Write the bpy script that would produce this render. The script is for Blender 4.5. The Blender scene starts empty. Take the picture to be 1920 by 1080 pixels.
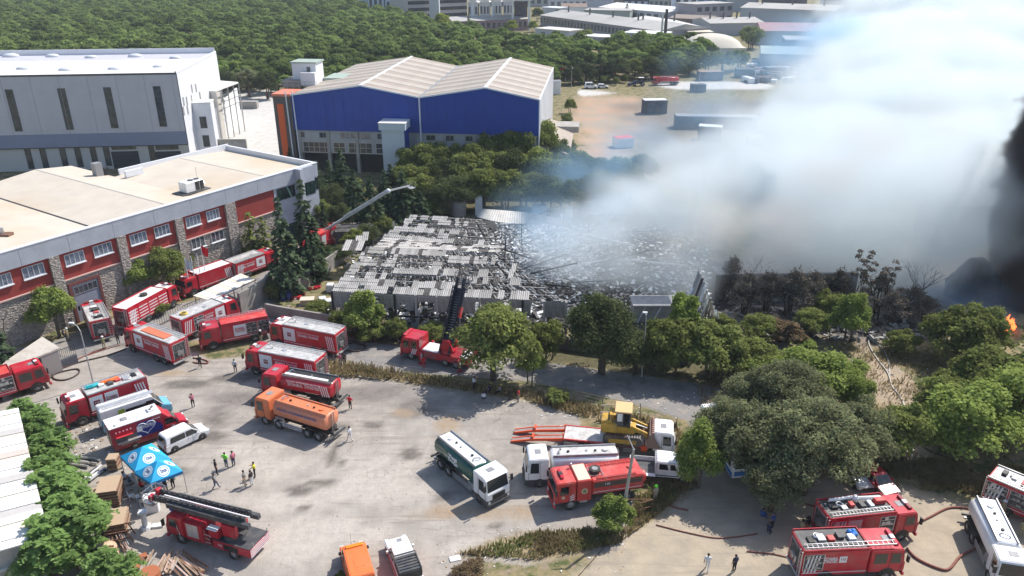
import bpy,bmesh,math,random
import numpy as np
from mathutils import Vector,Matrix

random.seed(7)
rnd = random.random
uni = random.uniform
S = bpy.context.scene
C = S.collection

# ------------------------------------------------------------------ camera
FPX,HOR,CAMH = 1450.0,-95.0,45.0          # focal length in px of the 1920 px wide photo, horizon row, height in m
TP = (540 - HOR)/FPX
PITCH = math.atan(TP)
cp,sp = math.cos(PITCH),math.sin(PITCH)
cam = bpy.data.cameras.new('camera')
cam.sensor_width = 36.0
cam.lens = 36.0*FPX/1920.0
cam.clip_start = 0.5
cam.clip_end = 6000
camo = bpy.data.objects.new('camera',cam)
camo.location = (0,0,CAMH)
camo.rotation_euler = (math.radians(90) - PITCH,0,0)
C.objects.link(camo)
S.camera = camo

# ------------------------------------------------------------------ light
SUN_EL,SUN_AZ = 50.0,math.atan2(0.78,0.63)      # azimuth measured from +Y towards +X
wd = bpy.data.worlds.new('World'); S.world = wd; wd.use_nodes = True
wn = wd.node_tree.nodes; wl = wd.node_tree.links
bg = wn['Background']
sky = wn.new('ShaderNodeTexSky'); sky.sky_type = 'NISHITA'; sky.sun_disc = False
sky.sun_elevation = math.radians(SUN_EL); sky.sun_rotation = SUN_AZ
sky.air_density = 1.0; sky.dust_density = 1.2; sky.ozone_density = 1.0
wl.new(sky.outputs[0],bg.inputs[0]); bg.inputs[1].default_value = 0.14
sun = bpy.data.lights.new('sun','SUN'); sun.energy = 4.6; sun.angle = math.radians(0.5); sun.color = (1.0,0.95,0.88)
suno = bpy.data.objects.new('sun',sun); C.objects.link(suno)
ce = math.cos(math.radians(SUN_EL))
sdir = Vector((math.sin(SUN_AZ)*ce,math.cos(SUN_AZ)*ce,math.sin(math.radians(SUN_EL))))
suno.rotation_euler = (-sdir).to_track_quat('-Z','Y').to_euler()
suno.location = (60,60,120)
S.view_settings.view_transform = 'Standard'
S.view_settings.look = 'None'
S.view_settings.gamma = 1.0
S.view_settings.exposure = 0.36
S.view_settings.use_curve_mapping = False
cy = S.cycles
cy.use_denoising = True
cy.max_bounces = 12; cy.diffuse_bounces = 2; cy.glossy_bounces = 2; cy.transmission_bounces = 3
cy.transparent_max_bounces = 8; cy.volume_bounces = 10
cy.volume_step_rate = 1.0; cy.volume_max_steps = 256
cy.use_adaptive_sampling = True; cy.adaptive_threshold = 0.02
cy.caustics_reflective = False; cy.caustics_refractive = False
cy.sample_clamp_indirect = 6.0

# ------------------------------------------------------------------ survey: point of the ground (or of a level) seen at a photo position
def at(u,v,z=0.0):
    t = (v - 540)/FPX
    d = (CAMH - z)/(sp + t*cp)
    return Vector(((u - 960)/FPX*d,d*(cp - t*sp),z))

def zat(v,Y):                                   # height of a point standing at distance Y seen at row v
    t = (v - 540)/FPX
    return CAMH - Y*(sp + t*cp)/(cp - t*sp)

def atY(u,v,Y):
    z = zat(v,Y); t = (v - 540)/FPX
    return Vector(((u - 960)/FPX*(Y*cp - (z - CAMH)*sp),Y,z))

# ------------------------------------------------------------------ materials
MATS = {}
def nod(nt,t,**k):
    n = nt.nodes.new(t)
    for a,b in k.items(): setattr(n,a,b)
    return n

def mat(name,col=(.5,.5,.5),rough=.7,metal=0.,vary=.0,scale=3.,bump=0.,spec=.4,coat=0.,dirt=None,dscale=1.2,damt=.4,objvary=0.,emit=None,trans=0.):
    if name in MATS: return MATS[name]
    m = bpy.data.materials.new(name); m.use_nodes = True; nt = m.node_tree; L = nt.links
    b = nt.nodes['Principled BSDF']
    b.inputs['Roughness'].default_value = rough; b.inputs['Metallic'].default_value = metal
    b.inputs['Specular IOR Level'].default_value = spec
    if coat: b.inputs['Coat Weight'].default_value = coat; b.inputs['Coat Roughness'].default_value = .12
    if trans: b.inputs['Transmission Weight'].default_value = trans
    rgb = nod(nt,'ShaderNodeRGB'); rgb.outputs[0].default_value = (*col,1); out = rgb.outputs[0]
    tc = nod(nt,'ShaderNodeTexCoord')
    if vary or bump:
        nz = nod(nt,'ShaderNodeTexNoise'); nz.inputs['Scale'].default_value = scale; nz.inputs['Detail'].default_value = 5
        L.new(tc.outputs['Object'],nz.inputs['Vector'])
    if vary:
        mr = nod(nt,'ShaderNodeMapRange'); mr.inputs['From Min'].default_value = .3; mr.inputs['From Max'].default_value = .7
        mr.inputs['To Min'].default_value = 1 - vary; mr.inputs['To Max'].default_value = 1 + vary
        L.new(nz.outputs['Fac'],mr.inputs['Value'])
        vm = nod(nt,'ShaderNodeVectorMath',operation='SCALE'); L.new(out,vm.inputs[0]); L.new(mr.outputs[0],vm.inputs['Scale']); out = vm.outputs[0]
    if objvary:
        oi = nod(nt,'ShaderNodeObjectInfo'); mr = nod(nt,'ShaderNodeMapRange')
        mr.inputs['To Min'].default_value = 1 - objvary; mr.inputs['To Max'].default_value = 1 + objvary
        L.new(oi.outputs['Random'],mr.inputs['Value'])
        vm = nod(nt,'ShaderNodeVectorMath',operation='SCALE'); L.new(out,vm.inputs[0]); L.new(mr.outputs[0],vm.inputs['Scale']); out = vm.outputs[0]
    if dirt:
        n2 = nod(nt,'ShaderNodeTexNoise'); n2.inputs['Scale'].default_value = dscale; n2.inputs['Detail'].default_value = 7; n2.inputs['Roughness'].default_value = .65
        L.new(tc.outputs['Object'],n2.inputs['Vector'])
        mr = nod(nt,'ShaderNodeMapRange'); mr.inputs['From Min'].default_value = .45; mr.inputs['From Max'].default_value = .68; mr.inputs['To Max'].default_value = damt
        L.new(n2.outputs['Fac'],mr.inputs['Value'])
        mx = nod(nt,'ShaderNodeMix',data_type='RGBA'); mx.inputs['B'].default_value = (*dirt,1)
        L.new(mr.outputs[0],mx.inputs['Factor']); L.new(out,mx.inputs['A']); out = mx.outputs['Result']
    L.new(out,b.inputs['Base Color'])
    if bump:
        bp = nod(nt,'ShaderNodeBump'); bp.inputs['Strength'].default_value = bump; bp.inputs['Distance'].default_value = .05
        L.new(nz.outputs['Fac'],bp.inputs['Height']); L.new(bp.outputs[0],b.inputs['Normal'])
    if emit:
        b.inputs['Emission Color'].default_value = (*emit[0],1); b.inputs['Emission Strength'].default_value = emit[1]
    MATS[name] = m
    return m

DUST = (.30,.26,.21)
RED = mat('red_paint',(.47,.010,.028),.35,vary=.08,scale=1.5,coat=.25,dirt=DUST,damt=.22,dscale=.9)
DRED = mat('dark_red_paint',(.24,.008,.018),.45,vary=.08,scale=1.5,coat=.15,dirt=DUST,damt=.2)
LRED = mat('faded_red_paint',(.56,.05,.045),.5,vary=.08,dirt=(.45,.3,.26),damt=.35)
ORG = mat('orange_paint',(.72,.19,.07),.45,vary=.07,coat=.1,dirt=DUST,damt=.3)
ORGV = mat('bright_orange_paint',(.85,.18,.045),.4,vary=.05,coat=.2,dirt=DUST,damt=.15)
WHT = mat('white_paint',(.78,.78,.78),.35,vary=.04,coat=.2,dirt=DUST,damt=.16)
WHTR = mat('white_reflective',(.72,.72,.74),.4)
ALU = mat('aluminium',(.62,.62,.62),.38,metal=.55,vary=.1,scale=2,dirt=(.3,.28,.26),damt=.45)
ALUR = mat('aluminium_tread_roof',(.58,.57,.55),.5,metal=.2,vary=.1,scale=2,dirt=(.25,.22,.2),damt=.6,dscale=1.6)
GREY = mat('grey_paint',(.25,.25,.26),.5,vary=.1)
DGREY = mat('dark_grey_paint',(.06,.062,.068),.5,vary=.1,dirt=DUST,damt=.3)
BLK = mat('black_plastic',(.02,.02,.022),.5,vary=.2,dirt=DUST,damt=.12)
TYRE = mat('tyre_rubber',(.028,.027,.026),.85,vary=.2,dirt=(.2,.17,.14),damt=.5,dscale=3)
RIM = mat('wheel_rim',(.35,.34,.34),.45,metal=.3,dirt=(.1,.09,.08),damt=.6,dscale=4)
GLS = mat('dark_glass',(.015,.02,.022),.08,spec=.8)
INT = mat('locker_interior',(.045,.042,.04),.7,vary=.4,scale=5,dirt=(.3,.3,.3),damt=.6,dscale=4)
SILV = mat('steel',(.45,.45,.46),.35,metal=.7,dirt=(.15,.12,.1),damt=.4)
AMB = mat('amber_lens',(.8,.25,.02),.3)
BLUL = mat('blue_lens',(.02,.06,.5),.25)
HLT = mat('lamp_glass',(.75,.75,.72),.15,spec=.8)
YEL = mat('loader_yellow',(.55,.33,.045),.5,vary=.1,dirt=(.22,.17,.1),damt=.5)
RUST = mat('rusty_steel',(.16,.075,.045),.85,vary=.3,scale=4,dirt=(.3,.2,.14),damt=.5)
WOOD = mat('weathered_timber',(.36,.25,.17),.85,vary=.2,scale=6,dirt=(.14,.1,.07),damt=.4)
CONC = mat('concrete',(.36,.34,.31),.9,vary=.12,scale=1.2,bump=.2,dirt=(.17,.16,.14),damt=.5,dscale=.6)

# ------------------------------------------------------------------ mesh building
class MB:
    def __init__(s): s.v = []; s.f = []; s.m = []; s.cur = 0
    def add(s,vs,fs,M=None):
        o = len(s.v)
        if M is not None: vs = [M @ Vector(p) for p in vs]
        s.v += [tuple(p) for p in vs]
        s.f += [tuple(i + o for i in f) for f in fs]; s.m += [s.cur]*len(fs)
        return s
    def box(s,x0,x1,y0,y1,z0,z1,M=None,tx=0,ty=0):       # tx, ty: taper of the top
        vs = [(x0,y0,z0),(x1,y0,z0),(x1,y1,z0),(x0,y1,z0),(x0 + tx,y0 + ty,z1),(x1 - tx,y0 + ty,z1),(x1 - tx,y1 - ty,z1),(x0 + tx,y1 - ty,z1)]
        return s.add(vs,[(3,2,1,0),(4,5,6,7),(0,1,5,4),(1,2,6,5),(2,3,7,6),(3,0,4,7)],M)
    def rbox(s,x0,x1,y0,y1,z0,z1,r=.05,M=None):           # box with bevelled vertical and top edges
        def ring(i,z):
            a,b,c,d = x0 + i,x1 - i,y0 + i,y1 - i; k = max(r - i*.6,.005)
            return [(a + k,c,z),(b - k,c,z),(b,c + k,z),(b,d - k,z),(b - k,d,z),(a + k,d,z),(a,d - k,z),(a,c + k,z)]
        vs = ring(0,z0) + ring(0,z1 - r) + ring(r*.35,z1 - r*.35) + ring(r,z1)
        fs = [tuple(range(7,-1,-1)),tuple(range(24,32))]
        for k in range(3):
            for i in range(8):
                j = (i + 1) % 8; fs.append((k*8 + i,k*8 + j,k*8 + 8 + j,k*8 + 8 + i))
        return s.add(vs,fs,M)
    def prism(s,pts,a0,a1,axis='y',M=None):                  # polygon (ccw list of 2-tuples) extruded
        n = len(pts)
        if axis == 'y': f = lambda p,a: (p[0],a,p[1])
        elif axis == 'x': f = lambda p,a: (a,p[0],p[1])
        else: f = lambda p,a: (p[0],p[1],a)
        vs = [f(p,a0) for p in pts] + [f(p,a1) for p in pts]
        fs = [tuple(range(n)),tuple(range(2*n - 1,n - 1,-1))] + [(i,i + n,(i + 1) % n + n,(i + 1) % n) for i in range(n)]
        return s.add(vs,fs,M)
    def cyl(s,p0,p1,r0,r1=None,n=8,caps=True,M=None):
        p0 = Vector(p0); p1 = Vector(p1); r1 = r0 if r1 is None else r1
        d = (p1 - p0)
        if d.length < 1e-6: return s
        d.normalize(); a = d.orthogonal().normalized(); b = d.cross(a)
        vs = []
        for p,r in ((p0,r0),(p1,r1)):
            for i in range(n):
                t = 2*math.pi*i/n; vs.append(p + a*math.cos(t)*r + b*math.sin(t)*r)
        fs = [(i,(i + 1) % n,n + (i + 1) % n,n + i) for i in range(n)]
        if caps: fs += [tuple(range(n - 1,-1,-1)),tuple(range(n,2*n))]
        return s.add(vs,fs,M)
    def path(s,pts,r,n=6,M=None):
        pts = [Vector(p) for p in pts]; vs = []; fs = []
        for k,p in enumerate(pts):
            d = (pts[min(k + 1,len(pts) - 1)] - pts[max(k - 1,0)])
            if d.length < 1e-6: d = Vector((1,0,0))
            d.normalize(); up = Vector((0,0,1)) if abs(d.z) < .9 else Vector((1,0,0))
            a = d.cross(up).normalized(); b = a.cross(d)
            rr = r[k] if isinstance(r,(list,tuple)) else r
            for i in range(n):
                t = 2*math.pi*i/n; vs.append(p + a*math.cos(t)*rr + b*math.sin(t)*rr)
        for k in range(len(pts) - 1):
            for i in range(n):
                j = (i + 1) % n; fs.append((k*n + i,k*n + j,k*n + n + j,k*n + n + i))
        fs += [tuple(range(n - 1,-1,-1)),tuple(range((len(pts) - 1)*n,len(pts)*n))]
        return s.add(vs,fs,M)
    def bar(s,p0,p1,w,h,M=None):                             # rectangular bar between two points
        p0 = Vector(p0); p1 = Vector(p1); d = (p1 - p0).normalized(); up = Vector((0,0,1)) if abs(d.z) < .95 else Vector((1,0,0))
        a = d.cross(up).normalized()*w/2; b = a.cross(d).normalized()*h/2
        vs = [p + x*a + y*b for p in (p0,p1) for x,y in ((-1,-1),(1,-1),(1,1),(-1,1))]
        return s.add(vs,[(3,2,1,0),(4,5,6,7),(0,1,5,4),(1,2,6,5),(2,3,7,6),(3,0,4,7)],M)
    def ball(s,c,r,n=8,k=5,sq=(1,1,1),M=None):
        vs = []; fs = []
        for j in range(k + 1):
            ph = math.pi*j/k
            for i in range(n):
                t = 2*math.pi*i/n
                vs.append((c[0] + r*sq[0]*math.sin(ph)*math.cos(t),c[1] + r*sq[1]*math.sin(ph)*math.sin(t),c[2] + r*sq[2]*math.cos(ph)))
        for j in range(k):
            for i in range(n):
                q = (i + 1) % n; fs.append((j*n + i,j*n + n + i,j*n + n + q,j*n + q))
        return s.add(vs,fs,M)
    def quad(s,a,b,c,d): return s.add([a,b,c,d],[(0,1,2,3)])
    def mesh(s,name,mats,smooth=False):
        me = bpy.data.meshes.new(name)
        me.from_pydata(s.v,[],s.f)
        for m in (mats if isinstance(mats,(list,tuple)) else [mats]): me.materials.append(m)
        if s.cur or any(s.m): me.polygons.foreach_set('material_index',s.m)
        if smooth: me.polygons.foreach_set('use_smooth',[True]*len(me.polygons))
        me.update()
        return me
    def build(s,name,mats,parent=None,smooth=False,loc=None,rot=None):
        return link(s.mesh(name,mats,smooth),name,parent,loc,rot)

def link(me,name,parent=None,loc=None,rot=None):
    o = bpy.data.objects.new(name,me); C.objects.link(o)
    if parent is not None: o.parent = parent
    if loc is not None: o.location = loc
    if rot is not None: o.rotation_euler = rot if hasattr(rot,'__len__') else (0,0,rot)
    return o

def tag(o,label=None,cat=None,group=None,kind=None):
    if label: o['label'] = label
    if cat: o['category'] = cat
    if group: o['group'] = group
    if kind: o['kind'] = kind
    return o

def thing(name,label,cat,loc=(0,0,0),rz=0.,group=None):
    o = bpy.data.objects.new(name,None); C.objects.link(o); o.empty_display_size = .5
    o.location = loc; o.rotation_euler = (0,0,rz)
    return tag(o,label,cat,group)

KIDS = {}
def copy_thing(root,loc,rz=0.,scale=None,label=None,group=None):
    c = root.copy(); C.objects.link(c); c.location = loc; c.rotation_euler = (0,0,rz)
    if scale is not None: c.scale = scale if hasattr(scale,'__len__') else (scale,)*3
    if label: c['label'] = label
    if group: c['group'] = group
    for ch in root.children:
        d = ch.copy(); C.objects.link(d); d.parent = c
        for g in ch.children:
            e = g.copy(); C.objects.link(e); e.parent = d
    return c

TXT = {}
def text_mesh(body,size,mtl,bold=.0,italic=.0):
    k = (body,size,mtl.name,bold)
    if k in TXT: return TXT[k]
    cu = bpy.data.curves.new('lettering','FONT'); cu.body = body; cu.size = size; cu.align_x = 'CENTER'; cu.align_y = 'CENTER'
    cu.offset = bold*size; cu.extrude = .004; cu.resolution_u = 2; cu.shear = italic; cu.space_line = .8
    o = bpy.data.objects.new('tmp',cu); C.objects.link(o)
    dg = bpy.context.evaluated_depsgraph_get()
    me = bpy.data.meshes.new_from_object(o.evaluated_get(dg)); me.materials.clear(); me.materials.append(mtl)
    bpy.data.objects.remove(o); TXT[k] = me
    return me

def lettering(body,size,mtl,parent,loc,side=1,bold=.02,rot=None,width=None):
    """text standing on a vehicle side: side=+1 left flank (faces +Y), -1 right flank (faces -Y)"""
    o = link(text_mesh(body,size,mtl,bold),'lettering',parent,loc)
    if rot is not None: o.rotation_euler = rot
    else: o.rotation_euler = (math.pi/2,0,0 if side < 0 else math.pi)
    if width:
        w = o.dimensions.x or 1
        xs = [v.co.x for v in o.data.vertices]; w = max(xs) - min(xs); o.scale = (width/w,1,1)
    return o
# ------------------------------------------------------------------ ground
def world_poly(px): return np.array([tuple(at(u,v))[:2] for u,v in px])
def sdist(X,Y,poly):
    """signed distance to polygon, positive inside (numpy grids)"""
    d = np.full(X.shape,1e18); inside = np.zeros(X.shape,bool); n = len(poly)
    for i in range(n):
        ax,ay = poly[i]; bx,by = poly[(i + 1) % n]; ex,ey = bx - ax,by - ay
        t = np.clip(((X - ax)*ex + (Y - ay)*ey)/(ex*ex + ey*ey + 1e-9),0,1)
        d = np.minimum(d,(X - ax - t*ex) ** 2 + (Y - ay - t*ey) ** 2)
        c = ((ay > Y) != (by > Y)) & (X < (bx - ax)*(Y - ay)/(by - ay + 1e-12) + ax)
        inside ^= c
    return np.where(inside,1,-1)*np.sqrt(d)

LOT = [(-300,1400),(-60,760),(60,740),(110,690),(230,640),(330,640),(390,672),(455,668),(520,660),(640,690),(700,705),(800,718),(900,735),(985,745),(1080,765),(1090,800),(1150,830),(1255,850),(1275,880),(1160,900),(1220,960),(1180,1000),(1160,1030),(1000,1060),(900,1050),(860,1100),(800,1500)]
ROAD = [(-200,720),(60,700),(200,655),(330,640),(470,640),(560,672),(700,695),(860,705),(1000,718),(1100,735),(1200,760),(1290,790),(1330,850),(1400,860),(1450,800),(1380,735),(1300,718),(1180,700),(1020,680),(800,655),(700,640),(640,632),(640,600),(500,575),(560,535),(640,470),(770,420),(700,400),(560,460),(480,520),(380,560),(200,600),(100,640),(-200,690)]
ROAD2 = [(380,335),(375,200),(400,172),(520,172),(545,345)]
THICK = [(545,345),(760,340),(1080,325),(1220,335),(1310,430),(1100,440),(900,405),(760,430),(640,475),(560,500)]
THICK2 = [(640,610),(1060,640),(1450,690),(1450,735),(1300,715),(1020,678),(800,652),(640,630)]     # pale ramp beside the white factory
YARD = [(1345,840),(1240,960),(1130,1030),(1000,1120),(900,1500),(2600,1500),(2300,1050),(1940,945),(1800,938),(1700,915),(1560,860),(1420,800),(1380,820)]
FARROAD = [(1075,168),(1100,163),(1250,160),(1450,148),(1460,160),(1250,172),(1085,176)]
SCRUB = [(1240,760),(1330,850),(1560,870),(1780,925),(1930,935),(2400,1000),(2600,600),(1700,560),(1450,600),(1300,700)]
PATH = [(1600,600),(1650,610),(1640,660),(1700,700),(1720,740),(1730,820),(1760,880),(1700,890),(1680,840),(1660,760),(1600,720),(1640,690),(1600,650)]
EARTH = [(1085,175),(1200,185),(1240,230),(1180,280),(1200,330),(1080,330),(1090,260),(1070,215)]
VERGE = [(480,672),(560,680),(640,680),(700,690),(800,708),(900,725),(1000,735),(1120,765),(1260,800),(1330,850),(1290,870),(1150,800),(1050,770),(960,745),(800,722),(690,712),(560,700)]
VERGE2 = [(860,1040),(1000,1050),(1160,1020),(1240,960),(1310,905),(1270,890),(1190,935),(1180,990),(1000,1000),(900,1030)]
BURNT = [(1150,190),(1500,185),(1700,300),(1500,420),(1200,330)]
BURNT2 = [(1330,480),(1900,480),(1900,600),(1640,640),(1500,650),(1350,640)]

def axis(lo,hi,fine_lo,fine_hi,step,grow=1.16):
    a = list(np.arange(fine_lo,fine_hi + 1e-6,step)); s = step; x = fine_lo
    while x > lo: s *= grow; x -= s; a.insert(0,max(x,lo))
    s = step; x = fine_hi
    while x < hi: s *= grow; x += s; a.append(min(x,hi))
    return np.array(a)
gx = axis(-2500,2500,-75,90,.6); gy = axis(-120,5000,36,175,.6)
GX,GY = np.meshgrid(gx,gy)
rs = np.random.RandomState(5)
def wob(X,Y,sc,seed):
    r = np.random.RandomState(seed); o = np.zeros(X.shape)
    for k in range(6):
        a = r.uniform(0,6.28); f = sc*1.7 ** k; o += np.sin((X*math.cos(a) + Y*math.sin(a))*f + r.uniform(0,6.28))*.6 ** k
    return o/2.2
rough_z = wob(GX,GY,.35,3)*.05
def soft(poly,w,wobble=.0,seed=1):
    d = sdist(GX,GY,world_poly(poly)); d = d + wob(GX,GY,.5,seed)*wobble
    return np.clip(d/w*.5 + .5,0,1)
m_lot = soft(LOT,.8,.35,11); m_road = soft(ROAD,.6,.15,12); m_ramp = soft(ROAD2,.6,.05,13); m_yard = soft(YARD,1.2,.6,21); m_far = soft(FARROAD,1.5,.3,14)
m_path = soft(PATH,1.2,.8,15); m_earth = soft(EARTH,4,3,16); m_verge = soft(VERGE,.8,.6,17); m_verge2 = soft(VERGE2,.8,.7,18)
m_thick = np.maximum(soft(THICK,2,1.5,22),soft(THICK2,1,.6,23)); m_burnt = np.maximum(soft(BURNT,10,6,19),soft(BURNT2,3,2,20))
hard = np.clip(np.maximum.reduce([m_lot,m_road,m_ramp,m_far,m_yard]) - np.maximum(m_verge,m_verge2),0,1)
Z = rough_z*(1 - hard*.9)
nv = GX.size; nx,ny = len(gx),len(gy)
co = np.stack([GX.ravel(),GY.ravel(),Z.ravel()],1)
idx = np.arange(nv).reshape(ny,nx)
q = np.stack([idx[:-1,:-1].ravel(),idx[:-1,1:].ravel(),idx[1:,1:].ravel(),idx[1:,:-1].ravel()],1)
gme = bpy.data.meshes.new('ground')
gme.vertices.add(nv); gme.vertices.foreach_set('co',co.ravel())
gme.loops.add(q.size); gme.loops.foreach_set('vertex_index',q.ravel())
gme.polygons.add(len(q)); gme.polygons.foreach_set('loop_start',np.arange(0,q.size,4)); gme.polygons.foreach_set('loop_total',np.full(len(q),4))
gme.polygons.foreach_set('use_smooth',np.ones(len(q),bool)); gme.update(calc_edges=True)
def attr(name,arr):
    a = gme.attributes.new(name,'FLOAT','POINT'); a.data.foreach_set('value',arr.ravel().astype(np.float32))
# patches: (u, v, radius m, kind) damp dark stains, mud, pale worn concrete
def blobs(lst,seed):
    o = np.zeros(GX.shape)
    w = wob(GX,GY,1.1,seed)*.55
    for u,v,rx,ry in lst:
        p = at(u,v); o = np.maximum(o,np.clip((1.15 - np.sqrt(((GX - p.x)/rx) ** 2 + ((GY - p.y)/ry) ** 2) + w)*1.6,0,1))
    return o
stain = blobs([(411,764,.9,.6),(560,918,1.3,.9),(625,850,.5,2.4),(640,805,1.2,.9),(405,790,2.2,1.6),(440,745,3.2,1.6),(500,750,2.4,1.2),(700,740,5,1.8),(780,760,3,2),(835,930,1.1,.9),(948,1010,.9,.7),(395,820,1.6,.9),
               (640,870,.6,.5),(930,985,.8,.4),(440,705,3,1.2),(350,720,2.4,1.3),(700,800,1.2,.8),(770,855,1.0,1.4),(570,955,.8,.4),(1155,1040,.9,.9),(600,905,1.5,.5),(310,880,2,1),(250,640,3,1.2)],31)
zone = blobs([(800,745,9,4),(650,735,6,3),(1010,800,7,5),(450,745,7,4),(1250,1000,8,3),(950,880,5,3)],35)
mud = blobs([(762,775,1.6,1.0),(900,960,5,1),(1010,1030,4,1.1),(330,700,3,.7),(845,800,1.4,2.2)],32)
palep = blobs([(870,825,1.0,1.6),(540,945,4,1.6),(700,900,7,3.2),(600,985,6,2.2),(470,840,3,1.6),(360,760,1.4,.6),(540,1030,5,2),(890,1030,3,1),(670,1000,3,1.5),(860,870,1.5,1.2),(500,880,4,2)],33)
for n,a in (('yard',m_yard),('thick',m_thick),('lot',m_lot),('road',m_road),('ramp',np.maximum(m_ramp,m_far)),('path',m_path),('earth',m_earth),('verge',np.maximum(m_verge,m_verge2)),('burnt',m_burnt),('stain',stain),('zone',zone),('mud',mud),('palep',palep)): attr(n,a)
gm = bpy.data.materials.new('ground_surface'); gm.use_nodes = True; nt = gm.node_tree; L = nt.links
b = nt.nodes['Principled BSDF']; b.inputs['Roughness'].default_value = .95; b.inputs['Specular IOR Level'].default_value = .25
geo = nod(nt,'ShaderNodeNewGeometry')
def A(name): n = nod(nt,'ShaderNodeAttribute'); n.attribute_name = name; return n.outputs['Fac']
def NZ(scale,detail=6,rough=.6,stretch=None,dist=0.):
    n = nod(nt,'ShaderNodeTexNoise'); n.inputs['Scale'].default_value = scale; n.inputs['Detail'].default_value = detail; n.inputs['Roughness'].default_value = rough; n.inputs['Distortion'].default_value = dist
    if stretch:
        mp = nod(nt,'ShaderNodeMapping'); mp.inputs['Rotation'].default_value = (0,0,stretch[0]); mp.inputs['Scale'].default_value = (stretch[1],stretch[2],1)
        L.new(geo.outputs['Position'],mp.inputs[0]); L.new(mp.outputs[0],n.inputs['Vector'])
    else: L.new(geo.outputs['Position'],n.inputs['Vector'])
    return n.outputs['Fac']
def MR(x,a,b_,c=0.,d=1.):
    n = nod(nt,'ShaderNodeMapRange'); n.inputs['From Min'].default_value = a; n.inputs['From Max'].default_value = b_; n.inputs['To Min'].default_value = c; n.inputs['To Max'].default_value = d
    L.new(x,n.inputs['Value']); return n.outputs[0]
def MA(op,x,y):
    n = nod(nt,'ShaderNodeMath',operation=op)
    for i,k in enumerate((x,y)):
        if isinstance(k,(int,float)): n.inputs[i].default_value = k
        else: L.new(k,n.inputs[i])
    return n.outputs[0]
def MX(f,a,b_):
    n = nod(nt,'ShaderNodeMix',data_type='RGBA')
    for k,x in (('Factor',f),('A',a),('B',b_)):
        if isinstance(x,tuple): n.inputs[k].default_value = (*x,1)
        elif isinstance(x,(int,float)): n.inputs[k].default_value = x
        else: L.new(x,n.inputs[k])
    return n.outputs['Result']
n_big = NZ(.09,5); n_mid = NZ(.55,7,.62); n_fine = NZ(5.,6,.7); n_cl = NZ(1.6,8,.65)
def edge(a,w=.35,n=None):                                   # mask with an eaten, noisy edge
    return MR(MA('ADD',a,MA('MULTIPLY',MA('SUBTRACT',n or n_cl,.5),1.1)),.5 - w/2,.5 + w/2)
dry = MX(MR(n_cl,.35,.65),(.30,.235,.13),(.17,.15,.075))
green = MX(MR(n_fine,.3,.7),(.05,.075,.022),(.12,.125,.05))
base = MX(MR(n_mid,.46,.6),dry,green)
base = MX(MR(NZ(.9,6),.55,.66),base,(.27,.21,.15))
base = MX(MR(n_fine,.62,.8,0,.6),base,(.07,.06,.04))
# far scrub is duller
dust = MX(MR(n_mid,.35,.65),(.40,.36,.315),(.31,.28,.25))
dust = MX(MR(NZ(.5,8,.7,(.5,1,.22)),.45,.62,0,.5),dust,(.26,.235,.205))
tracks = NZ(1.0,5,.5,(-.45,.12,1.6),.6)
dust = MX(MR(tracks,.56,.62,0,.5),dust,(.23,.20,.175))
tracks2 = NZ(.8,4,.5,(.9,.1,1.3),.9)
dust = MX(MR(tracks2,.6,.68,0,.3),dust,(.47,.41,.34))
dust = MX(MA('MULTIPLY',A('palep'),MR(n_cl,.3,.6,.2,.75)),dust,(.49,.445,.39))
dust = MX(MA('MULTIPLY',A('stain'),MR(n_cl,.3,.5,.6,1.)),dust,(.14,.125,.11))
dust = MX(MA('MULTIPLY',A('zone'),MR(n_mid,.35,.6,.15,.7)),dust,(.25,.225,.205))
dust = MX(MA('MULTIPLY',A('mud'),MR(n_cl,.3,.55,.3,.85)),dust,(.33,.24,.155))
dust = MX(MR(n_fine,.60,.78,0,.35),dust,(.20,.18,.15))
vor = nod(nt,'ShaderNodeTexVoronoi',feature='DISTANCE_TO_EDGE'); vor.inputs['Scale'].default_value = .16
vm = nod(nt,'ShaderNodeMapping'); nzv = nod(nt,'ShaderNodeTexNoise'); nzv.inputs['Scale'].default_value = .6; nzv.inputs['Detail'].default_value = 6
L.new(geo.outputs['Position'],nzv.inputs['Vector']); va = nod(nt,'ShaderNodeVectorMath',operation='MULTIPLY_ADD')
L.new(nzv.outputs['Color'],va.inputs[0]); va.inputs[1].default_value = (5,5,0); L.new(geo.outputs['Position'],va.inputs[2]); L.new(va.outputs[0],vor.inputs['Vector'])
crack = MR(vor.outputs['Distance'],.0,.012,1,0)
dust = MX(MA('MULTIPLY',crack,MR(n_big,.42,.6,0,.6)),dust,(.14,.12,.10))
asph = MX(MR(n_cl,.3,.7),(.27,.255,.24),(.21,.20,.19))
asph = MX(MR(n_mid,.5,.62,0,.7),asph,(.33,.29,.25))
asph = MX(MR(NZ(.35,6),.56,.62,0,.55),asph,(.13,.125,.12))
ramp = MX(MR(n_mid,.4,.6),(.55,.53,.50),(.47,.45,.42))
earth = MX(MR(n_big,.4,.6),(.42,.275,.185),(.34,.275,.205))
burnt = MX(MR(n_cl,.35,.6),(.10,.088,.08),(.23,.195,.165))
verge = MX(MR(n_cl,.35,.62),(.40,.31,.19),(.17,.14,.08))
col = MX(edge(A('path')),base,MX(MR(n_mid,.3,.7),(.40,.31,.22),(.31,.25,.18)))
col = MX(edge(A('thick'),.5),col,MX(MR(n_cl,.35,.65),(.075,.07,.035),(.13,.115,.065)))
col = MX(edge(A('earth'),.7),col,earth)
col = MX(MA('MULTIPLY',edge(A('burnt'),.6),.8),col,burnt)
col = MX(edge(A('road'),.25),col,asph)
yardc = MX(MR(n_mid,.35,.65),(.42,.35,.26),(.33,.28,.215))
yardc = MX(MR(tracks,.55,.66,0,.4),yardc,(.25,.215,.18))
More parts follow.
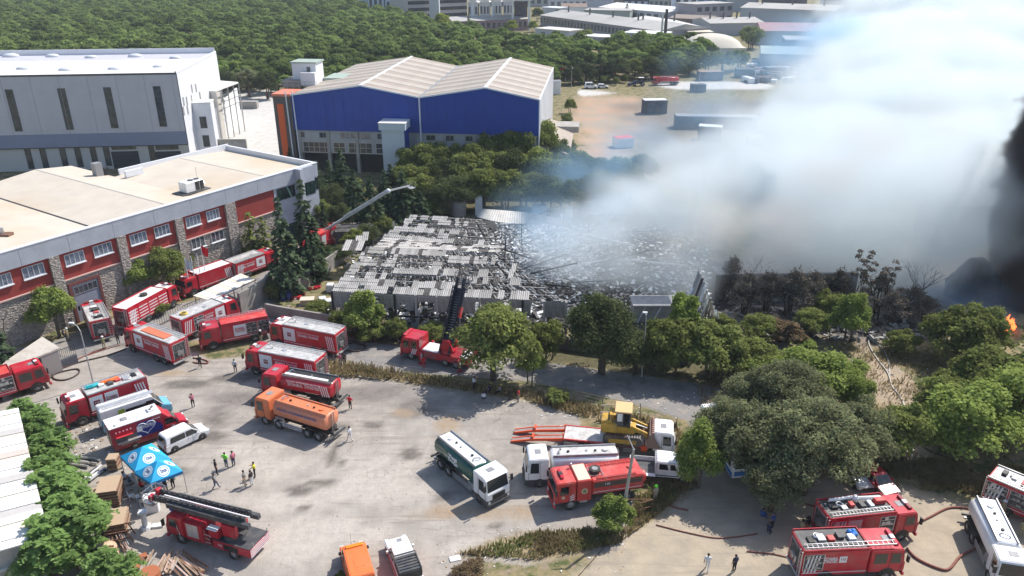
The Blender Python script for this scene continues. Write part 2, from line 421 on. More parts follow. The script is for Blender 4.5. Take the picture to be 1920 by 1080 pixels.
yardc = MX(MR(n_fine,.6,.78,0,.4),yardc,(.2,.18,.15))
col = MX(edge(A('ramp'),.2),col,ramp)
col = MX(edge(A('yard'),.5),col,yardc)
col = MX(edge(A('lot'),.3),col,dust)
col = MX(edge(A('verge'),.5),col,verge)
L.new(col,b.inputs['Base Color'])
bp = nod(nt,'ShaderNodeBump'); bp.inputs['Strength'].default_value = .5; bp.inputs['Distance'].default_value = .08
L.new(MA('ADD',n_fine,MA('MULTIPLY',n_cl,1.5)),bp.inputs['Height']); L.new(bp.outputs[0],b.inputs['Normal'])
gme.materials.append(gm)
tag(link(gme,'ground'),kind='structure')
# ------------------------------------------------------------------ foliage
def leafmat(name,c1,c2,trans=.3,oscale=.25,dead=None):
    m = bpy.data.materials.new(name); m.use_nodes = True; nt = m.node_tree; L = nt.links; nt.nodes.remove(nt.nodes['Principled BSDF'])
    out = nt.nodes['Material Output']
    tc = nod(nt,'ShaderNodeTexCoord'); nz = nod(nt,'ShaderNodeTexNoise'); nz.inputs['Scale'].default_value = .7; nz.inputs['Detail'].default_value = 3
    oi = nod(nt,'ShaderNodeObjectInfo'); L.new(tc.outputs['Object'],nz.inputs['Vector'])
    geo = nod(nt,'ShaderNodeNewGeometry')
    mr = nod(nt,'ShaderNodeMapRange'); mr.inputs['From Min'].default_value = .35; mr.inputs['From Max'].default_value = .65; L.new(nz.outputs['Fac'],mr.inputs['Value'])
    ad = nod(nt,'ShaderNodeMath',operation='MULTIPLY_ADD'); L.new(geo.outputs['Random Per Island'],ad.inputs[0]); ad.inputs[1].default_value = .7; L.new(mr.outputs[0],ad.inputs[2])
    m2 = nod(nt,'ShaderNodeMath',operation='MULTIPLY'); m2.use_clamp = True; L.new(ad.outputs[0],m2.inputs[0]); m2.inputs[1].default_value = .6
    mx = nod(nt,'ShaderNodeMix',data_type='RGBA'); mx.inputs['A'].default_value = (*c1,1); mx.inputs['B'].default_value = (*c2,1); L.new(m2.outputs[0],mx.inputs['Factor'])
    col = mx.outputs['Result']
    if dead:
        gt = nod(nt,'ShaderNodeMath',operation='GREATER_THAN'); gt.inputs[1].default_value = .9; L.new(geo.outputs['Random Per Island'],gt.inputs[0])
        mz = nod(nt,'ShaderNodeMix',data_type='RGBA'); mz.inputs['B'].default_value = (*dead,1); L.new(gt.outputs[0],mz.inputs['Factor']); L.new(col,mz.inputs['A']); col = mz.outputs['Result']
    r = nod(nt,'ShaderNodeMapRange'); r.inputs['To Min'].default_value = 1 - oscale; r.inputs['To Max'].default_value = 1 + oscale; L.new(oi.outputs['Random'],r.inputs['Value'])
    sc = nod(nt,'ShaderNodeVectorMath',operation='SCALE'); L.new(col,sc.inputs[0]); L.new(r.outputs[0],sc.inputs['Scale'])
    df = nod(nt,'ShaderNodeBsdfDiffuse'); tr = nod(nt,'ShaderNodeBsdfTranslucent'); L.new(sc.outputs[0],df.inputs[0]); L.new(sc.outputs[0],tr.inputs[0])
    mm = nod(nt,'ShaderNodeMixShader'); mm.inputs[0].default_value = trans; L.new(df.outputs[0],mm.inputs[1]); L.new(tr.outputs[0],mm.inputs[2])
    L.new(mm.outputs[0],out.inputs['Surface']); MATS[name] = m
    return m
BARK = mat('bark',(.13,.10,.075),.95,vary=.3,scale=5)
BARKD = mat('charred_bark',(.035,.03,.028),.95,vary=.3,scale=5)
L_OAK = leafmat('oak_leaves',(.115,.13,.065),(.30,.325,.17),.4,.12,(.16,.15,.08))
L_GRN = leafmat('green_leaves',(.10,.125,.038),(.28,.32,.10),.42,.2)
L_BRT = leafmat('bright_leaves',(.15,.20,.045),(.34,.41,.12),.42,.12)
L_YEL = leafmat('yellow_green_leaves',(.20,.25,.03),(.38,.42,.08),.38,.1)
L_DRK = leafmat('dark_leaves',(.045,.062,.028),(.14,.165,.07),.32,.2)
L_PIN = leafmat('pine_needles',(.095,.14,.042),(.24,.31,.095),.38,.4)
L_CON = leafmat('conifer_needles',(.036,.062,.034),(.11,.145,.08),.28,.2)
L_AIL = leafmat('ailanthus_leaves',(.11,.19,.05),(.26,.38,.13),.38,.15)
L_DRY = leafmat('dry_leaves',(.12,.085,.05),(.26,.19,.11),.3,.2)
L_ASH = leafmat('scorched_leaves',(.085,.075,.062),(.22,.19,.155),.2,.2)
L_GRS = leafmat('dry_grass',(.22,.17,.08),(.44,.36,.20),.35,.2)

def np_mesh(name,co,faces,m,smooth=False):
    me = bpy.data.meshes.new(name); me.vertices.add(len(co)); me.vertices.foreach_set('co',np.asarray(co,np.float32).ravel())
    k = faces.shape[1]; me.loops.add(faces.size); me.loops.foreach_set('vertex_index',faces.ravel().astype(np.int32))
    me.polygons.add(len(faces)); me.polygons.foreach_set('loop_start',np.arange(0,faces.size,k,dtype=np.int32)); me.polygons.foreach_set('loop_total',np.full(len(faces),k,np.int32))
    me.update(calc_edges=True); me.materials.append(m)
    return me

def unit(r,n):
    d = r.normal(size=(n,3)); return d/np.linalg.norm(d,axis=1)[:,None]

def cards(P,Nrm,size,r,aspect=1.,along=None):
    n = len(P); t = unit(r,n) if along is None else along
    a = np.cross(Nrm,t); a /= np.linalg.norm(a,axis=1)[:,None] + 1e-9; b = np.cross(a,Nrm); b /= np.linalg.norm(b,axis=1)[:,None] + 1e-9
    s = (size*r.uniform(.6,1.35,n))[:,None]
    w = a*s*.5; h = b*s*.5*aspect
    bend = Nrm*s*.12
    co = np.stack([P - h,P + w + bend,P + h,P - w + bend],1).reshape(-1,3)      # leaf-shaped rhombus
    return co,np.arange(4*n).reshape(n,4)

def clumps(R,Hc,zc,k,seed,flat=1.,spread=.62,rr=(.3,.46)):
    r = np.random.RandomState(seed); d = unit(r,k); d[:,2] = np.abs(d[:,2])*1.1 - .35
    f = r.uniform(.55,1.,k)[:,None]
    c = d*f*np.array([R,R,Hc])*spread; c[:,2] += zc
    rad = R*r.uniform(rr[0],rr[1],k)
    c = np.vstack([c,[[0,0,zc]]]); rad = np.append(rad,R*.5)
    return c,rad

def foliage_mesh(name,m,c,rad,n,size,seed,squash=.8,shell=.5,aspect=1.):
    r = np.random.RandomState(seed); p = rad ** 2/(rad ** 2).sum(); i = r.choice(len(c),n,p=p); d = unit(r,n)
    d[:,2] = np.where(d[:,2] < -.35,-d[:,2],d[:,2])
    f = (shell + (1 - shell)*r.uniform(0,1,n) ** .6)*r.uniform(.85,1.15,n)*np.where(r.uniform(0,1,n) < .1,r.uniform(1.05,1.35,n),1)
    P = c[i] + d*(rad[i]*f)[:,None]*np.array([1,1,squash])
    N_ = d*.55 + unit(r,n)*.75 + np.array([0,0,.6]); N_ /= np.linalg.norm(N_,axis=1)[:,None]
    co,fa = cards(P,N_,size,r,aspect)
    return np_mesh(name,co,fa,m)

def trunk_mesh(name,H,r0,c,seed,m,top=.55,stems=1,n=7):
    rr = random.Random(seed); b = MB()
    for s in range(stems):
        ox,oy = (0,0) if stems == 1 else (rr.uniform(-.5,.5),rr.uniform(-.5,.5))
        zt = H*top; tp = Vector((ox*2 + rr.uniform(-.4,.4),oy*2 + rr.uniform(-.4,.4),zt))
        b.path([(ox,oy,-.2),(ox*1.3 + .05,oy*1.3,zt*.35),(ox*1.7 - .08,oy*1.6 + .08,zt*.7),tp],[r0*1.3,r0,r0*.8,r0*.6],n)
        for k in range(len(c)):
            if k % stems != s: continue
            q = Vector(c[k]); st = Vector((0,0,-.2)).lerp(tp,rr.uniform(.6,1)) if stems == 1 else tp
            md = st.lerp(q,.5) + Vector((rr.uniform(-.3,.3),rr.uniform(-.3,.3),-.1*(q - st).length))
            b.path([st,md,q],[r0*.45,r0*.28,r0*.08],5)
            for _ in range(3):
                e = q + Vector((rr.uniform(-1,1),rr.uniform(-1,1),rr.uniform(-.2,1)))*r0*4
                b.path([md.lerp(q,.6),e],[r0*.16,r0*.05],4)
    return b.mesh(name,m,True)

PROTO = {}
def proto(key,R,H,k,n,size,m,seed,trunk_h=.3,squash=.8,spread=.62,stems=1,r0=None,shell=.5,aspect=1.,rr=(.16,.33),bark=None):
    k = int(k*1.5); spread += .09
    """tree meshes (crown, trunk) of a kind; R crown radius, H height"""
    zc = H*(trunk_h + (1 - trunk_h)*.45); Hc = H*(1 - trunk_h)*.62
    c,rad = clumps(R,Hc,zc,k,seed,spread=spread,rr=rr)
    rad = np.minimum(rad,np.maximum(c[:,2] - .1,.3)/squash); over = c[:,2] + rad*squash - H; c[:,2] -= np.maximum(over,0)
    PROTO[key] = (foliage_mesh('crown',m,c,rad,n,size,seed + 1,squash,shell,aspect),trunk_mesh('trunk',H,r0 or R*.05,c,seed + 2,bark or BARK,stems=stems),R,H)

def conifer_mesh(H,R,n,m,seed,size=.42,drop=.35,base=.08,power=1.):
    r = np.random.RandomState(seed); lv = int(H/.42); P = []; A = []
    for j in range(lv):
        f = j/(lv - 1); z = H*(base + (1 - base)*f); rad = R*(1 - f) ** power*(1 + r.uniform(-.18,.18)) + .12; nb = max(4,int(9*(1 - f) + 4))
        for b in range(nb):
            a = r.uniform(0,6.28); ln = rad*r.uniform(.7,1.12); q = max(3,int(ln/.16))
            t = (r.uniform(.1,1,q)) ** .7
            x = np.cos(a)*ln*t + r.normal(0,.09,q); y = np.sin(a)*ln*t + r.normal(0,.09,q); zz = z - drop*ln*t ** 1.6 + r.normal(0,.07,q)
            P.append(np.stack([x,y,zz],1)); A.append(np.tile([np.cos(a),np.sin(a),-.3],(q,1)))
    P = np.vstack(P); A = np.vstack(A)
    N_ = unit(r,len(P))*.6 + np.array([0,0,1.]) + A*.3; N_ /= np.linalg.norm(N_,axis=1)[:,None]
    co,fa = cards(P,N_,size,r,1.4,A + unit(r,len(P))*.4)
    return np_mesh('crown',co,fa,m)
def conifer(key,H,R,m,seed,size=.42,drop=.35,power=1.):
    b = MB(); b.path([(0,0,-.2),(0,0,H*.5),(0,0,H*.96)],[.16 + H*.008,.11,.02],6)
    PROTO[key] = (conifer_mesh(H,R,0,m,seed,size,drop,power=power),b.mesh('trunk',BARK,True),R,H)

def frond_mesh(c,rad,m,seed,per=26,ln=1.0,w=.1):
    """pinnate leaves: a rachis with leaflets to both sides, radiating from the clump tips"""
    r = np.random.RandomState(seed); Ps = []; Ns = []; Al = []
    for k in range(len(c)):
        for _ in range(per):
            d = unit(r,1)[0]; d[2] = abs(d[2])*.7 + .05; d /= np.linalg.norm(d)
            s = c[k] + d*rad[k]*r.uniform(.25,.75); L_ = ln*r.uniform(.7,1.2)
            side = np.cross(d,[0,0,1]); side /= np.linalg.norm(side) + 1e-6
            for t in np.linspace(.15,1,7):
                p = s + d*L_*t + np.array([0,0,-.55*L_*t*t])
                for sg in (-1,1):
                    al = side*sg + d*.45 + np.array([0,0,-.25]); al /= np.linalg.norm(al)
                    Ps.append(p + al*.16); Al.append(al); Ns.append(np.array([0,0,1.]) + r.normal(0,.3,3))
    Ps = np.array(Ps); Ns = np.array(Ns); Ns /= np.linalg.norm(Ns,axis=1)[:,None]
    co,fa = cards(Ps,Ns,.2,r,2.2,np.array(Al))
    return np_mesh('crown',co,fa,m)

def bare_mesh(H,R,k,seed,m):
    rr = random.Random(seed); b = MB()
    def br(p,d,l,r,dep):
        q = p + d*l; mid = p.lerp(q,.5) + Vector((rr.uniform(-.08,.08),rr.uniform(-.08,.08),.0))*l
        b.path([p,mid,q],[r,r*.8,r*.55],4 if dep < 2 else 3)
        if dep < 3:
            for _ in range(rr.choice((2,3,3))):
                nd = (d + Vector((rr.uniform(-.8,.8),rr.uniform(-.8,.8),rr.uniform(-.1,.5)))).normalized(); br(q,nd,l*rr.uniform(.55,.8),r*.5,dep + 1)
    for i in range(k):
        a = rr.uniform(0,6.28); br(Vector((math.cos(a)*R*.15,math.sin(a)*R*.15,-.1)),Vector((math.cos(a)*.35*R/H,math.sin(a)*.35*R/H,1)).normalized(),H*rr.uniform(.3,.42),.05 + H*.008,0)
    return b.mesh('branches',m)

proto('oak',5.2,9.5,60,23000,.2,L_OAK,1,.08,.75,.72,1,.3,.45,rr=(.15,.26))
proto('oak2',4.6,8.5,48,16000,.2,L_OAK,8,.06,.75,.72,1,.26,.45,rr=(.14,.28))
proto('walnut',3.7,7.2,30,12000,.22,L_GRN,2,.12,.8,.66,1,.22,.5,rr=(.17,.33))
proto('leafy',3.2,5.5,28,9500,.21,L_GRN,3,.02,.8,.66,2,.12,.45)
proto('bushy',2.8,4.2,24,8000,.2,L_GRN,13,.02,.8,.7,3,.08,.4)
proto('bright',3.2,5.5,28,11000,.18,L_BRT,4,.06,.8,.68,3,.1,.4)
proto('yellow',2.6,5.0,18,10000,.19,L_BRT,5,.06,.85,.66,2,.1,.45)
proto('dense',4.2,7.8,40,15000,.21,L_DRK,6,.03,.85,.68,2,.2,.55)
proto('scorched',2.8,4.6,16,2000,.2,L_ASH,7,.1,.85,.7,4,.08,.3,bark=BARKD)
proto('round',2.3,4.6,18,12000,.17,L_BRT,9,.14,.95,.5,1,.12,.6)
proto('dryshrub',2.0,3.0,10,2200,.2,L_DRY,10,.05,.8,.7,4,.05,.3)
proto('shrub',1.2,1.9,8,2200,.18,L_GRN,12,.02,.8,.65,3,.05,.4)
proto('pale',2.0,2.9,10,2600,.24,L_BRT,14,.03,.75,.7,4,.06,.35)
conifer('spruce',10.5,2.6,L_CON,21,.44,.4)
conifer('cedar',8.5,3.2,L_CON,22,.5,.25,.8)
conifer('cypress',5.2,1.15,L_BRT,23,.3,-.3,.7)
conifer('cypressd',6.5,1.2,L_DRK,24,.34,-.3,.6)
PROTO['cypress'][0].materials[0] = L_GRN

KIND = {'oak': 'oak_tree','oak2': 'oak_tree','walnut': 'broadleaf_tree','leafy': 'broadleaf_tree','bushy': 'bushy_tree','bright': 'leafy_shrub','yellow': 'broadleaf_tree','dense': 'dense_tree','scorched': 'scorched_shrub',
        'round': 'clipped_tree','dryshrub': 'dry_shrub','shrub': 'shrub','pale': 'leafy_shrub','spruce': 'spruce_tree','cedar': 'cedar_tree','cypress': 'cypress_tree','cypressd': 'cypress_tree'}
def tree(key,u,v,R,H,label,group=None,loc=None,rz=None,cat=None,m=None):
    cr,tr,pR,pH = PROTO[key]
    p = at(u,v) if loc is None else Vector(loc)
    small = 'shrub' in KIND[key]
    t = thing(KIND[key],label,cat or ('shrub' if small else 'tree'),p,uni(0,6.28) if rz is None else rz,group)
    s = R/pR; t.scale = (s,s*uni(.92,1.08),H/pH)
    if m:
        cr = cr.copy(); cr.materials[0] = m
    link(cr,'crown',t); link(tr,'stems' if small else 'trunk',t)
    return t

# u, v = foot of the tree in the survey; R, H metres
G1 = 'trees of the thicket between the burnt hall and the blue warehouse'
for a in [
 ('walnut',925,712,5.8,10.4,'broad leafy tree throwing its shadow over the dusty lot'),
 ('yellow',992,722,2.1,6.8,'thin yellow green sapling at the fence beside the broad shade tree'),
 ('dense',1122,698,5.0,11.2,'dense dark round tree on the far roadside, tallest beside the burnt hall'),
 ('bushy',1024,672,2.8,5.6,'brownish green bush between the shade tree and the dark round tree'),
 ('yellow',688,634,3.2,7.2,'lime green tree beside the lamp post in front of the burnt roof'),
 ('leafy',745,640,2.0,3.6,'low leafy shrub right of the lime green tree by the road',),
 ('leafy',700,640,2.2,2.8,'dark ragged bush at the foot of the lime green tree'),
 ('leafy',815,640,2.6,2.9,'low bush behind the red cab of the raised ladder truck'),
 ('bushy',640,630,2.0,3.8,'small bush between the lime green tree and the junk yard wall'),
 ('bushy',598,592,2.4,2.2,'grey green bush spilling over the junk yard wall'),
 ('bushy',1250,698,4.4,7.8,'leafy tree behind the roadside lamp post, right of the dark round tree'),
 ('leafy',1330,708,4.8,7.8,'sprawling leafy tree under the collapsed gable'),
 ('pale',1275,655,3.2,9.0,'thin pale green tree growing up in front of the collapsed gable'),
 ('dense',1192,700,3.2,6.0,'shaded bush at the foot of the dark round tree'),
 ('bushy',1405,708,4.0,5.0,'olive green bush at the right end of the roadside thicket'),
 ('oak',1505,925,5.6,10.6,'huge grey green oak behind the two red trucks at the bottom'),
 ('oak2',1405,905,4.7,9.4,'grey green oak crown over the parked bus'),
 ('oak2',1352,868,3.7,8.2,'leftmost oak crown, beside the slender yellow green tree'),
 ('oak',1462,820,5.0,9.4,'rear oak behind the huge grey green oak'),
 ('oak2',1585,880,4.2,8.8,'right oak crown, over the pale dusty car'),
 ('oak2',1445,958,3.4,6.6,'low oak bough crown over the people in blue'),
 ('oak2',1400,800,3.6,7.2,'small oak at the bend of the road'),
 ('yellow',1300,912,2.7,7.6,'slender yellow green tree at the nose of the white pickup'),
 ('bright',1510,765,5.4,7.6,'spreading bright green shrub behind the oaks'),
 ('bright',1590,785,3.0,6.0,'bright green shrub leaning to the trodden path'),
 ('bright',1430,735,3.4,4.2,'low bright green shrub at the bend of the road'),
 ('leafy',1680,862,3.6,7.2,'dark leafy tree standing alone beside the trodden path'),
 ('bright',1805,860,5.6,8.6,'big bright green tree right of the path, nearest of its clump'),
 ('bright',1915,830,5.8,9.0,'big bright green tree at the right edge above the white tanker'),
 ('leafy',1830,770,5.4,8.2,'mid green tree behind the big bright green tree'),
 ('leafy',1960,750,5.6,8.6,'mid green tree at the right edge below the flames'),
 ('bushy',1765,800,3.4,6.4,'shaded bush on the left flank of the bright green clump'),
 ('leafy',1785,672,5.0,7.6,'leafy tree in front of the mound, left of the flames'),
 ('leafy',1822,668,3.8,7.8,'sunlit tree beside the flames'),
 ('leafy',1690,660,2.6,3.4,'small green tree in the scorched clearing'),
 ('yellow',1590,640,3.0,7.2,'olive green tree rising between scorched bushes'),
 ('pale',1510,655,2.0,1.6,'low green plant with big leaves beside the scorched ground'),
 ('shrub',1560,690,1.8,1.6,'bright low bush at the top of the sandy path'),
 ('pale',1600,700,2.2,1.7,'grass green low bush beside the sandy path'),
 ('yellow',1152,996,2.1,3.9,'young tree in front of the leaning pole and the old red pumper'),
 ('dryshrub',880,1078,1.6,1.0,'low weedy bush with litter at the bottom edge of the lot'),
 ('shrub',640,1092,.7,1.0,'pale weed beside the orange van'),
 ('shrub',1045,757,1.7,2.0,'dark brown bush in the dry grass by the fence'),
 ('round',262,558,3.2,6.8,'bright green clipped round tree against the stone factory wall'),
 ('walnut',320,545,3.6,7.6,'leafy tree right of the clipped round tree'),
 ('bushy',352,520,2.2,5.0,'thin leafy tree behind the flagpoles'),
 ('round',112,632,3.4,7.8,'bright green pine like tree in front of the stone factory wall'),
 ('spruce',-2,715,3.2,9.5,'conifer cut by the left edge beside the bare trunk'),
 ('pale',425,522,2.0,2.6,'straggly pale shrub between the two trucks by the factory'),
 ('bushy',300,590,1.7,1.9,'bush beside the iron gate fence'),
 ('spruce',541,552,3.3,14.0,'tall dark spruce at the corner of the factory, nearest of the row'),
 ('spruce',582,525,3.5,15.0,'tallest dark spruce standing just behind the nearest spruce'),
 ('spruce',612,455,1.7,6.8,'small bluish spruce between the tall ones and the arm of the platform'),
 ('cypress',478,488,1.9,7.6,'bright conical cypress at the dark factory entrance'),
 ('cypress',499,484,1.7,6.6,'bright cypress right of the conical one at the entrance'),
 ('shrub',462,490,1.5,1.8,'rounded bush under the entrance cypresses'),
 ('spruce',645,385,3.6,10.6,'grey green cypress like conifer before the blue warehouse pillars'),
 ('cedar',700,440,4.4,9.5,'wide armed cedar right of the raised white arm'),
 ('cedar',758,415,4.4,9.0,'cedar touching the tip of the raised white arm'),
 ('cypress',675,372,1.5,4.0,'small green cypress beside the grey green conifer'),
 ('cedar',548,330,2.2,6.0,'small conifer at the orange corner of the blue warehouse'),
 ('yellow',770,378,2.4,5.2,'yellow green tree behind the tip of the raised arm'),
 ('cedar',735,370,3.0,6.5,'dark conifer beside the white stair tower'),
 ('cypressd',651,128,1.6,7.0,'single dark cypress behind the blue warehouse roof'),
 ('cypressd',243,98,1.4,7.0,'dark cypress behind the white warehouse roof'),
 ('cypressd',880,62,2.0,11.0,'dark cypress before the pink brick sheds'),
 ('bushy',510,560,1.8,3.0,'ivy bush hanging over the retaining wall'),
]: tree(*a)
ORD = ['first','second','third','fourth','fifth','sixth','seventh','eighth','ninth','tenth','eleventh','twelfth','thirteenth','fourteenth','fifteenth','sixteenth']
rows_ = {
 'rear': [(775,343,3.9,6.5,'leafy'),(808,345,4.2,7,'bushy'),(845,342,4.4,7.4,'leafy'),(885,344,4.4,7,'walnut'),(925,336,4.8,8.6,'leafy'),(970,332,4.8,9.2,'leafy'),(1012,322,4.6,9,'bushy'),(1045,325,3.8,6.6,'leafy'),(1085,335,3.4,5,'bushy')],
 'middle': [(760,366,3.2,5,'bushy'),(800,368,3.6,5.6,'leafy'),(838,366,4,6.2,'dense'),(878,364,4.2,6.6,'bushy'),(918,362,4.4,7.2,'leafy'),(958,360,4.4,7.2,'dense'),(1000,358,4.4,7,'bushy'),(1040,360,4.0,6.4,'leafy'),(1080,362,3.8,5.8,'dense'),(1120,360,3.8,5.8,'dense'),(1160,354,3.6,5.4,'bushy'),(1200,345,3.4,5.2,'dense')],
 'front': [(790,392,3.4,5.2,'bushy'),(830,398,3.6,5.2,'dense'),(868,396,4.0,5.8,'dense'),(908,392,4.2,6.4,'walnut'),(945,392,4.2,6.2,'bushy'),(982,394,4.0,6.0,'leafy'),(1018,398,4.0,6.0,'dense'),(1055,402,4.0,6,'leafy'),(1095,396,3.8,5.6,'dense'),(1135,388,3.8,5.6,'bushy'),(1178,378,3.6,5.2,'dense')]}
NMS = {'leafy': 'leafy tree','bushy': 'broad bushy tree','dense': 'dark crowned tree','walnut': 'wide crowned tree'}
for rn,lst in rows_.items():
    for i,(u,v,R,H,key) in enumerate(lst): tree(key,u,v,R*1.22,H*1.4,NMS[key] + ', %s from the left in the %s row of the smoky thicket' % (ORD[i],rn),G1)
for i,(u,v,R,H,key) in enumerate([(1055,268,2.4,4.2,'leafy'),(1062,240,2.2,4.6,'bushy'),(1068,212,2.2,5.0,'leafy'),(1060,292,3.0,5,'leafy')]): tree(key,u,v,R,H,'green bush along the right side of the blue warehouse annex, %s from the near end' % ['second','third','farthest','first'][i],G1)
for i,(u,v,R,H) in enumerate([(640,440,2.6,6.5),(668,470,2.4,4.0),(690,462,2.6,4.5),(715,448,2.4,4.5),(610,500,2.2,4.0),(595,520,2.2,3.6),(640,492,2.2,3.2),(800,405,2.6,3.6),(828,408,2.2,3.0),(600,430,2.6,6.0),(625,400,2.8,6.6)]):
    tree(['dense','bushy'][i % 2],u,v,R,H,'dark hedge bush along the drive wall, ' + ['behind the platform truck','at the hall corner','beside the hall corner','under the wide cedar','under the tall spruces','nearest on the wall','between wall and hall','left of the round tank','touching the round tank','behind the small bluish spruce','farthest behind the small spruce'][i],'hedge bushes along the drive wall')
for i,(u,v,R,H,key) in enumerate([(600,385,3.0,8.5,'spruce'),(622,372,2.6,7.5,'spruce'),(668,405,3.2,8.5,'cedar'),(725,400,3.2,8,'cedar'),(790,415,2.6,5.5,'cedar')]):
    tree(key,u,v,R,H,'conifer in the group around the raised arm, ' + ['leftmost','second from the left','below the grey green conifer','behind the elbow of the arm','rightmost near the round tank'][i],'conifers around the raised arm')
G2 = 'scorched bushes along the edge of the fire'
for (u,v,R,H,key) in [(1390,590,3.0,6.5,'scorched'),(1430,585,3.2,6.2,'scorched'),(1475,590,3.4,7.0,'scorched'),(1515,585,3.0,6.2,'scorched'),(1545,600,2.8,5.0,'leafy'),(1420,640,3.0,3.8,'bushy'),(1470,640,3.0,3.4,'dryshrub'),(1520,625,3.0,3.6,'bushy'),
      (1665,610,2.8,5.0,'scorched'),(1700,600,3.0,5.4,'scorched'),(1640,575,2.6,5.2,'scorched'),(1735,600,2.4,3.6,'scorched'),(1365,560,2.6,6.6,'scorched'),(1350,640,2.4,4.0,'bushy'),(1560,575,2.6,6.0,'scorched')]:
    SC_I = globals().get('SC_I',-1) + 1; tree(key,u,v,R,H,'smoke stained bush, %s counted along the smoking edge of the burnt ground' % ORD[SC_I],G2)
# the ailanthus row beside the white roofed shed
G3 = 'feathery saplings along the white roofed shed'
rs_ = np.random.RandomState(4); apro = []
for s_ in range(3):
    c = np.stack([rs_.uniform(-1.2,1.2,9),rs_.uniform(-1.2,1.2,9),rs_.uniform(1.2,3.6,9)],1); rad = rs_.uniform(.6,.9,9)
    apro.append((frond_mesh(c,rad,L_AIL,40 + s_),trunk_mesh('stems',3.6,.07,c,50 + s_,BARK,.4,4)))
for i,(u,v,s_,w_) in enumerate([(62,812,.8,'farthest of the row by the shed corner'),(75,850,1.0,'second from the far shed corner'),(88,893,1.05,'beside the middle of the shed roof'),(100,935,1.0,'beside the loose planks'),(118,975,1.1,'left of the pipe bundle'),
                                 (125,1020,1.1,'left of the rusty tank'),(150,1062,1.15,'nearest to the rusty tank foot'),(110,1085,1.2,'at the near corner of the shed'),(210,1110,.9,'lowest of the row below the rusty tank'),(165,1010,.8,'between the rusty tank and the shed')]):
    t = thing('feathery_sapling','feathery light green sapling, ' + w_,'sapling',at(u,v),uni(0,6.28),G3); t.scale = (s_*1.05,s_*1.05,s_*1.05)
    link(apro[i % 3][0],'crown',t); link(apro[i % 3][1],'stems',t)
# bare trees
for u,v,H,R,k,sd,lb,m in [(32,672,8.0,1.6,1,5,'bare thin tree in front of the factory door wall',BARK),(632,480,6.5,1.5,1,6,'bare brown tree at the white arm',BARK),(1640,600,9.0,2.4,2,7,'tall half bare sapling pair standing out against the white smoke',BARKD),
                              (1710,570,7.0,3.0,4,8,'leafless burnt tree leaning over the scorched ground',BARKD),(1405,560,7.5,2.4,3,9,'leafless grey tree beside the collapsed gable',BARKD),(1600,590,8.0,2.2,2,10,'thin scorched sapling left of the tall pair',BARKD)]:
    t = thing('bare_tree',lb,'tree',at(u,v),0)
    link(bare_mesh(H,R,k,sd,m),'branches',t)
    if v in (600,590):
        rr_ = np.random.RandomState(sd); c = np.stack([rr_.normal(0,1.1,16),rr_.normal(0,.7,16),rr_.uniform(4.5,9,16)],1)
        link(foliage_mesh('crown',L_ASH,c,np.full(16,.45),900,.26,sd),'crown',t)

# ---- the stone pine forest
pr = np.random.RandomState(77)
pines = []
for s_ in range(4):
    c = np.stack([pr.normal(0,1.7,15),pr.normal(0,1.7,15),pr.uniform(5.4,7.0,15)],1); rad = pr.uniform(.9,1.6,15)
    c[:,2] -= (c[:,0] ** 2 + c[:,1] ** 2)*.13
    pines.append((foliage_mesh('crown',L_PIN,c,rad,3200,.42,60 + s_,.62,.6),trunk_mesh('trunk',6.5,.18,c[:5],70 + s_,BARK,.7)))
FOREST = [(-300,-10),(560,-2),(660,22),(840,75),(960,92),(1100,110),(1260,98),(1340,110),(1330,136),(1230,142),(1060,150),(1035,170),(860,170),(560,182),(515,180),(390,172),(-300,175),(-700,130),(-700,-10)]
fw = world_poly(FOREST)
x0,y0 = fw.min(0); x1,y1 = fw.max(0)
pts = []
yy = y0
while yy < y1:
    xx = x0 + pr.uniform(0,5)
    while xx < x1:
        pts.append((xx + pr.uniform(-1.6,1.6),yy + pr.uniform(-1.6,1.6))); xx += 6.1
    yy += 5.6
pts = np.array(pts)
ins = sdist(pts[:,0],pts[:,1],fw) > 0
pts = pts[ins]
vis = np.abs(pts[:,0]) < pts[:,1]*.72 + 25
pts = pts[vis]
# keep the courtyards behind the warehouses free
white_ok = lambda p: not (-120 < p[0] < -52 and p[1] < 222) and not (-66 < p[0] < 26 and p[1] < 232)
pts = np.array([p for p in pts if white_ok(p)])
order = np.argsort(np.hypot(pts[:,0]*.6,pts[:,1]) + pr.uniform(0,12,len(pts)))
pts = pts[order]
NIND = 290
for i,p in enumerate(pts[:NIND]):
    cr,tr = pines[i % 4]; s_ = pr.uniform(.8,1.35)
    t = thing('stone_pine','round crowned stone pine in the front of the forest behind the warehouses','tree',(p[0],p[1],0),pr.uniform(0,6.28),'stone pines of the forest front'); t.scale = (s_,s_,s_*pr.uniform(.85,1.15))
    link(cr,'crown',t); link(tr,'trunk',t)
rest = pts[NIND:]
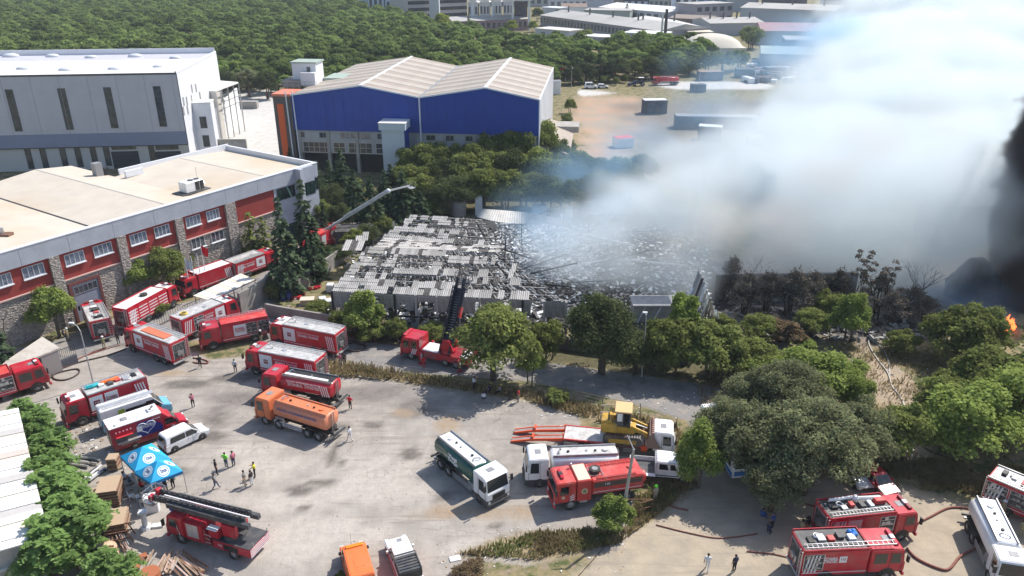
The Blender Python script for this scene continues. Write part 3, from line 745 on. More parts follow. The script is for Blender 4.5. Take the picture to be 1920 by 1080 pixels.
# the far forest: one mass, instanced from one mesh of points
me = bpy.data.meshes.new('pine_forest'); me.vertices.add(len(rest)); cz = np.column_stack([rest,np.zeros(len(rest))]).astype(np.float32); me.vertices.foreach_set('co',cz.ravel()); me.update()
far = link(me,'pine_forest'); tag(far,'dense stone pine forest stretching to the top left edge','forest',kind='stuff')
allc = MB()
fp = foliage_mesh('far_pine',L_PIN,np.array([[0,0,5.6],[1.4,.5,5.2],[-1.3,.8,5.3],[.2,-1.5,5.2],[-.9,-1.,5.5],[1.,-1.,5.6],[.3,1.6,5.1],[0,.2,6.4]]),np.array([1.9,1.5,1.5,1.4,1.3,1.3,1.4,1.3]),800,.75,90,.62,.65)
g = bpy.data.node_groups.new('forest_scatter','GeometryNodeTree'); g.interface.new_socket('Geometry',in_out='INPUT',socket_type='NodeSocketGeometry'); g.interface.new_socket('Geometry',in_out='OUTPUT',socket_type='NodeSocketGeometry')
gi = g.nodes.new('NodeGroupInput'); go = g.nodes.new('NodeGroupOutput'); mp_ = g.nodes.new('GeometryNodeMeshToPoints'); io = g.nodes.new('GeometryNodeInstanceOnPoints')
src = g.nodes.new('GeometryNodeObjectInfo')
fo = bpy.data.objects.new('pine_crown',fp)     # instanced only, never linked on its own
src.inputs['Object'].default_value = fo
rv = g.nodes.new('FunctionNodeRandomValue'); rv.data_type = 'FLOAT'; rv.inputs[2].default_value = .6; rv.inputs[3].default_value = 1.65
rr2 = g.nodes.new('FunctionNodeRandomValue'); rr2.data_type = 'FLOAT_VECTOR'; rr2.inputs[0].default_value = (0,0,0); rr2.inputs[1].default_value = (.15,.15,6.28)
g.links.new(gi.outputs[0],mp_.inputs[0]); g.links.new(mp_.outputs[0],io.inputs['Points']); g.links.new(src.outputs['Geometry'],io.inputs['Instance'])
g.links.new(rr2.outputs[0],io.inputs['Rotation']); g.links.new(rv.outputs[1],io.inputs['Scale']); g.links.new(io.outputs[0],go.inputs[0])
far.modifiers.new('scatter','NODES').node_group = g
# dark leafy trees in front of the forest by the pale ramp and behind the far road
for i,(u,v,R,H,key) in enumerate([(400,172,4.0,9,'dense'),(430,178,4.2,9.5,'dense'),(468,182,5.2,11,'oak2'),(500,186,4.4,10,'dense'),(445,165,4.5,10,'yellow')]):
    tree(key,u,v,R,H,'dark leafy tree at the head of the pale ramp, ' + ['leftmost','left of the broad one','broadest with a dark trunk','right by the orange corner','yellowish behind the others'][i])
for i,(u,v,R,H,key) in enumerate([(1072,158,4.5,7.5,'dense'),(1098,155,5,8.5,'dense'),(1125,152,4.2,10,'cypressd'),(1155,152,6,10,'dense'),(1190,148,5.5,9,'leafy'),(1220,148,6,9.5,'dense'),(1260,146,5.5,8.5,'dense'),(1290,142,5,8,'leafy'),
      (1325,140,6,10,'bushy'),(1355,136,5.5,10,'leafy'),(1385,132,5.5,9,'bushy'),(1245,128,6,8,'leafy'),(1300,126,6,8,'leafy')]):
    tree(key,u,v,R,H,'tall bluish tree, %s of the belt behind the far road' % ORD[i],'trees of the belt behind the far road')
for i,(u,v) in enumerate([(1078,157),(1088,160),(1110,156),(1131,158),(1139,156),(1155,160),(1172,156)]):
    tree('bushy',u,v,1.5,3.4,'small young tree, %s from the left beside the far road' % ORD[i],'young trees beside the far road')
for u,v,R,H,key,lb in [(828,62,8,12,'yellow','yellow green tree before the parking deck'),(960,62,5,8,'yellow','green tree at the end of the pink brick sheds'),(1096,82,6,8,'bushy','green tree before the long grey factory'),(660,28,14,15,'bright','pale green poplar group at the top edge'),(1408,92,8,12,'bushy','hazy tree right of the domed tent'),
                        (1008,40,5,10,'bushy','tree between the portal frame and the white sheds'),(1000,60,4,7,'yellow','small light green tree at the portal frame'),(1046,40,3.5,9,'dense','dark tree before the white truck shed'),(1175,36,3,10,'cypressd','dark cypress before the green sheds'),(1275,62,7,5,'dryshrub','dry brown bushes behind the chimney'),
                        (915,92,7,6,'dense','dark bushes at the forest edge, left'),(955,95,6,5,'dense','dark bushes at the forest edge, middle'),(1020,100,6,5,'dense','dark bushes at the forest edge, right')]:
    tree(key,u,v,R,H,lb,m=L_YEL if key == 'yellow' else None)

# ---- dry grass tufts of the verges
def tufts(name,label,polys,n,h,m,seed,keep=.0):
    r = np.random.RandomState(seed); P = []
    for poly in polys:
        w = world_poly(poly); lo = w.min(0); hi = w.max(0); q = r.uniform(lo,hi,(n*4,2)); d = sdist(q[:,0],q[:,1],w); q = q[d > 0]
        cl = wob(q[:,0],q[:,1],.9,seed + 5); q = q[cl > keep + r.uniform(-.4,.4,len(q))][:n]; P.append(q)
    P = np.vstack(P); k = len(P)
    base = np.column_stack([P,np.zeros(k)]); hh = h*r.uniform(.4,1.3,k); lean = r.normal(0,.35,(k,2))*hh[:,None]; top = base + np.column_stack([lean,hh]); w = r.normal(0,1,(k,2)); w /= np.linalg.norm(w,axis=1)[:,None]; w = np.column_stack([w*h*.11,np.zeros(k)])
    mid = (base + top)/2
    co = np.stack([base - w*.6,base + w*.6,mid + w*1.1,top,mid - w*1.1],1).reshape(-1,3); fa = np.arange(5*k).reshape(k,5)
    o = link(np_mesh(name,co,fa,m),name); tag(o,label,'grass',kind='stuff')
tufts('dry_grass','dry yellow grass of the verge between lot and road',[VERGE],9000,.75,L_GRS,3,-.5)
tufts('weeds','green weeds growing in the verge',[[(600,676),(690,690),(800,705),(960,730),(960,738),(800,716),(690,700)],VERGE2],2600,.5,L_GRN,9,.1)
tufts('scrub_grass','dry grass and weeds of the slope right of the road',[[(1700,870),(1760,860),(1930,880),(1960,930),(1800,925),(1690,915),(1620,880)],VERGE2,[(1300,700),(1560,640),(1760,660),(1900,700),(1900,860),(1760,900),(1500,900),(1330,850)]],9000,.45,L_GRS,13,-.1)

# ------------------------------------------------------------------ vehicles (local frame: +X forward, +Y left, origin on the ground at the centre)
def place2(f,r,side,W,L=None,anchor='f'):
    """centre and heading from the ground points under the visible flank: front f and rear r (survey positions), side 'L' or 'R'"""
    a = at(*f); b = at(*r); d = (a - b); l = d.length; d.normalize()
    n = Vector((-d.y,d.x,0))*(-1 if side == 'L' else 1)        # from the visible flank to the axis
    LL = L or l
    c = (a - d*LL/2 if anchor == 'f' else (a + b)/2) + n*W/2
    return c,math.atan2(d.y,d.x),LL

def wheel(root,x,y,r=.5,w=.32,dual=False,rim=RIM):
    s = 1 if y > 0 else -1; ww = w*(1.8 if dual else 1); M = MB()
    prof = [(r*.6,0),(r*.93,0),(r,.05),(r,ww - .05),(r*.93,ww),(r*.6,ww)]
    n = 18; vs = []; fs = []
    for i in range(n):
        t = 2*math.pi*i/n
        for rr,q in prof: vs.append((math.cos(t)*rr,(q - ww)*s,math.sin(t)*rr))
    k = len(prof)
    for i in range(n):
        j = (i + 1) % n
        for a in range(k - 1): fs.append((i*k + a,j*k + a,j*k + a + 1,i*k + a + 1))
    M.add(vs,fs)
    key = ('wheel',round(r,2),round(ww,2),s)
    if key not in TXT:
        R_ = MB(); R_.cyl((0,-ww*s,0),(0,-.07*s,0),r*.6,r*.6,14); R_.cyl((0,-.07*s,0),(0,.0,0),r*.34,r*.2,10)
        TXT[key] = (M.mesh('wheel',TYRE,True),R_.mesh('rim',RIM))
    o = link(TXT[key][0],'wheel',root,(x,y,r)); rm = link(TXT[key][1],'rim',o)
    return o

def bevelled(mb,name,m,parent,w=.05,seg=2,smooth=False):
    me = mb.mesh(name,m); bm = bmesh.new(); bm.from_mesh(me)
    bmesh.ops.remove_doubles(bm,verts=bm.verts,dist=1e-4)
    ed = [e for e in bm.edges if len(e.link_faces) == 2 and e.calc_face_angle(0) > .5]
    bmesh.ops.bevel(bm,geom=ed,offset=w,segments=seg,affect='EDGES',clamp_overlap=True)
    bm.to_mesh(me); bm.free(); me.update()
    return link(me,name,parent)

def cab(root,xf,ln,W,zb,H,paint,lower=None,crew=False,tilt=.28,roof=None,hatch=True,deflector=False,stripes=False):
    """cab over engine: shell with windscreen, side windows, grille, bumper, lamps, mirrors, roof hatch"""
    xb = xf - ln; h = W/2
    prof = [(xb,zb + .25),(xf,zb + .25),(xf,zb + 1.05),(xf - tilt*.35,zb + 1.25),(xf - tilt,H - .16),(xf - tilt - .25,H),(xb,H)]
    bevelled(MB().prism(prof,-h,h),'cab',paint,root,.07)
    if lower: bevelled(MB().box(xb + .02,xf + .03,-h - .01,h + .01,zb - .15,zb + .45),'lower_cab',lower,root,.04,1)
    # windscreen on the slanted front
    z0,z1 = zb + 1.22,H - .24; x_ = lambda z: xf - tilt*.35 - (tilt*.65)*(z - zb - 1.25)/(H - .16 - zb - 1.25) + .012
    m = MB(); m.add([(x_(z0),-h + .12,z0),(x_(z0),h - .12,z0),(x_(z1),h - .2,z1),(x_(z1),-h + .2,z1)],[(0,1,2,3)]); m.build('windscreen',GLS,root)
    for s in (-1,1):
        y = s*(h + .012)
        m = MB(); a,b_ = xf - .42,xf - 1.22
        m.prism([(a,zb + 1.12),(a - .1,H - .38),(b_,H - .38),(b_,zb + 1.12)],y - .004,y + .004); m.build('side_window',GLS,root)
        if crew:
            m = MB(); a,b_ = xf - 1.55,xb + .35
            m.prism([(a,zb + 1.12),(a,H - .38),(b_,H - .38),(b_,zb + 1.12)],y - .004,y + .004); m.build('rear_window',GLS,root)
        dr = MB(); dr.bar((xf - 1.32,y,zb + .3),(xf - 1.32,y,H - .25),.02,.03); dr.bar((xf - .3,y,zb + .3),(xf - .3,y,zb + 1.2),.02,.03); dr.bar((xf - 1.32,y,zb + .32),(xf - .3,y,zb + .32),.03,.02); dr.build('door_seam',BLK,root)
        mi = MB(); mi.box(xf - .12,xf + .02,s*(h + .1),s*(h + .34),H - 1.05,H - .45); mi.bar((xf - .1,s*h,H - .45),(xf - .05,s*(h + .22),H - .45),.04,.04); mi.build('mirror',BLK,root)
        hl = MB(); hl.box(xf - .02,xf + .045,s*(h - .1) - .22*(s > 0),s*(h - .1) + .22*(s < 0),zb + .12,zb + .34); hl.build('headlight',HLT,root)
        if stripes:
            for q in range(3):
                m = MB(); x1 = xf - 1.45 - q*.22
                m.prism([(x1,zb + .35),(x1 - .12,zb + .35),(x1 - .42,zb + 1.1),(x1 - .30,zb + 1.1)],y - .003,y + .005); m.build('stripe',WHTR,root)
    g = MB(); g.box(xf - .02,xf + .03,-h*.55,h*.55,zb + .42,zb + .92)
    for q in range(4): g.box(xf + .03,xf + .05,-h*.52,h*.52,zb + .47 + q*.12,zb + .51 + q*.12)
    g.build('grille',BLK,root)
    bevelled(MB().box(xf - .1,xf + .12,-h,h,zb - .18,zb + .1),'bumper',lower or paint,root,.05,1)
    if hatch: MB().box(xf - 1.5,xf - .95,-.33,.33,H,H + .03).build('roof_hatch',GREY,root)
    if deflector: bevelled(MB().prism([(xb,H - .02),(xf - .9,H - .02),(xb + .25,H + .45),(xb,H + .45)],-h*.85,h*.85),'roof_deflector',roof or paint,root,.06)

def chassis(root,L,W,zt=.95,x0=None,x1=None):
    m = MB(); a = -L/2 if x0 is None else x0; b_ = L/2 - .2 if x1 is None else x1
    for s in (-1,1): m.box(a,b_,s*.38 - .06,s*.38 + .06,zt - .3,zt)
    for k in range(5): m.box(a + .3 + k*(b_ - a - .8)/4,a + .42 + k*(b_ - a - .8)/4,-.4,.4,zt - .25,zt - .05)
    m.build('chassis',BLK,root)

def lightbar(root,x,H,W=1.5,col=BLUL,base=WHT,w=.3):
    m = MB(); m.cur = 0; m.rbox(x - w/2,x + w/2,-W/2,W/2,H + .04,H + .2,.04); o = m.build('light_bar',col,root)
    n = MB(); n.box(x - w/2 - .01,x + w/2 + .01,-.22,.22,H + .05,H + .215); n.build('light_bar_centre',base,root)

def ladder(root,p0,p1,w=.42,rungs=14,m=ALU,name='ladder',r=.035):
    b = MB(); p0 = Vector(p0); p1 = Vector(p1); d = (p1 - p0).normalized(); up = Vector((0,0,1)) if abs(d.z) < .9 else Vector((0,1,0)) if False else Vector((1,0,0))
    a = d.cross(up).normalized()*w/2
    if abs(d.z) > .9: a = Vector((0,w/2,0))
    b.bar(p0 + a,p1 + a,r*1.3,r*2.2); b.bar(p0 - a,p1 - a,r*1.3,r*2.2)
    for k in range(rungs):
        q = p0.lerp(p1,(k + .5)/rungs); b.bar(q - a,q + a,r,r)
    return b.build(name,m,root)

def hose_coil(name,parent,c,R,turns,r,m,loc=None):
    b = MB(); pts = []
    for k in range(turns*14 + 1):
        t = k/14*2*math.pi; q = R*(1 - .12*(k/14)/max(turns,1)); pts.append((c[0] + math.cos(t)*q,c[1] + math.sin(t)*q,c[2] + r*.5*k/14/1.2))
    b.path(pts,r,5); return b.build(name,m,parent)

def fire_truck(label,f,r,side,L=8.6,W=2.5,H=3.25,cabl=1.9,crew=False,axles=(3,),paint=RED,roof='white',ladder_side=-1,panel='emblem',open_=(),rear='open',text='İSTANBUL  İTFAİYESİ',stripes=True,group='red fire trucks on the scene',name='fire_truck',extras=(),cabh=None,anchor='f',cut=1.0,cabroof=None,bar=DRED,textcol=WHTR):
    c,rz,_ = place2(f,r,side,W,L,anchor)
    t = thing(name,label,'fire truck',c,rz,group)
    h = W/2; xf = L/2; xb = xf - cabl; bz = .75; x0 = -L/2; bx1 = xb - .12; Hc = cabh or H - .12
    chassis(t,L,W)
    cab(t,xf,cabl,W,.55,Hc,paint,DGREY if False else None,crew,stripes=False,hatch=True)
    if cabroof: MB().box(xb + .1,xf - .75,-h + .2,h - .2,Hc,Hc + .025).build('cab_roof_panel',cabroof,t)
    lightbar(t,xf - .75,Hc,1.7,bar,WHT)
    # body shell in red, cut into lower skirt, lockers and cornice
    sk = MB(); sk.box(x0,bx1,-h,h,bz,H - .02,ty=.0); bevelled(sk,'body',paint,t,.05)
    dk = MB(); dk.box(x0 + .12,bx1 - .12,-h + .12,h - .12,H - .02,H + .01); dk.build('roof_deck',{'white': ALUR,'dark': DGREY,'red': LRED,'pale': MATS['white_paint']}[roof],t)
    rl = MB()
    for s in (-1,1):
        rl.bar((x0 + .05,s*(h - .05),H + .06),(bx1 - .05,s*(h - .05),H + .06),.07,.14)
    rl.bar((bx1 - .05,-h + .05,H + .05),(bx1 - .05,h - .05,H + .05),.07,.12); rl.build('roof_rail',paint if roof != 'white' else ALU,t)
    # panels and lockers on both flanks
    n = 4 if L - cabl > 5.6 else 3; seg = (bx1 - x0)/n
    for s in (-1,1):
        y = s*(h + .008)
        for k in range(n):
            a = bx1 - seg*k - .08; b_ = a - seg + .16; z0,z1 = bz + .55,H - .3
            fr = MB(); fr.bar((a,y,z0),(a,y,z1),.03,.05); fr.bar((b_,y,z0),(b_,y,z1),.03,.05); fr.bar((b_,y,z1),(a,y,z1),.05,.03); fr.bar((b_,y,z0),(a,y,z0),.05,.03)
            if k in open_ and (s == (1 if side == 'L' else -1)):
                m = MB(); m.box(b_ + .04,a - .04,y - .004,y + .004,z0 + .03,z1 - .03); lk = m.build('locker',INT,t)
                q = MB()
                for j in range(3): q.box(b_ + .06,a - .06,y + s*.005,y + s*.03,z0 + .15 + j*(z1 - z0)/3,z0 + .2 + j*(z1 - z0)/3)
                rr = random.Random(k + int(L*10))
                for j in range(9):
                    u_ = rr.uniform(b_ + .12,a - .35); w_ = z0 + .2 + rr.choice((0,1,2))*(z1 - z0)/3; q.box(u_,u_ + rr.uniform(.12,.3),y + s*.005,y + s*.05,w_,w_ + rr.uniform(.12,.35))
                q.build('equipment',rr.choice((SILV,ALU)),lk); fr.build('locker_frame',ALU,t)
            elif panel == 'emblem' and k == 0:
                MB().box(b_ + .02,a - .02,y - .005,y + .006,z0 - .02,z1).build('white_panel',WHTR,t)
                e = MB(); e.box((a + b_)/2 - .28,(a + b_)/2 + .28,y,y + s*.012,(z0 + z1)/2 - .26,(z0 + z1)/2 + .26); e.build('emblem_plate',DRED,t)
                lettering('112',.3,WHTR,t,((a + b_)/2,y + s*.016,(z0 + z1)/2 + .03),s,.03)
            elif panel == 'white_text' and k == 1:
                MB().box(b_ - .1,a + .1,y - .005,y + .006,z0 - .02,z1 - .02).build('white_panel',WHTR,t)
                lettering('İSTANBUL\nİTFAİYESİ',.42,RED,t,((a + b_)/2,y + s*.012,(z0 + z1)/2),s,.03,width=seg*.82)
            elif panel == 'two_white' and k in (0,1):
                MB().box(b_ + .02,a - .02,y - .005,y + .006,z0 - .02,z1).build('white_panel',MATS['white_paint'],t)
                if k == 1: lettering('İSTANBUL\nİTFAİYESİ',.38,DRED,t,((a + b_)/2,y + s*.012,(z0 + z1)/2),s,.03,width=seg*.75)
                else:
                    MB().box((a + b_)/2 - .3,(a + b_)/2 + .3,y,y + s*.012,(z0 + z1)/2 - .25,(z0 + z1)/2 + .3).build('emblem_plate',DRED,t); lettering('112',.3,WHTR,t,((a + b_)/2,y + s*.016,(z0 + z1)/2 + .03),s,.03)
            elif panel == 'badge' and k == 1:
                MB().box((a + b_)/2 + .25,(a + b_)/2 + .85,y,y + s*.012,(z0 + z1)/2 - .1,(z0 + z1)/2 + .5).build('badge',WHTR,t); lettering('112',.26,DRED,t,((a + b_)/2 + .55,y + s*.016,(z0 + z1)/2 + .22),s,.03)
                lettering('İSTANBUL\nİTFAİYESİ',.36,WHTR,t,((a + b_)/2 - .4,y + s*.012,(z0 + z1)/2 + .18),s,.03,width=seg*.62)
            elif panel == 'shutters' and k != 1:
                MB().box(b_ + .03,a - .03,y - .005,y + .006,z0,z1).build('roller_shutter',ALU,t)
            elif panel == 'lines':
                for j in range(4): MB().box(b_ + .05,a - .05,y - .005,y + .008,z0 + .1 + j*.4,z0 + .22 + j*.4).build('white_line',WHTR,t)
            if panel in ('emblem',) and k == 1:
                pass
        if panel == 'emblem':
            lettering(text,.36,WHTR,t,(bx1 - seg*1.95,y + s*.004,H - 1.0),s,.035,width=seg*1.55)
            lettering('İSTANBUL BÜYÜKŞEHİR BELEDİYESİ',.16,WHTR,t,(bx1 - seg*1.95,y + s*.004,H - .62),s,.02,width=seg*1.7)
        if stripes:
            for q in range(4):
                x1 = x0 + .18 + q*.27
                m = MB(); m.prism([(x1,bz + .35),(x1 + .13,bz + .35),(x1 + .38,H - .4),(x1 + .25,H - .4)],y - .003,y + s*.008); m.build('stripe',WHTR,t)
        MB().box(x0 + .05,bx1 - .05,y - .004,y + s*.012,bz + .28,bz + .34).build('reflective_line',WHTR,t)
        # wheel arches
        for ax in ([xf - 1.35] if cabl > 1 else []) + [x0 + a_ for a_ in AX(axles,L)]:
            ar = MB(); vs = []; fs = []; N_ = 10
            for i in range(N_ + 1):
                tt = math.pi*i/N_
                for q in (.56,.68): vs.append((ax + math.cos(tt)*q,y + s*.01,.55 + math.sin(tt)*q))
            for i in range(N_): fs.append((2*i,2*i + 1,2*i + 3,2*i + 2))
            ar.add(vs,fs)
            ar.add([(ax + math.cos(math.pi*i/N_)*.56,y + s*.006,.55 + math.sin(math.pi*i/N_)*.56) for i in range(N_ + 1)],[tuple(range(N_ + 1))])
            ar.build('wheel_arch',BLK,t)
    # rear
    if rear == 'open':
        MB().box(x0 - .012,x0 - .004,-h + .62,h - .3,bz + .25,H - .35).build('pump_bay',INT,t)
        q = MB(); q.cyl((x0 - .02,.25,bz + .9),(x0 - .2,.25,bz + .9),.32,.3,12); q.box(x0 - .1,x0 - .01,-.35,-.05,bz + .4,bz + 1.1); q.cyl((x0 - .02,-.2,bz + .3),(x0 - .18,-.2,bz + .3),.1,.1,8); q.build('pump',SILV,t)
        fr = MB(); fr.bar((x0 - .02,-h + .6,bz + .25),(x0 - .02,-h + .6,H - .33),.05,.05); fr.bar((x0 - .02,h - .28,bz + .25),(x0 - .02,h - .28,H - .33),.05,.05); fr.bar((x0 - .02,-h + .6,H - .33),(x0 - .02,h - .28,H - .33),.05,.05); fr.build('bay_frame',ALU,t)
        ladder(t,(x0 - .07,-h + .3,.6),(x0 - .07,-h + .3,H - .1),.34,8,ALU,'rear_ladder')
    else:
        MB().box(x0 - .01,x0 - .004,-h + .3,h - .3,bz + .3,H - .35).build('rear_shutter',ALU,t)
    for s in (-1,1): MB().box(x0 - .03,x0,s*(h - .14) - .09,s*(h - .14) + .09,bz + .02,bz + .24).build('tail_light',RED,t)
    MB().box(x0 - .15,x0 + .1,-h + .05,h - .05,.5,.66).build('rear_step',ALU,t)
    # roof gear
    ly = ladder_side*(h - .45)
    if 'ladder' in extras or ladder_side: ladder(t,(x0 + .2,ly,H + .16),(bx1 - .2 if 'longladder' not in extras else xf - .9,ly,H + .16 if 'longladder' not in extras else H + .2),.4,18)
    if 'monitor' in extras:
        q = MB(); q.cyl((bx1 - 1.1,0,H),(bx1 - 1.1,0,H + .25),.09,.07,8); q.path([(bx1 - 1.1,0,H + .22),(bx1 - .9,.05,H + .38),(bx1 - .55,.12,H + .45)],[.07,.06,.045],8); q.build('water_monitor',SILV,t)
    if 'hatch' in extras: MB().cyl((0,-.1,H + .01),(0,-.1,H + .09),.32,.32,14).build('tank_hatch',ALU,t)
    if 'coil' in extras: hose_coil('hose_coil',t,(-.5,.1,H + .08),.55,3,.06,BLK)
    if 'spare' in extras:
        q = MB(); q.cyl((-.3,0,H + .03),(-.3,0,H + .27),.48,.48,16); q.build('spare_wheel',TYRE,t)
    if 'yellow' in extras: hose_coil('hose_coil',t,(x0 + 1.3,.1,H + .1),.42,4,.07,mat('yellow_hose',(.6,.42,.05),.7))
    if 'gear' in extras:
        rr = random.Random(int(L*100))
        for k_,(m_,nm) in enumerate([(BLK,'black_case'),(ALU,'metal_case'),(LRED,'red_case'),(DGREY,'grey_case'),(WHT,'white_case')]):
            a = x0 + .7 + k_*.8; q = MB(); q.rbox(a,a + rr.uniform(.35,.65),rr.uniform(-.5,-.1),rr.uniform(.15,.6),H + .01,H + rr.uniform(.15,.32),.03); q.build(nm,m_,t)
        hose_coil('hose_coil',t,(x0 + 1.6,.35,H + .1),.28,3,.05,WHT)
    if 'trough' in extras:
        MB().box(x0 + 1.6,bx1 - .9,-.35,.75,H + .01,H + .1).build('roof_trough',mat('orange_red_tray',(.62,.17,.09),.6),t)
    if 'bluebag' in extras:
        q = MB(); [q.ball((bx1 - .9 + rnd()*.7,.2 + rnd()*.5,H + .16),.22,7,5,(1,1,.7)) for _ in range(5)]; q.build('blue_bag',mat('blue_tarp',(.02,.16,.5),.6),t)
    if 'rolls' in extras:
        q = MB(); q.path([(xb - 1.6,-.3,H + .2),(xb - 1.1,-.15,H + .24),(xb - .4,-.3,H + .2)],.2,6); q.build('turquoise_roll',mat('turquoise_tarp',(.03,.42,.46),.6),t)
        q = MB(); q.path([(xb - 3.6,-.35,H + .16),(xb - 2.8,-.15,H + .22),(xb - 1.9,-.25,H + .18)],.2,6); q.build('orange_roll',mat('orange_tarp',(.75,.16,.03),.6),t)
    if 'arm' in extras:
        q = MB(); q.path([(bx1 - .5,.45,H + .3),(bx1 - 2.6,.5,H + .45),(bx1 - 2.9,.75,H + .35),(x0 + .9,.8,H + .25)],.13,6); q.ball((bx1 - 2.7,.55,H + .4),.28,8,5); q.build('folded_arm',WHT,t)
        q = MB(); q.rbox(bx1 - 1.2,bx1 - .3,-.1,.5,H + .01,H + .4,.05); q.build('arm_base',LRED,t)
    # wheels
    for s in (-1,1):
        wheel(t,xf - 1.35,s*(h + .015),.53)
        for a_ in AX(axles,L): wheel(t,x0 + a_,s*(h + .015),.53,dual=True)
    return t

def AX(axles,L):
    n = axles[0] if axles else 2
    return {2: [1.9],3: [1.75,3.1],4: [1.3,2.65,L - 3.2]}[n]

G_FT = 'red fire trucks on the scene'
fire_truck('red rescue truck with open locker, cut off by the left edge',(98,727),(-55,775),'R',8.0,axles=(2,),cabl=3.1,crew=True,roof='red',panel='none',open_=(0,1),H=3.15,ladder_side=0)
fire_truck('red fire truck with turquoise and orange rolls on its roof, beside the blue van',(130,808),(283,755),'L',8.2,axles=(2,),cabl=2.2,H=3.15,roof='white',panel='two_white',extras=('rolls','ladder','gear'),stripes=True,cabroof=MATS['white_paint'])
fire_truck('red fire truck seen from behind, parked nose to the factory door',(159,606),(178,650),'L',7.4,axles=(2,),cabl=1.9,H=3.1,roof='white',panel='shutters',extras=('hatch','spare','gear'),ladder_side=-1)
fire_truck('red tanker fire truck with a tyre ring on its white roof on the factory drive',(340,570),(257,618),'R',9.2,axles=(3,),cabl=2.0,H=3.2,roof='pale',panel='lines',extras=('spare',),ladder_side=0,cabroof=MATS['white_paint'])
fire_truck('red fire truck with a faded red trough in its roof, parked askew before the gate',(237,656),(328,692),'L',9.0,axles=(3,),cabl=2.0,H=3.2,roof='white',panel='emblem',extras=('trough',),ladder_side=-1)
fire_truck('red fire truck with a yellow hose coil on the roof, by the iron fence',(452,598),(357,640),'R',8.4,axles=(3,),cabl=2.0,H=3.15,roof='white',panel='emblem',extras=('yellow','hatch'),ladder_side=0,open_=(2,),cabroof=MATS['white_paint'])
fire_truck('red fire truck with the white lettered panel and a long ladder on its roof',(380,661),(497,637),'L',8.2,axles=(2,),cabl=2.4,H=3.05,roof='red',panel='white_text',extras=('longladder',),open_=(2,3),ladder_side=-1,stripes=False)
fire_truck('red tanker fire truck on the road, rear pump bay toward the hose ring',(508,648),(632,674),'L',9.6,axles=(3,),cabl=1.95,H=3.25,roof='white',extras=('monitor','hatch'),ladder_side=-1,cabroof=MATS['white_paint'])
fire_truck('red tanker fire truck on the lot, just in front of the one on the road',(462,700),(594,727),'L',9.5,axles=(3,),cabl=1.95,H=3.25,roof='white',extras=('monitor','hatch'),ladder_side=-1)
fire_truck('red fire truck half hidden by the flagpoles at the carport',(349,562),(430,532),'L',8.0,axles=(2,),cabl=2.2,H=2.9,roof='pale',panel='none',ladder_side=0)
fire_truck('red fire truck between the carport and the spruces',(524,500),(450,528),'R',7.6,axles=(2,),cabl=2.2,H=2.9,roof='white',panel='emblem',extras=('hatch',),ladder_side=-1)
fire_truck('red fire truck with a folded white arm on its roof under the oak',(1715,1012),(1565,1030),'R',8.0,axles=(2,),cabl=2.1,H=3.1,roof='dark',panel='shutters',extras=('arm','ladder','gear'),open_=(0,3),ladder_side=-1,cabh=2.9)
fire_truck('red pumper marked 112 with a blue bag on its roof, at the bottom edge',(1690,1086),(1500,1095),'R',8.2,axles=(2,),cabl=2.9,crew=True,H=3.15,roof='dark',panel='badge',extras=('longladder','gear','bluebag'),open_=(2,3),ladder_side=-1,bar=RED)
fire_truck('red fire truck cut by the right edge, rear to the dry grass',(2030,1035),(1880,968),'R',7.8,axles=(2,),cabl=2.2,H=3.1,roof='white',panel='shutters',open_=(1,2),extras=('gear',),anchor='f')
fire_truck('small far red fire truck parked behind the tall spruces',(640,452),(612,468),'R',6.5,axles=(2,),cabl=2.2,H=2.9,roof='red',panel='shutters',ladder_side=0,anchor='m')

# ---- tankers
def tank_body(t,x0,x1,zc,ry,rz,m,name='tank',flat=0.0,n=20):
    b = MB(); vs = []; fs = []; xs = [x0,x0 + .12,x1 - .12,x1]; sc = [.86,1,1,.86]
    for x,s in zip(xs,sc):
        for i in range(n):
            a = 2*math.pi*i/n; c_,s_ = math.cos(a),math.sin(a)
            e = .62                                                  # super-ellipse section
            vs.append((x,ry*s*abs(c_) ** e*(1 if c_ > 0 else -1),zc + rz*s*abs(s_) ** e*(1 if s_ > 0 else -1)))
    for k in range(3):
        for i in range(n):
            j = (i + 1) % n; fs.append((k*n + i,k*n + j,k*n + n + j,k*n + n + i))
    fs += [tuple(range(n - 1,-1,-1)),tuple(range(3*n,4*n))]
    return b.add(vs,fs).build(name,m,t,True)

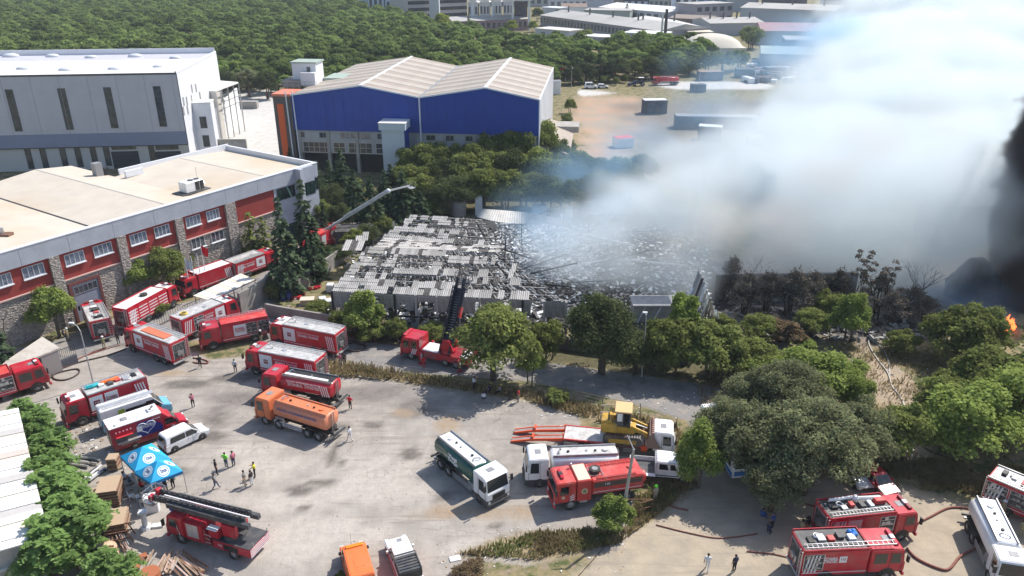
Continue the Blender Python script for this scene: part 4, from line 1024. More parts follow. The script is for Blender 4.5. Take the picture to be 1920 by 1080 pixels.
def tanker(label,f,r,side,L,paint,tankm,topm,cabm=None,lower=None,group='tank trucks on the lot',axles=3,text=None,textm=None,walk=True,Hc=3.1,zc=2.1,W=2.5,ry=1.18,rz=.85,anchor='f',name='tank_truck',stripes=False,cat='tank truck',rearbar=True,deflector=False,rails=True):
    c,rz_,_ = place2(f,r,side,W,L,anchor); t = thing(name,label,cat,c,rz_,group); h = W/2; xf = L/2; x0 = -L/2
    chassis(t,L,W); cab(t,xf,2.1,W,.5,Hc,cabm or paint,lower,hatch=True,deflector=deflector)
    tank_body(t,x0 + .35,xf - 2.45,zc,ry,rz,tankm)
    top = zc + rz
    MB().box(x0 + .5,xf - 2.6,-ry*.58,ry*.58,top - .04,top + .02).build('walkway',topm,t)
    if rails:
        rr = MB()
        for s in (-1,1):
            rr.box(x0 + .4,xf - 2.55,s*ry*.62 - .04,s*ry*.62 + .04,top - .1,top + .16)
        rr.build('top_rail',tankm if paint is ORG else SILV,t)
    for k_,(px,r_) in enumerate([(x0 + 1.5,.28),(x0 + 2.4,.12),(x0 + 3.2,.1),(xf - 4.0,.14)]):
        MB().cyl((px,.05*(k_ % 2),top),(px,.05*(k_ % 2),top + .14),r_,r_*.9,12).build('manhole' if k_ == 0 else 'valve',(ALU,BLK)[k_ % 2] if k_ else topm,t)
    q = MB(); q.path([(xf - 3.4,-.35,top + .05),(xf - 3.3,-.2,top + .28),(xf - 3.1,.25,top + .22),(xf - 3.15,.35,top + .05)],.06,6); q.build('goose_neck',SILV,t)
    for s in (-1,1):
        g = MB()
        for j in range(3): g.bar((x0 + 3.4 if axles > 2 else x0 + 2.6,s*(h - .05),.55 + j*.2),(xf - 2.5,s*(h - .05),.55 + j*.2),.04,.07)
        g.build('side_guard',ALU if paint is not ORG else WHT,t)
        MB().box(xf - 3.3,xf - 2.5,s*(h - .5) - .22,s*(h - .5) + .22,.55,1.15).build('fuel_tank',ALU,t)
    if text:
        for s in (-1,1):
            for body,size,dz,w in text: lettering(body,size,textm,t,(-.9,s*(ry + .012),zc + dz),s,.03,width=w)
    ladder(t,(x0 + .25,0,.7),(x0 + .25,0,top),.4,8,SILV,'rear_ladder')
    MB().box(x0 + .1,x0 + .3,-h + .1,h - .1,.45,.6).build('underrun_bar',SILV,t)
    if rearbar:
        q = MB(); q.bar((x0 - .15,-h,.62),(x0 - .15,h,.62),.14,.18); q.bar((x0,-.9,.6),(x0 - .15,-.9,.62),.08,.08); q.bar((x0,.9,.6),(x0 - .15,.9,.62),.08,.08); q.cyl((x0 - .1,-.5,.8),(x0 - .1,.5,.8),.12,.12,8); q.build('spray_bar',DGREY,t)
    for s in (-1,1):
        wheel(t,xf - 1.3,s*(h + .01),.52)
        if axles == 4: wheel(t,xf - 3.05,s*(h + .01),.52)
        ax = [1.6] if axles == 2 else [1.35,2.7]
        for a_ in ax: wheel(t,x0 + a_,s*(h + .01),.52,dual=True)
        fd = MB(); fd.box(x0 + .7,x0 + ax[-1] + .65,s*(h - .3) - .28,s*(h - .3) + .28,1.1,1.16); fd.build('mudguard',BLK,t)
    return t
GT = 'tank trucks on the lot'
GREENT = mat('dark_green_paint',(.008,.085,.065),.25,coat=.4,vary=.05,dirt=DUST,damt=.12)
BLUT = mat('blue_print',(.10,.14,.30),.6)
SAL = mat('salmon_paint',(.68,.235,.125),.5,vary=.05,coat=.1,dirt=DUST,damt=.25)
tanker('orange street washing tanker in the middle of the left lot',(480,791),(612,833),'L',9.4,ORG,SAL,ORG,cabm=ORG,axles=4,text=[('İSTANBUL BÜYÜKŞEHİR BELEDİYESİ',.34,.3,5.0)],textm=BLUT,lower=None)
tt = tanker('red water tanker squeezed between the orange tanker and the red fire truck',(492,744),(616,768),'L',9.0,RED,RED,BLK,axles=3,group=G_FT,text=[('İSTANBUL  İTFAİYESİ',.5,.15,3.9),('İSTANBUL BÜYÜKŞEHİR BELEDİYESİ',.2,.52,4.2)],textm=WHTR,Hc=3.0)
for s in (-1,1):
    for q in range(4):
        x1 = -4.0 + q*.26; m = MB(); m.prism([(x1,1.45),(x1 + .13,1.45),(x1 + .4,2.7),(x1 + .27,2.7)],s*1.193,s*1.2); m.build('stripe',WHTR,tt)
MB().bar((-3.6,.6,3.15),(1.6,.6,3.15),.35,.12).build('white_roof_tube',WHT,tt)
tanker('dark green tank truck with a white cab alone in the middle of the lot',(914,958),(816,872),'R',8.9,WHT,GREENT,MATS['white_paint'],cabm=WHT,lower=DGREY,axles=3,text=[('Yeşil\nDoğa',.5,.15,1.5),('İSTANBUL',.16,.42,.9)],textm=WHTR)
tanker('white tank truck wedged between the low loader and the old red pumper',(985,916),(1165,908),'L',8.9,WHT,MATS['white_paint'],ALUR,cabm=WHT,lower=DGREY,axles=3,text=[('İSTANBUL BÜYÜKŞEHİR BELEDİYESİ',.2,.05,3.6),('ATIK SU',.38,-.3,2.3)],textm=BLUT)
tanker('white tank truck at the right edge facing the camera',(1858,1112),(1812,1003),'R',8.4,WHT,MATS['white_paint'],MATS['white_paint'],cabm=WHT,lower=None,axles=3,Hc=3.0,rails=True)
# old red pumper
def old_pumper():
    L,W = 8.6,2.5; c,rz,_ = place2((1040,962),(1222,935),'L',W,L); t = thing('old_fire_truck','old faded red pumper with a spare wheel on its roof, beside the young tree','fire truck',c,rz,G_FT); h = W/2; xf = L/2
    chassis(t,L,W); cab(t,xf,1.9,W,.65,3.0,LRED,None,hatch=False,tilt=.12)
    lightbar(t,xf - .8,3.0,1.3,RED,BLK,.28)
    bevelled(MB().box(xf - 3.3,xf - 2.0,-h,h,.85,3.0),'crew_box',LRED,t,.05); MB().box(xf - 3.2,xf - 2.1,-h + .15,h - .15,3.0,3.04).build('cream_roof',mat('cream_paint',(.66,.56,.42),.6),t)
    bevelled(MB().box(-L/2 + .5,xf - 3.35,-h,h,1.35,2.85),'tank_body',LRED,t,.08)
    for s in (-1,1):
        MB().box(-L/2 + .7,xf - 3.5,s*(h + .01) - .004,s*(h + .01) + .004,2.1,2.6).build('dark_band',mat('dark_band_paint',(.10,.075,.06),.6),t)
        lettering('110',.32,WHTR,t,(-.4,s*(h + .02),2.35),s,.03)
        e = MB(); e.cyl((xf - 2.65,s*h,1.9),(xf - 2.65,s*(h + .015),1.9),.3,.3,18); e.build('emblem',mat('cream_emblem',(.6,.5,.35),.6),t)
        e = MB(); e.cyl((xf - 2.65,s*(h + .01),1.9),(xf - 2.65,s*(h + .025),1.9),.17,.17,14); e.build('emblem_centre',mat('olive_emblem',(.22,.22,.1),.6),t)
        e = MB(); e.cyl((xf - .75,s*h,1.5),(xf - .75,s*(h + .015),1.5),.16,.16,14); e.build('door_emblem',MATS['cream_emblem'],t)
        for q in range(3): MB().prism([(xf - 1.3,1.0 + q*.22),(xf - 1.75,1.2 + q*.22),(xf - 1.75,1.3 + q*.22),(xf - 1.3,1.1 + q*.22)],s*(h + .01) - .004,s*(h + .01) + .004).build('stripe',WHTR,t)
        MB().box(-L/2 + .7,xf - 3.5,s*(h + .01) - .004,s*(h + .01) + .01,1.6,1.66).build('reflective_line',WHTR,t)
        wheel(t,xf - 1.45,s*h,.58); wheel(t,-L/2 + 2.0,s*h,.58,dual=True)
        MB().box(xf - 3.0,xf - 2.3,s*(h - .4) - .2,s*(h - .4) + .2,.55,1.0).build('fuel_tank',ALU,t)
    q = MB(); q.cyl((.4,.05,3.0),(.4,.05,3.25),.5,.5,18); sw = q.build('spare_wheel',TYRE,t); q = MB(); q.cyl((.4,.05,3.25),(.4,.05,3.27),.27,.27,12); q.build('rim',RIM,sw)
    q = MB(); q.bar((-.2,-.55,2.95),(.95,-.55,2.95),.05,.05); q.bar((-.2,.65,2.95),(.95,.65,2.95),.05,.05); q.bar((-.2,-.55,2.95),(-.2,.65,2.95),.05,.05); q.bar((.95,-.55,2.95),(.95,.65,2.95),.05,.05); q.build('wheel_rack',SILV,t)
    ladder(t,(-L/2 + .8,-.85,2.95),(xf - 3.6,-.85,2.95),.38,12,LRED)
    for y in (.9,1.05): MB().bar((-L/2 + 1.2,y,2.92),(xf - 3.8,y,2.92),.09,.09).build('suction_pipe',LRED,t)
    q = MB(); q.cyl((-L/2 + 1.4,0,2.85),(-L/2 + 1.4,0,2.98),.28,.28,14); q.build('manhole',LRED,t)
    q = MB(); q.cyl((-L/2 + .5,0,1.7),(-L/2 - .05,0,1.7),.55,.5,16); q.build('pump_drum',LRED,t)
    q = MB(); q.cyl((xf - 2.0,-.8,3.0),(xf - 2.0,-.8,3.3),.04,.04,6); q.ball((xf - 1.95,-.8,3.38),.14); q.build('spotlight',SILV,t)
old_pumper()

# ---- platform / ladder trucks
def boom(t,name,p0,p1,w,h_,m,parts=True):
    """lattice ladder boom: side rails, rungs, handrails"""
    b = MB(); p0 = Vector(p0); p1 = Vector(p1); d = (p1 - p0); Ln = d.length; d.normalize(); a = Vector((0,0,1)).cross(d)
    a = a.normalized()*w/2; up = d.cross(a).normalized()*-h_
    if up.z < 0: up = -up
    for s in (-1,1):
        b.bar(p0 + a*s,p1 + a*s,.12,.42); b.bar(p0 + a*s + up,p1 + a*s + up,.09,.1)
        k = int(Ln/.55)
        for i in range(k):
            q = p0 + d*Ln*i/k; q2 = p0 + d*Ln*(i + 1)/k
            b.bar(q + a*s,q2 + a*s + up,.06,.06); b.bar(q2 + a*s,q2 + a*s + up,.05,.05)
    b.build(name + '_rails',m,t)
    r = MB(); k = int(Ln/.3)
    for i in range(k): q = p0 + d*Ln*(i + .5)/k; r.bar(q - a,q + a,.035,.035)
    r.build(name + '_rungs',ALU,t)
def fire_ladder_near():
    L,W = 8.4,2.5; c,rz,_ = place2((316,1012),(452,1054),'L',W,L); t = thing('ladder_truck','red ladder truck with its dark ladder laid forward, near the bottom left','fire truck',c,rz,G_FT); h = W/2; xf = L/2
    chassis(t,L,W); cab(t,xf,1.9,W,.5,2.75,RED,None,hatch=False)
    lightbar(t,xf - .4,2.75,1.6)
    for s in (-1,1):
        MB().prism([(xf - 1.35,.9),(xf - 1.45,.9),(xf - 1.25,1.9),(xf - 1.15,1.9)],s*(h + .01) - .004,s*(h + .01) + .004).build('stripe',WHTR,t)
    bevelled(MB().box(xf - 3.9,xf - 2.0,-h,h,.75,2.5),'locker_body',RED,t,.05)
    bevelled(MB().prism([(xf - 4.7,.8),(xf - 3.92,.8),(xf - 3.92,2.45)],-h,h),'step_body',DRED,t,.03,1)
    for s in (-1,1):
        MB().box(xf - 3.4,xf - 2.25,s*(h + .008) - .006,s*(h + .008) + .006,1.1,2.4).build('roller_shutter',ALU,t)
        for k in range(3): MB().box(xf - 4.55,xf - 4.0,s*(h + .008) - .01,s*(h + .008) + .01,1.0 + k*.4,1.05 + k*.4).build('step',ALU,t)
    bevelled(MB().box(-L/2,xf - 4.75,-h,h,.7,1.45),'platform_body',RED,t,.04)
    MB().box(-L/2 + .05,xf - 4.8,-h + .06,h - .06,1.45,1.48).build('deck',DGREY,t)
    for s in (-1,1):
        MB().box(-L/2 + 1.2,-L/2 + 2.6,s*(h + .008) - .005,s*(h + .008) + .005,.85,1.35).build('locker_door',BLK,t)
        lettering('112',.26,WHTR,t,(-L/2 + 2.95,s*(h + .012),1.12),s,.03)
        for k in range(5): m = MB(); m.box(-L/2 - .03,-L/2 - .01,-h + .05,h - .05,.7 + k*.17,.76 + k*.17); m.build('rear_chevron',WHTR,t) if s > 0 else None
        MB().bar((-L/2 - .1,s*.9,1.6),(-L/2 - .1,s*.9,2.1),.06,.06).build('rear_post',SILV,t)
    tb = MB(); tb.cyl((-1.9,0,1.48),(-1.9,0,1.8),.95,.9,18); tb.build('turntable',DGREY,t)
    bevelled(MB().box(-2.6,-1.3,-.85,-.4,1.8,3.0),'boom_bracket',RED,t,.05); bevelled(MB().box(-2.6,-1.3,.4,.85,1.8,3.0),'boom_bracket',RED,t,.05)
    bevelled(MB().box(-1.1,-.1,.35,1.1,1.5,2.2),'operator_stand',RED,t,.06); MB().rbox(-.3,.7,.4,1.1,1.5,1.62,.03).build('white_box',WHT,t)
    q = MB(); q.rbox(-.9,.1,.5,1.05,2.2,2.3,.03); q.build('white_pad',WHT,t)
    sl = -.02
    P0 = Vector((-L/2 + .2,0,3.35)); P1 = Vector((xf + 1.6,0,3.15))
    for s in (-1,1):
        q = MB(); q.bar(P0 + Vector((0,s*.62,0)),P1 + Vector((-1.6,s*.62,0)),.34,.42); q.build('boom_side',DGREY,t)
    boom(t,'upper_ladder',P0 + Vector((.5,0,.25)),P1,.8,.35,DGREY)
    MB().bar(P0 + Vector((.4,0,.3)),P1 + Vector((-.8,0,.3)),.1,.06).build('boom_tube',WHTR,t)
    q = MB(); q.rbox(xf + 1.5,xf + 2.5,-.75,.75,2.6,2.75,.02)
    for x_,y_ in ((xf + 1.5,-.75),(xf + 1.5,.75),(xf + 2.5,-.75),(xf + 2.5,.75)): q.bar((x_,y_,2.7),(x_,y_,3.7),.05,.05)
    for z_ in (3.2,3.7): q.bar((xf + 1.5,-.75,z_),(xf + 2.5,-.75,z_),.05,.05); q.bar((xf + 1.5,.75,z_),(xf + 2.5,.75,z_),.05,.05); q.bar((xf + 2.5,-.75,z_),(xf + 2.5,.75,z_),.05,.05)
    q.build('rescue_cage',SILV,t); MB().rbox(xf + 1.6,xf + 1.95,-.6,-.1,3.0,3.6,.04).build('cage_box',RED,t); MB().rbox(xf + 1.6,xf + 1.95,.2,.7,3.0,3.5,.04).build('cage_box',RED,t)
    for s in (-1,1): wheel(t,xf - 1.4,s*(h + .01),.52); wheel(t,-L/2 + 1.75,s*(h + .01),.52,dual=True)
fire_ladder_near()
NB = mat('navy_black_paint',(.012,.015,.03),.45)
def fire_ladder_far():
    L,W = 9.0,2.5; f,r = (751,671),(878,697); c,rz,_ = place2(f,r,'L',W,L); t = thing('ladder_truck','red ladder truck on the road with its black ladder raised over the burnt roof','fire truck',c,rz,G_FT); h = W/2; xf = L/2
    chassis(t,L,W); cab(t,xf,2.6,W,.5,2.9,RED,None,crew=True,hatch=False,stripes=True); lightbar(t,xf - .5,2.9,1.9,RED,RED,.4)
    bevelled(MB().box(-L/2,xf - 2.7,-h,h,.7,1.5),'platform_body',RED,t,.04)
    MB().box(-L/2 + .1,xf - 2.75,-h + .1,h - .1,1.5,1.53).build('deck',DRED,t); MB().box(xf - 4.9,xf - 2.85,-h + .2,h - .2,1.53,1.57).build('white_deck_plate',WHT,t); MB().box(-L/2 + .2,-L/2 + 1.2,-h + .2,h - .2,1.53,1.57).build('white_deck_plate',WHT,t)
    for s in (-1,1):
        for k in range(5): MB().box(xf - 4.8,xf - 3.2,s*(h + .008) - .01,s*(h + .008) + .01,.8 + k*.14,.83 + k*.14).build('side_step',SILV,t)
        for x_ in (xf - 2.95,-L/2 + 1.0):
            q = MB(); q.box(x_ - .14,x_ + .14,s*(h + .35) - .14,s*(h + .35) + .14,.5,1.5); q.box(x_ - .1,x_ + .1,s*h,s*(h + .35),1.1,1.35) if s > 0 else q.box(x_ - .1,x_ + .1,s*(h + .35),s*h,1.1,1.35); q.cyl((x_,s*(h + .35),.5),(x_,s*(h + .35),.0),.07,.07,8); q.box(x_ - .25,x_ + .25,s*(h + .35) - .25,s*(h + .35) + .25,0,.06); q.build('outrigger',RED,t)
            MB().box(x_ - .145,x_ - .1,s*(h + .35) - .15,s*(h + .35) + .15,.6,1.4).build('outrigger_stripe',WHTR,t)
        wheel(t,xf - 1.4,s*(h + .01),.52); wheel(t,-L/2 + 1.7,s*(h + .01),.52,dual=True); wheel(t,-L/2 + 3.05,s*(h + .01),.52,dual=True)
    ox = -1.4
    MB().cyl((ox,0,1.53),(ox,0,1.9),1.0,.95,18).build('turntable',RED,t)
    for s in (-1,1): bevelled(MB().prism([(ox - 1.0,1.9),(ox + .9,1.9),(ox + .3,3.3),(ox - .5,3.3)],s*.75 - .12,s*.75 + .12),'boom_bracket',RED,t,.04)
    # boom direction given by where the cage hangs over the roof
    base = Vector((c.x,c.y,0)) + Matrix.Rotation(rz,3,'Z') @ Vector((ox,0,3.0))
    tip = atY(866,520,84.0)
    inv = Matrix.Rotation(-rz,3,'Z'); P0 = Vector((ox,0,2.9)); P1 = P0 + inv @ (tip - base)
    d = (P1 - P0).normalized()
    boom(t,'lower_ladder',P0 - d*1.6,P0.lerp(P1,.86),1.25,.6,NB); boom(t,'upper_ladder',P0 + d*1 + Vector((0,0,.12)),P1,.85,.4,NB)
    q = MB(); q.bar(P0 - d*1.4,P0.lerp(P1,.84),1.1,.08); q.build('boom_tray',NB,t)
    q = MB(); M_ = Matrix.Translation(P1) @ Matrix.Rotation(math.atan2(d.y,d.x),4,'Z')
    q.box(0,1.0,-.9,.9,-.6,-.5,M_)
    for x_ in (0,1.0):
        for y_ in (-.9,0,.9): q.bar(M_ @ Vector((x_,y_,-.55)),M_ @ Vector((x_,y_,.55)),.06,.06)
    for z_ in (0,.55):
        for a_,b_ in (((0,-.9),(1,-.9)),((0,.9),(1,.9)),((1,-.9),(1,.9)),((0,-.9),(0,.9))): q.bar(M_ @ Vector((*a_,z_)),M_ @ Vector((*b_,z_)),.06,.06)
    q.build('rescue_cage',DGREY,t)
    q = MB(); e = P0.lerp(P1,.45); q.cyl(P0 + Vector((0,0,-.6)),e - Vector((0,0,.3)),.1,.07,8); q.build('lift_cylinder',SILV,t)
    a_ = Vector((0,0,1)).cross(d).normalized()*-.75
    q = MB(); q.bar(P0.lerp(P1,.38) + a_,P0.lerp(P1,.55) + a_,.3,.45); q.build('red_side_box',LRED,t)
fire_ladder_far()
def white_arm():
    p = at(612,462); t = thing('platform_truck','red platform truck with a long white jointed arm, behind the spruces','fire truck',p,math.radians(35),G_FT)
    L,W = 8.6,2.4; chassis(t,L,W); cab(t,L/2,2.2,W,.5,2.8,RED,None); bevelled(MB().box(-L/2,L/2 - 2.3,-1.2,1.2,.7,1.5),'platform_body',RED,t,.04)
    MB().cyl((-1,0,1.5),(-1,0,2.4),.8,.7,14).build('turntable',RED,t)
    for s in (-1,1): wheel(t,2.9,s*1.2,.5); wheel(t,-2.6,s*1.2,.5,dual=True)
    inv = Matrix.Rotation(-math.radians(35),3,'Z'); q0 = Vector((-1,0,2.4)); w0 = p + Matrix.Rotation(math.radians(35),3,'Z') @ q0
    E = atY(728,358,w0.y + 5); T_ = atY(768,348,w0.y + 12)
    e = q0 + inv @ (E - w0); tt_ = q0 + inv @ (T_ - w0)
    b = MB(); b.bar(q0,e,.34,.42); b.build('main_boom',ALU,t); b = MB(); b.bar(q0.lerp(e,.35) + Vector((0,0,.35)),e + Vector((0,0,.3)),.16,.16); b.build('supply_pipe',ALU,t)
    b = MB(); b.bar(e,tt_,.22,.26); b.build('jib',ALU,t); b = MB(); b.ball(tuple(e),.42,8,6); b.build('elbow_joint',WHT,t)
    b = MB(); b.box(tt_.x - .2,tt_.x + .8,tt_.y - .6,tt_.y + .6,tt_.z - .5,tt_.z - .4)
    for x_ in (-.2,.8):
        for y_ in (-.6,.6): b.bar(tt_ + Vector((x_,y_,-.45)),tt_ + Vector((x_,y_,.55)),.05,.05)
    b.build('work_cage',ALU,t)
white_arm()

# ---- cars and vans (side profile extruded with tumblehome)
def body_loft(prof_low,prof_high,W,roofW,name,m,parent):
    """closed side profile: lower body polygon full width and greenhouse polygon narrowing to the roof"""
    b = MB(); h = W/2
    b.prism(prof_low,-h,h); o = bevelled(b,name,m,parent,.09,2)
    return o
def car(label,f,r,side,L,W,H,kind,paint,cat,name,group=None,roofm=None,extra=None,anchor='m',rz=None,loc=None):
    if loc is None: c,rz,_ = place2(f,r,side,W,L,anchor)
    else: c = Vector(loc)
    t = thing(name,label,cat,c,rz,group); h = W/2; a = L/2; b0 = .28
    if kind == 'van':      hood,ws,rf,re = a - .75,a - 1.75,H,-a + .06; zh = H*.50; beltz = H*.50
    elif kind == 'mpv':    hood,ws,rf,re = a - .85,a - 1.75,H,-a + .25; zh = H*.55; beltz = H*.52
    elif kind == 'pickup': hood,ws,rf,re = a - 1.35,a - 2.1,H,-.55; zh = H*.56; beltz = H*.56
    else:                  hood,ws,rf,re = a - .95,a - 1.8,H,-a + .75; zh = H*.56; beltz = H*.56
    low = [(-a + .05,b0),(a - .06,b0),(a,b0 + .3),(a - .05,zh - .22),(hood - .05,zh + .04),(-a + .02,zh + .04 if kind != 'pickup' else beltz + .05),(-a,b0 + .4)]
    bevelled(MB().prism(low,-h,h),'body',paint,t,.08)
    # greenhouse
    n = MB(); rw = h - .16 if kind != 'van' else h - .08; zb = zh + .02
    xs = [(hood,zb,h - .04),(ws,H - .06,rw),(ws - .15,H,rw - .06),(re + .15,H,rw - .06),(re,H - .08,rw),((re - (.0 if kind == 'van' else .12)) if kind != 'hatch' else -a + .12,zb,h - .04)]
    vs = [(x,-y,z) for x,z,y in xs] + [(x,y,z) for x,z,y in xs]; k = len(xs)
    fs = [tuple(range(k - 1,-1,-1)),tuple(range(k,2*k))] + [(i,(i + 1) % k,(i + 1) % k + k,i + k) for i in range(k)]
    n.add(vs,fs); bevelled(n,'roof',roofm or paint,t,.05)
    def onside(x,z,s):                                      # width of the greenhouse at a height
        q = (z - zb)/(H - .06 - zb); return s*((h - .04) + (rw - (h - .04))*q + .012)
    z0,z1 = zb + .05,H - (.2 if kind != 'van' else .38)
    def wx(z): return hood + (ws - hood)*(z - zb)/(H - .06 - zb)
    # windscreen
    m = MB(); m.add([(wx(z0) + .02,-h + .14,z0),(wx(z0) + .02,h - .14,z0),(wx(H - .12) + .02,rw - .08,H - .12),(wx(H - .12) + .02,-rw + .08,H - .12)],[(0,1,2,3)]); m.build('windscreen',GLS,t)
    if kind != 'van' or extra == 'glazed':
        q = re if kind != 'hatch' else -a + .12
        xr = lambda z: q + ((re - q)*(z - zb)/(H - .08 - zb) if kind == 'hatch' else 0) - .02 - (.12*(1 - (z - zb)/(H - zb)) if kind in ('mpv','pickup') else 0)
        m = MB(); m.add([(xr(z0 + .05),h - .2,z0 + .05),(xr(z0 + .05),-h + .2,z0 + .05),(xr(z1),-rw + .12,z1),(xr(z1),rw - .12,z1)],[(0,1,2,3)]); m.build('rear_window',GLS,t)
    for s in (-1,1):
        spans = {'mpv': [(None,-.1),(-.18,-a + .55)],'van': [(None,a - 2.4)],'pickup': [(None,.45),(.37,re + .12)],'hatch': [(None,.05),(-.03,re - .05)]}[kind]
        for i,(x1,x2) in enumerate(spans):
            if x1 is None: pts = [(wx(z0) - .12,z0),(wx(z1) - .12,z1),(x2,z1),(x2,z0)]
            else: pts = [(x1,z0),(x1,z1),(x2 + (.15 if kind == 'mpv' else 0),z1),(x2,z0)]
            m = MB(); m.add([(x,onside(x,z,s),z) for x,z in pts],[(0,1,2,3) if s < 0 else (3,2,1,0)]); m.build('side_window',GLS,t)
        MB().rbox(hood - .55,hood - .35,s*(h + .11) - .09,s*(h + .11) + .09,zb - .02,zb + .18,.03).build('mirror',paint if kind != 'van' else BLK,t)
        MB().box(a - .09,a + .0,s*(h - .22) - .16,s*(h - .22) + .16,zh - .38,zh - .2).build('headlight',HLT,t)
        MB().box(-a - .015,-a + .06,s*(h - .1) - .06,s*(h - .1) + .06,.75,1.15 if kind in ('mpv','van') else .95).build('tail_light',DRED,t)
        hs = MB(); hs.bar((-.05,s*(h + .006),zh - .12),(.12,s*(h + .006),zh - .12),.02,.03); hs.bar((wx(z0) - .9,s*(h + .004),b0 + .1),(wx(z0) - .9,s*(h + .004),zh),.015,.015); hs.build('door_handle',BLK,t)
        for x_ in (a - .88,-a + .85):
            q = MB(); q.cyl((x_,s*(h - .25),.35),(x_,s*(h + .004),.35),.42,.42,16); q.build('wheel_arch',BLK,t); wheel(t,x_,s*(h + .02),.34,.22)
    MB().box(a - .02,a + .02,-h*.6,h*.6,.45,zh - .42).build('grille',BLK,t)
    MB().box(-a - .03,-a + .05,-h + .1,h - .1,.35,.52).build('rear_bumper',BLK,t)
    return t
car('white minivan parked beside the red and blue canteen van',(388,821),(322,852),'R',4.6,1.85,1.85,'mpv',WHT,'minivan','minivan')
CY = mat('light_blue_paint',(.16,.42,.58),.35,coat=.3,vary=.04)
t = car('light blue and white high roof van between the red truck and the canteen van',(318,777),(205,815),'R',6.8,2.1,2.7,'van',CY,'van','high_roof_van',roofm=WHT)
MB().box(-3.2,2.0,-.35,.35,2.7,2.74).build('roof_rack',ALU,t)
q = MB()
for s in (-1,1): q.bar((-3.1,s*.7,2.8),(1.4,s*.7,2.8),.05,.05)
q.build('roof_rail',SILV,t); MB().box(-1.0,1.3,-1.062,-1.055,1.55,2.2).build('side_window',GLS,t); MB().box(-1.7,-1.1,-1.064,-1.056,1.3,2.35).build('lime_flash',mat('lime_vinyl',(.35,.5,.05),.5),t); MB().box(-3.3,-1.2,-1.064,-1.056,1.45,1.75).build('blue_band',mat('blue_vinyl',(.04,.17,.45),.5),t)
t = car('red estate car with open door under the right edge of the oak',(1655,938),(1592,884),'R',4.6,1.8,1.5,'hatch',RED,'car','red_car')
t = car('pale dusty car hidden under the oak leaves beside the red car',(1600,915),(1570,880),'R',4.3,1.8,1.45,'hatch',WHT,'car','white_car')
# orange van and pickup at the bottom edge
c1 = at(668,1062,1.3); c2 = at(757,1040,.9)
t = car('orange panel van at the bottom edge, seen from above',None,None,'L',5.3,2.0,2.3,'van',ORGV,'van','orange_van',rz=math.radians(111),loc=(at(672,1078).x,at(672,1078).y,0))
MB().rbox(.55,.85,-.7,.7,2.3,2.42,.04).build('light_bar',AMB,t); q = MB(); q.bar((-2.2,0,2.3),(.4,0,2.3),.5,.02); q.bar((-1.6,0,2.31),(-.7,0,2.31),.7,.02); q.build('roof_ribs',ORGV,t); MB().cyl((.9,.2,2.3),(.85,.2,3.5),.015,.01,5).build('antenna',BLK,t)
t = car('white double cab pickup with red flanks and a black load cage, beside the orange van',None,None,'L',5.3,1.9,1.78,'pickup',WHT,'pickup','pickup_truck',rz=math.radians(112),loc=(at(757,1062).x,at(757,1062).y,0))
MB().box(.9,1.25,-.2,.2,1.78,1.8).build('roof_hatch',GREY,t)
for s in (-1,1): MB().box(-2.5,1.5,s*.957 - .004,s*.957 + .004,.5,.95).build('red_flank',RED,t)
bevelled(MB().box(-2.6,-.7,-.88,.88,1.05,1.72),'load_cover',BLK,t,.05); q = MB()
for k in range(6): q.box(-2.45 + k*.3,-2.25 + k*.3,-.8,.8,1.72,1.78)
for s in (-1,1): q.bar((-2.6,s*.85,1.85),(-.7,s*.85,1.85),.06,.06)
q.bar((-.65,-.85,1.9),(-.65,.85,1.9),.08,.06); q.build('load_rack',DGREY,t)
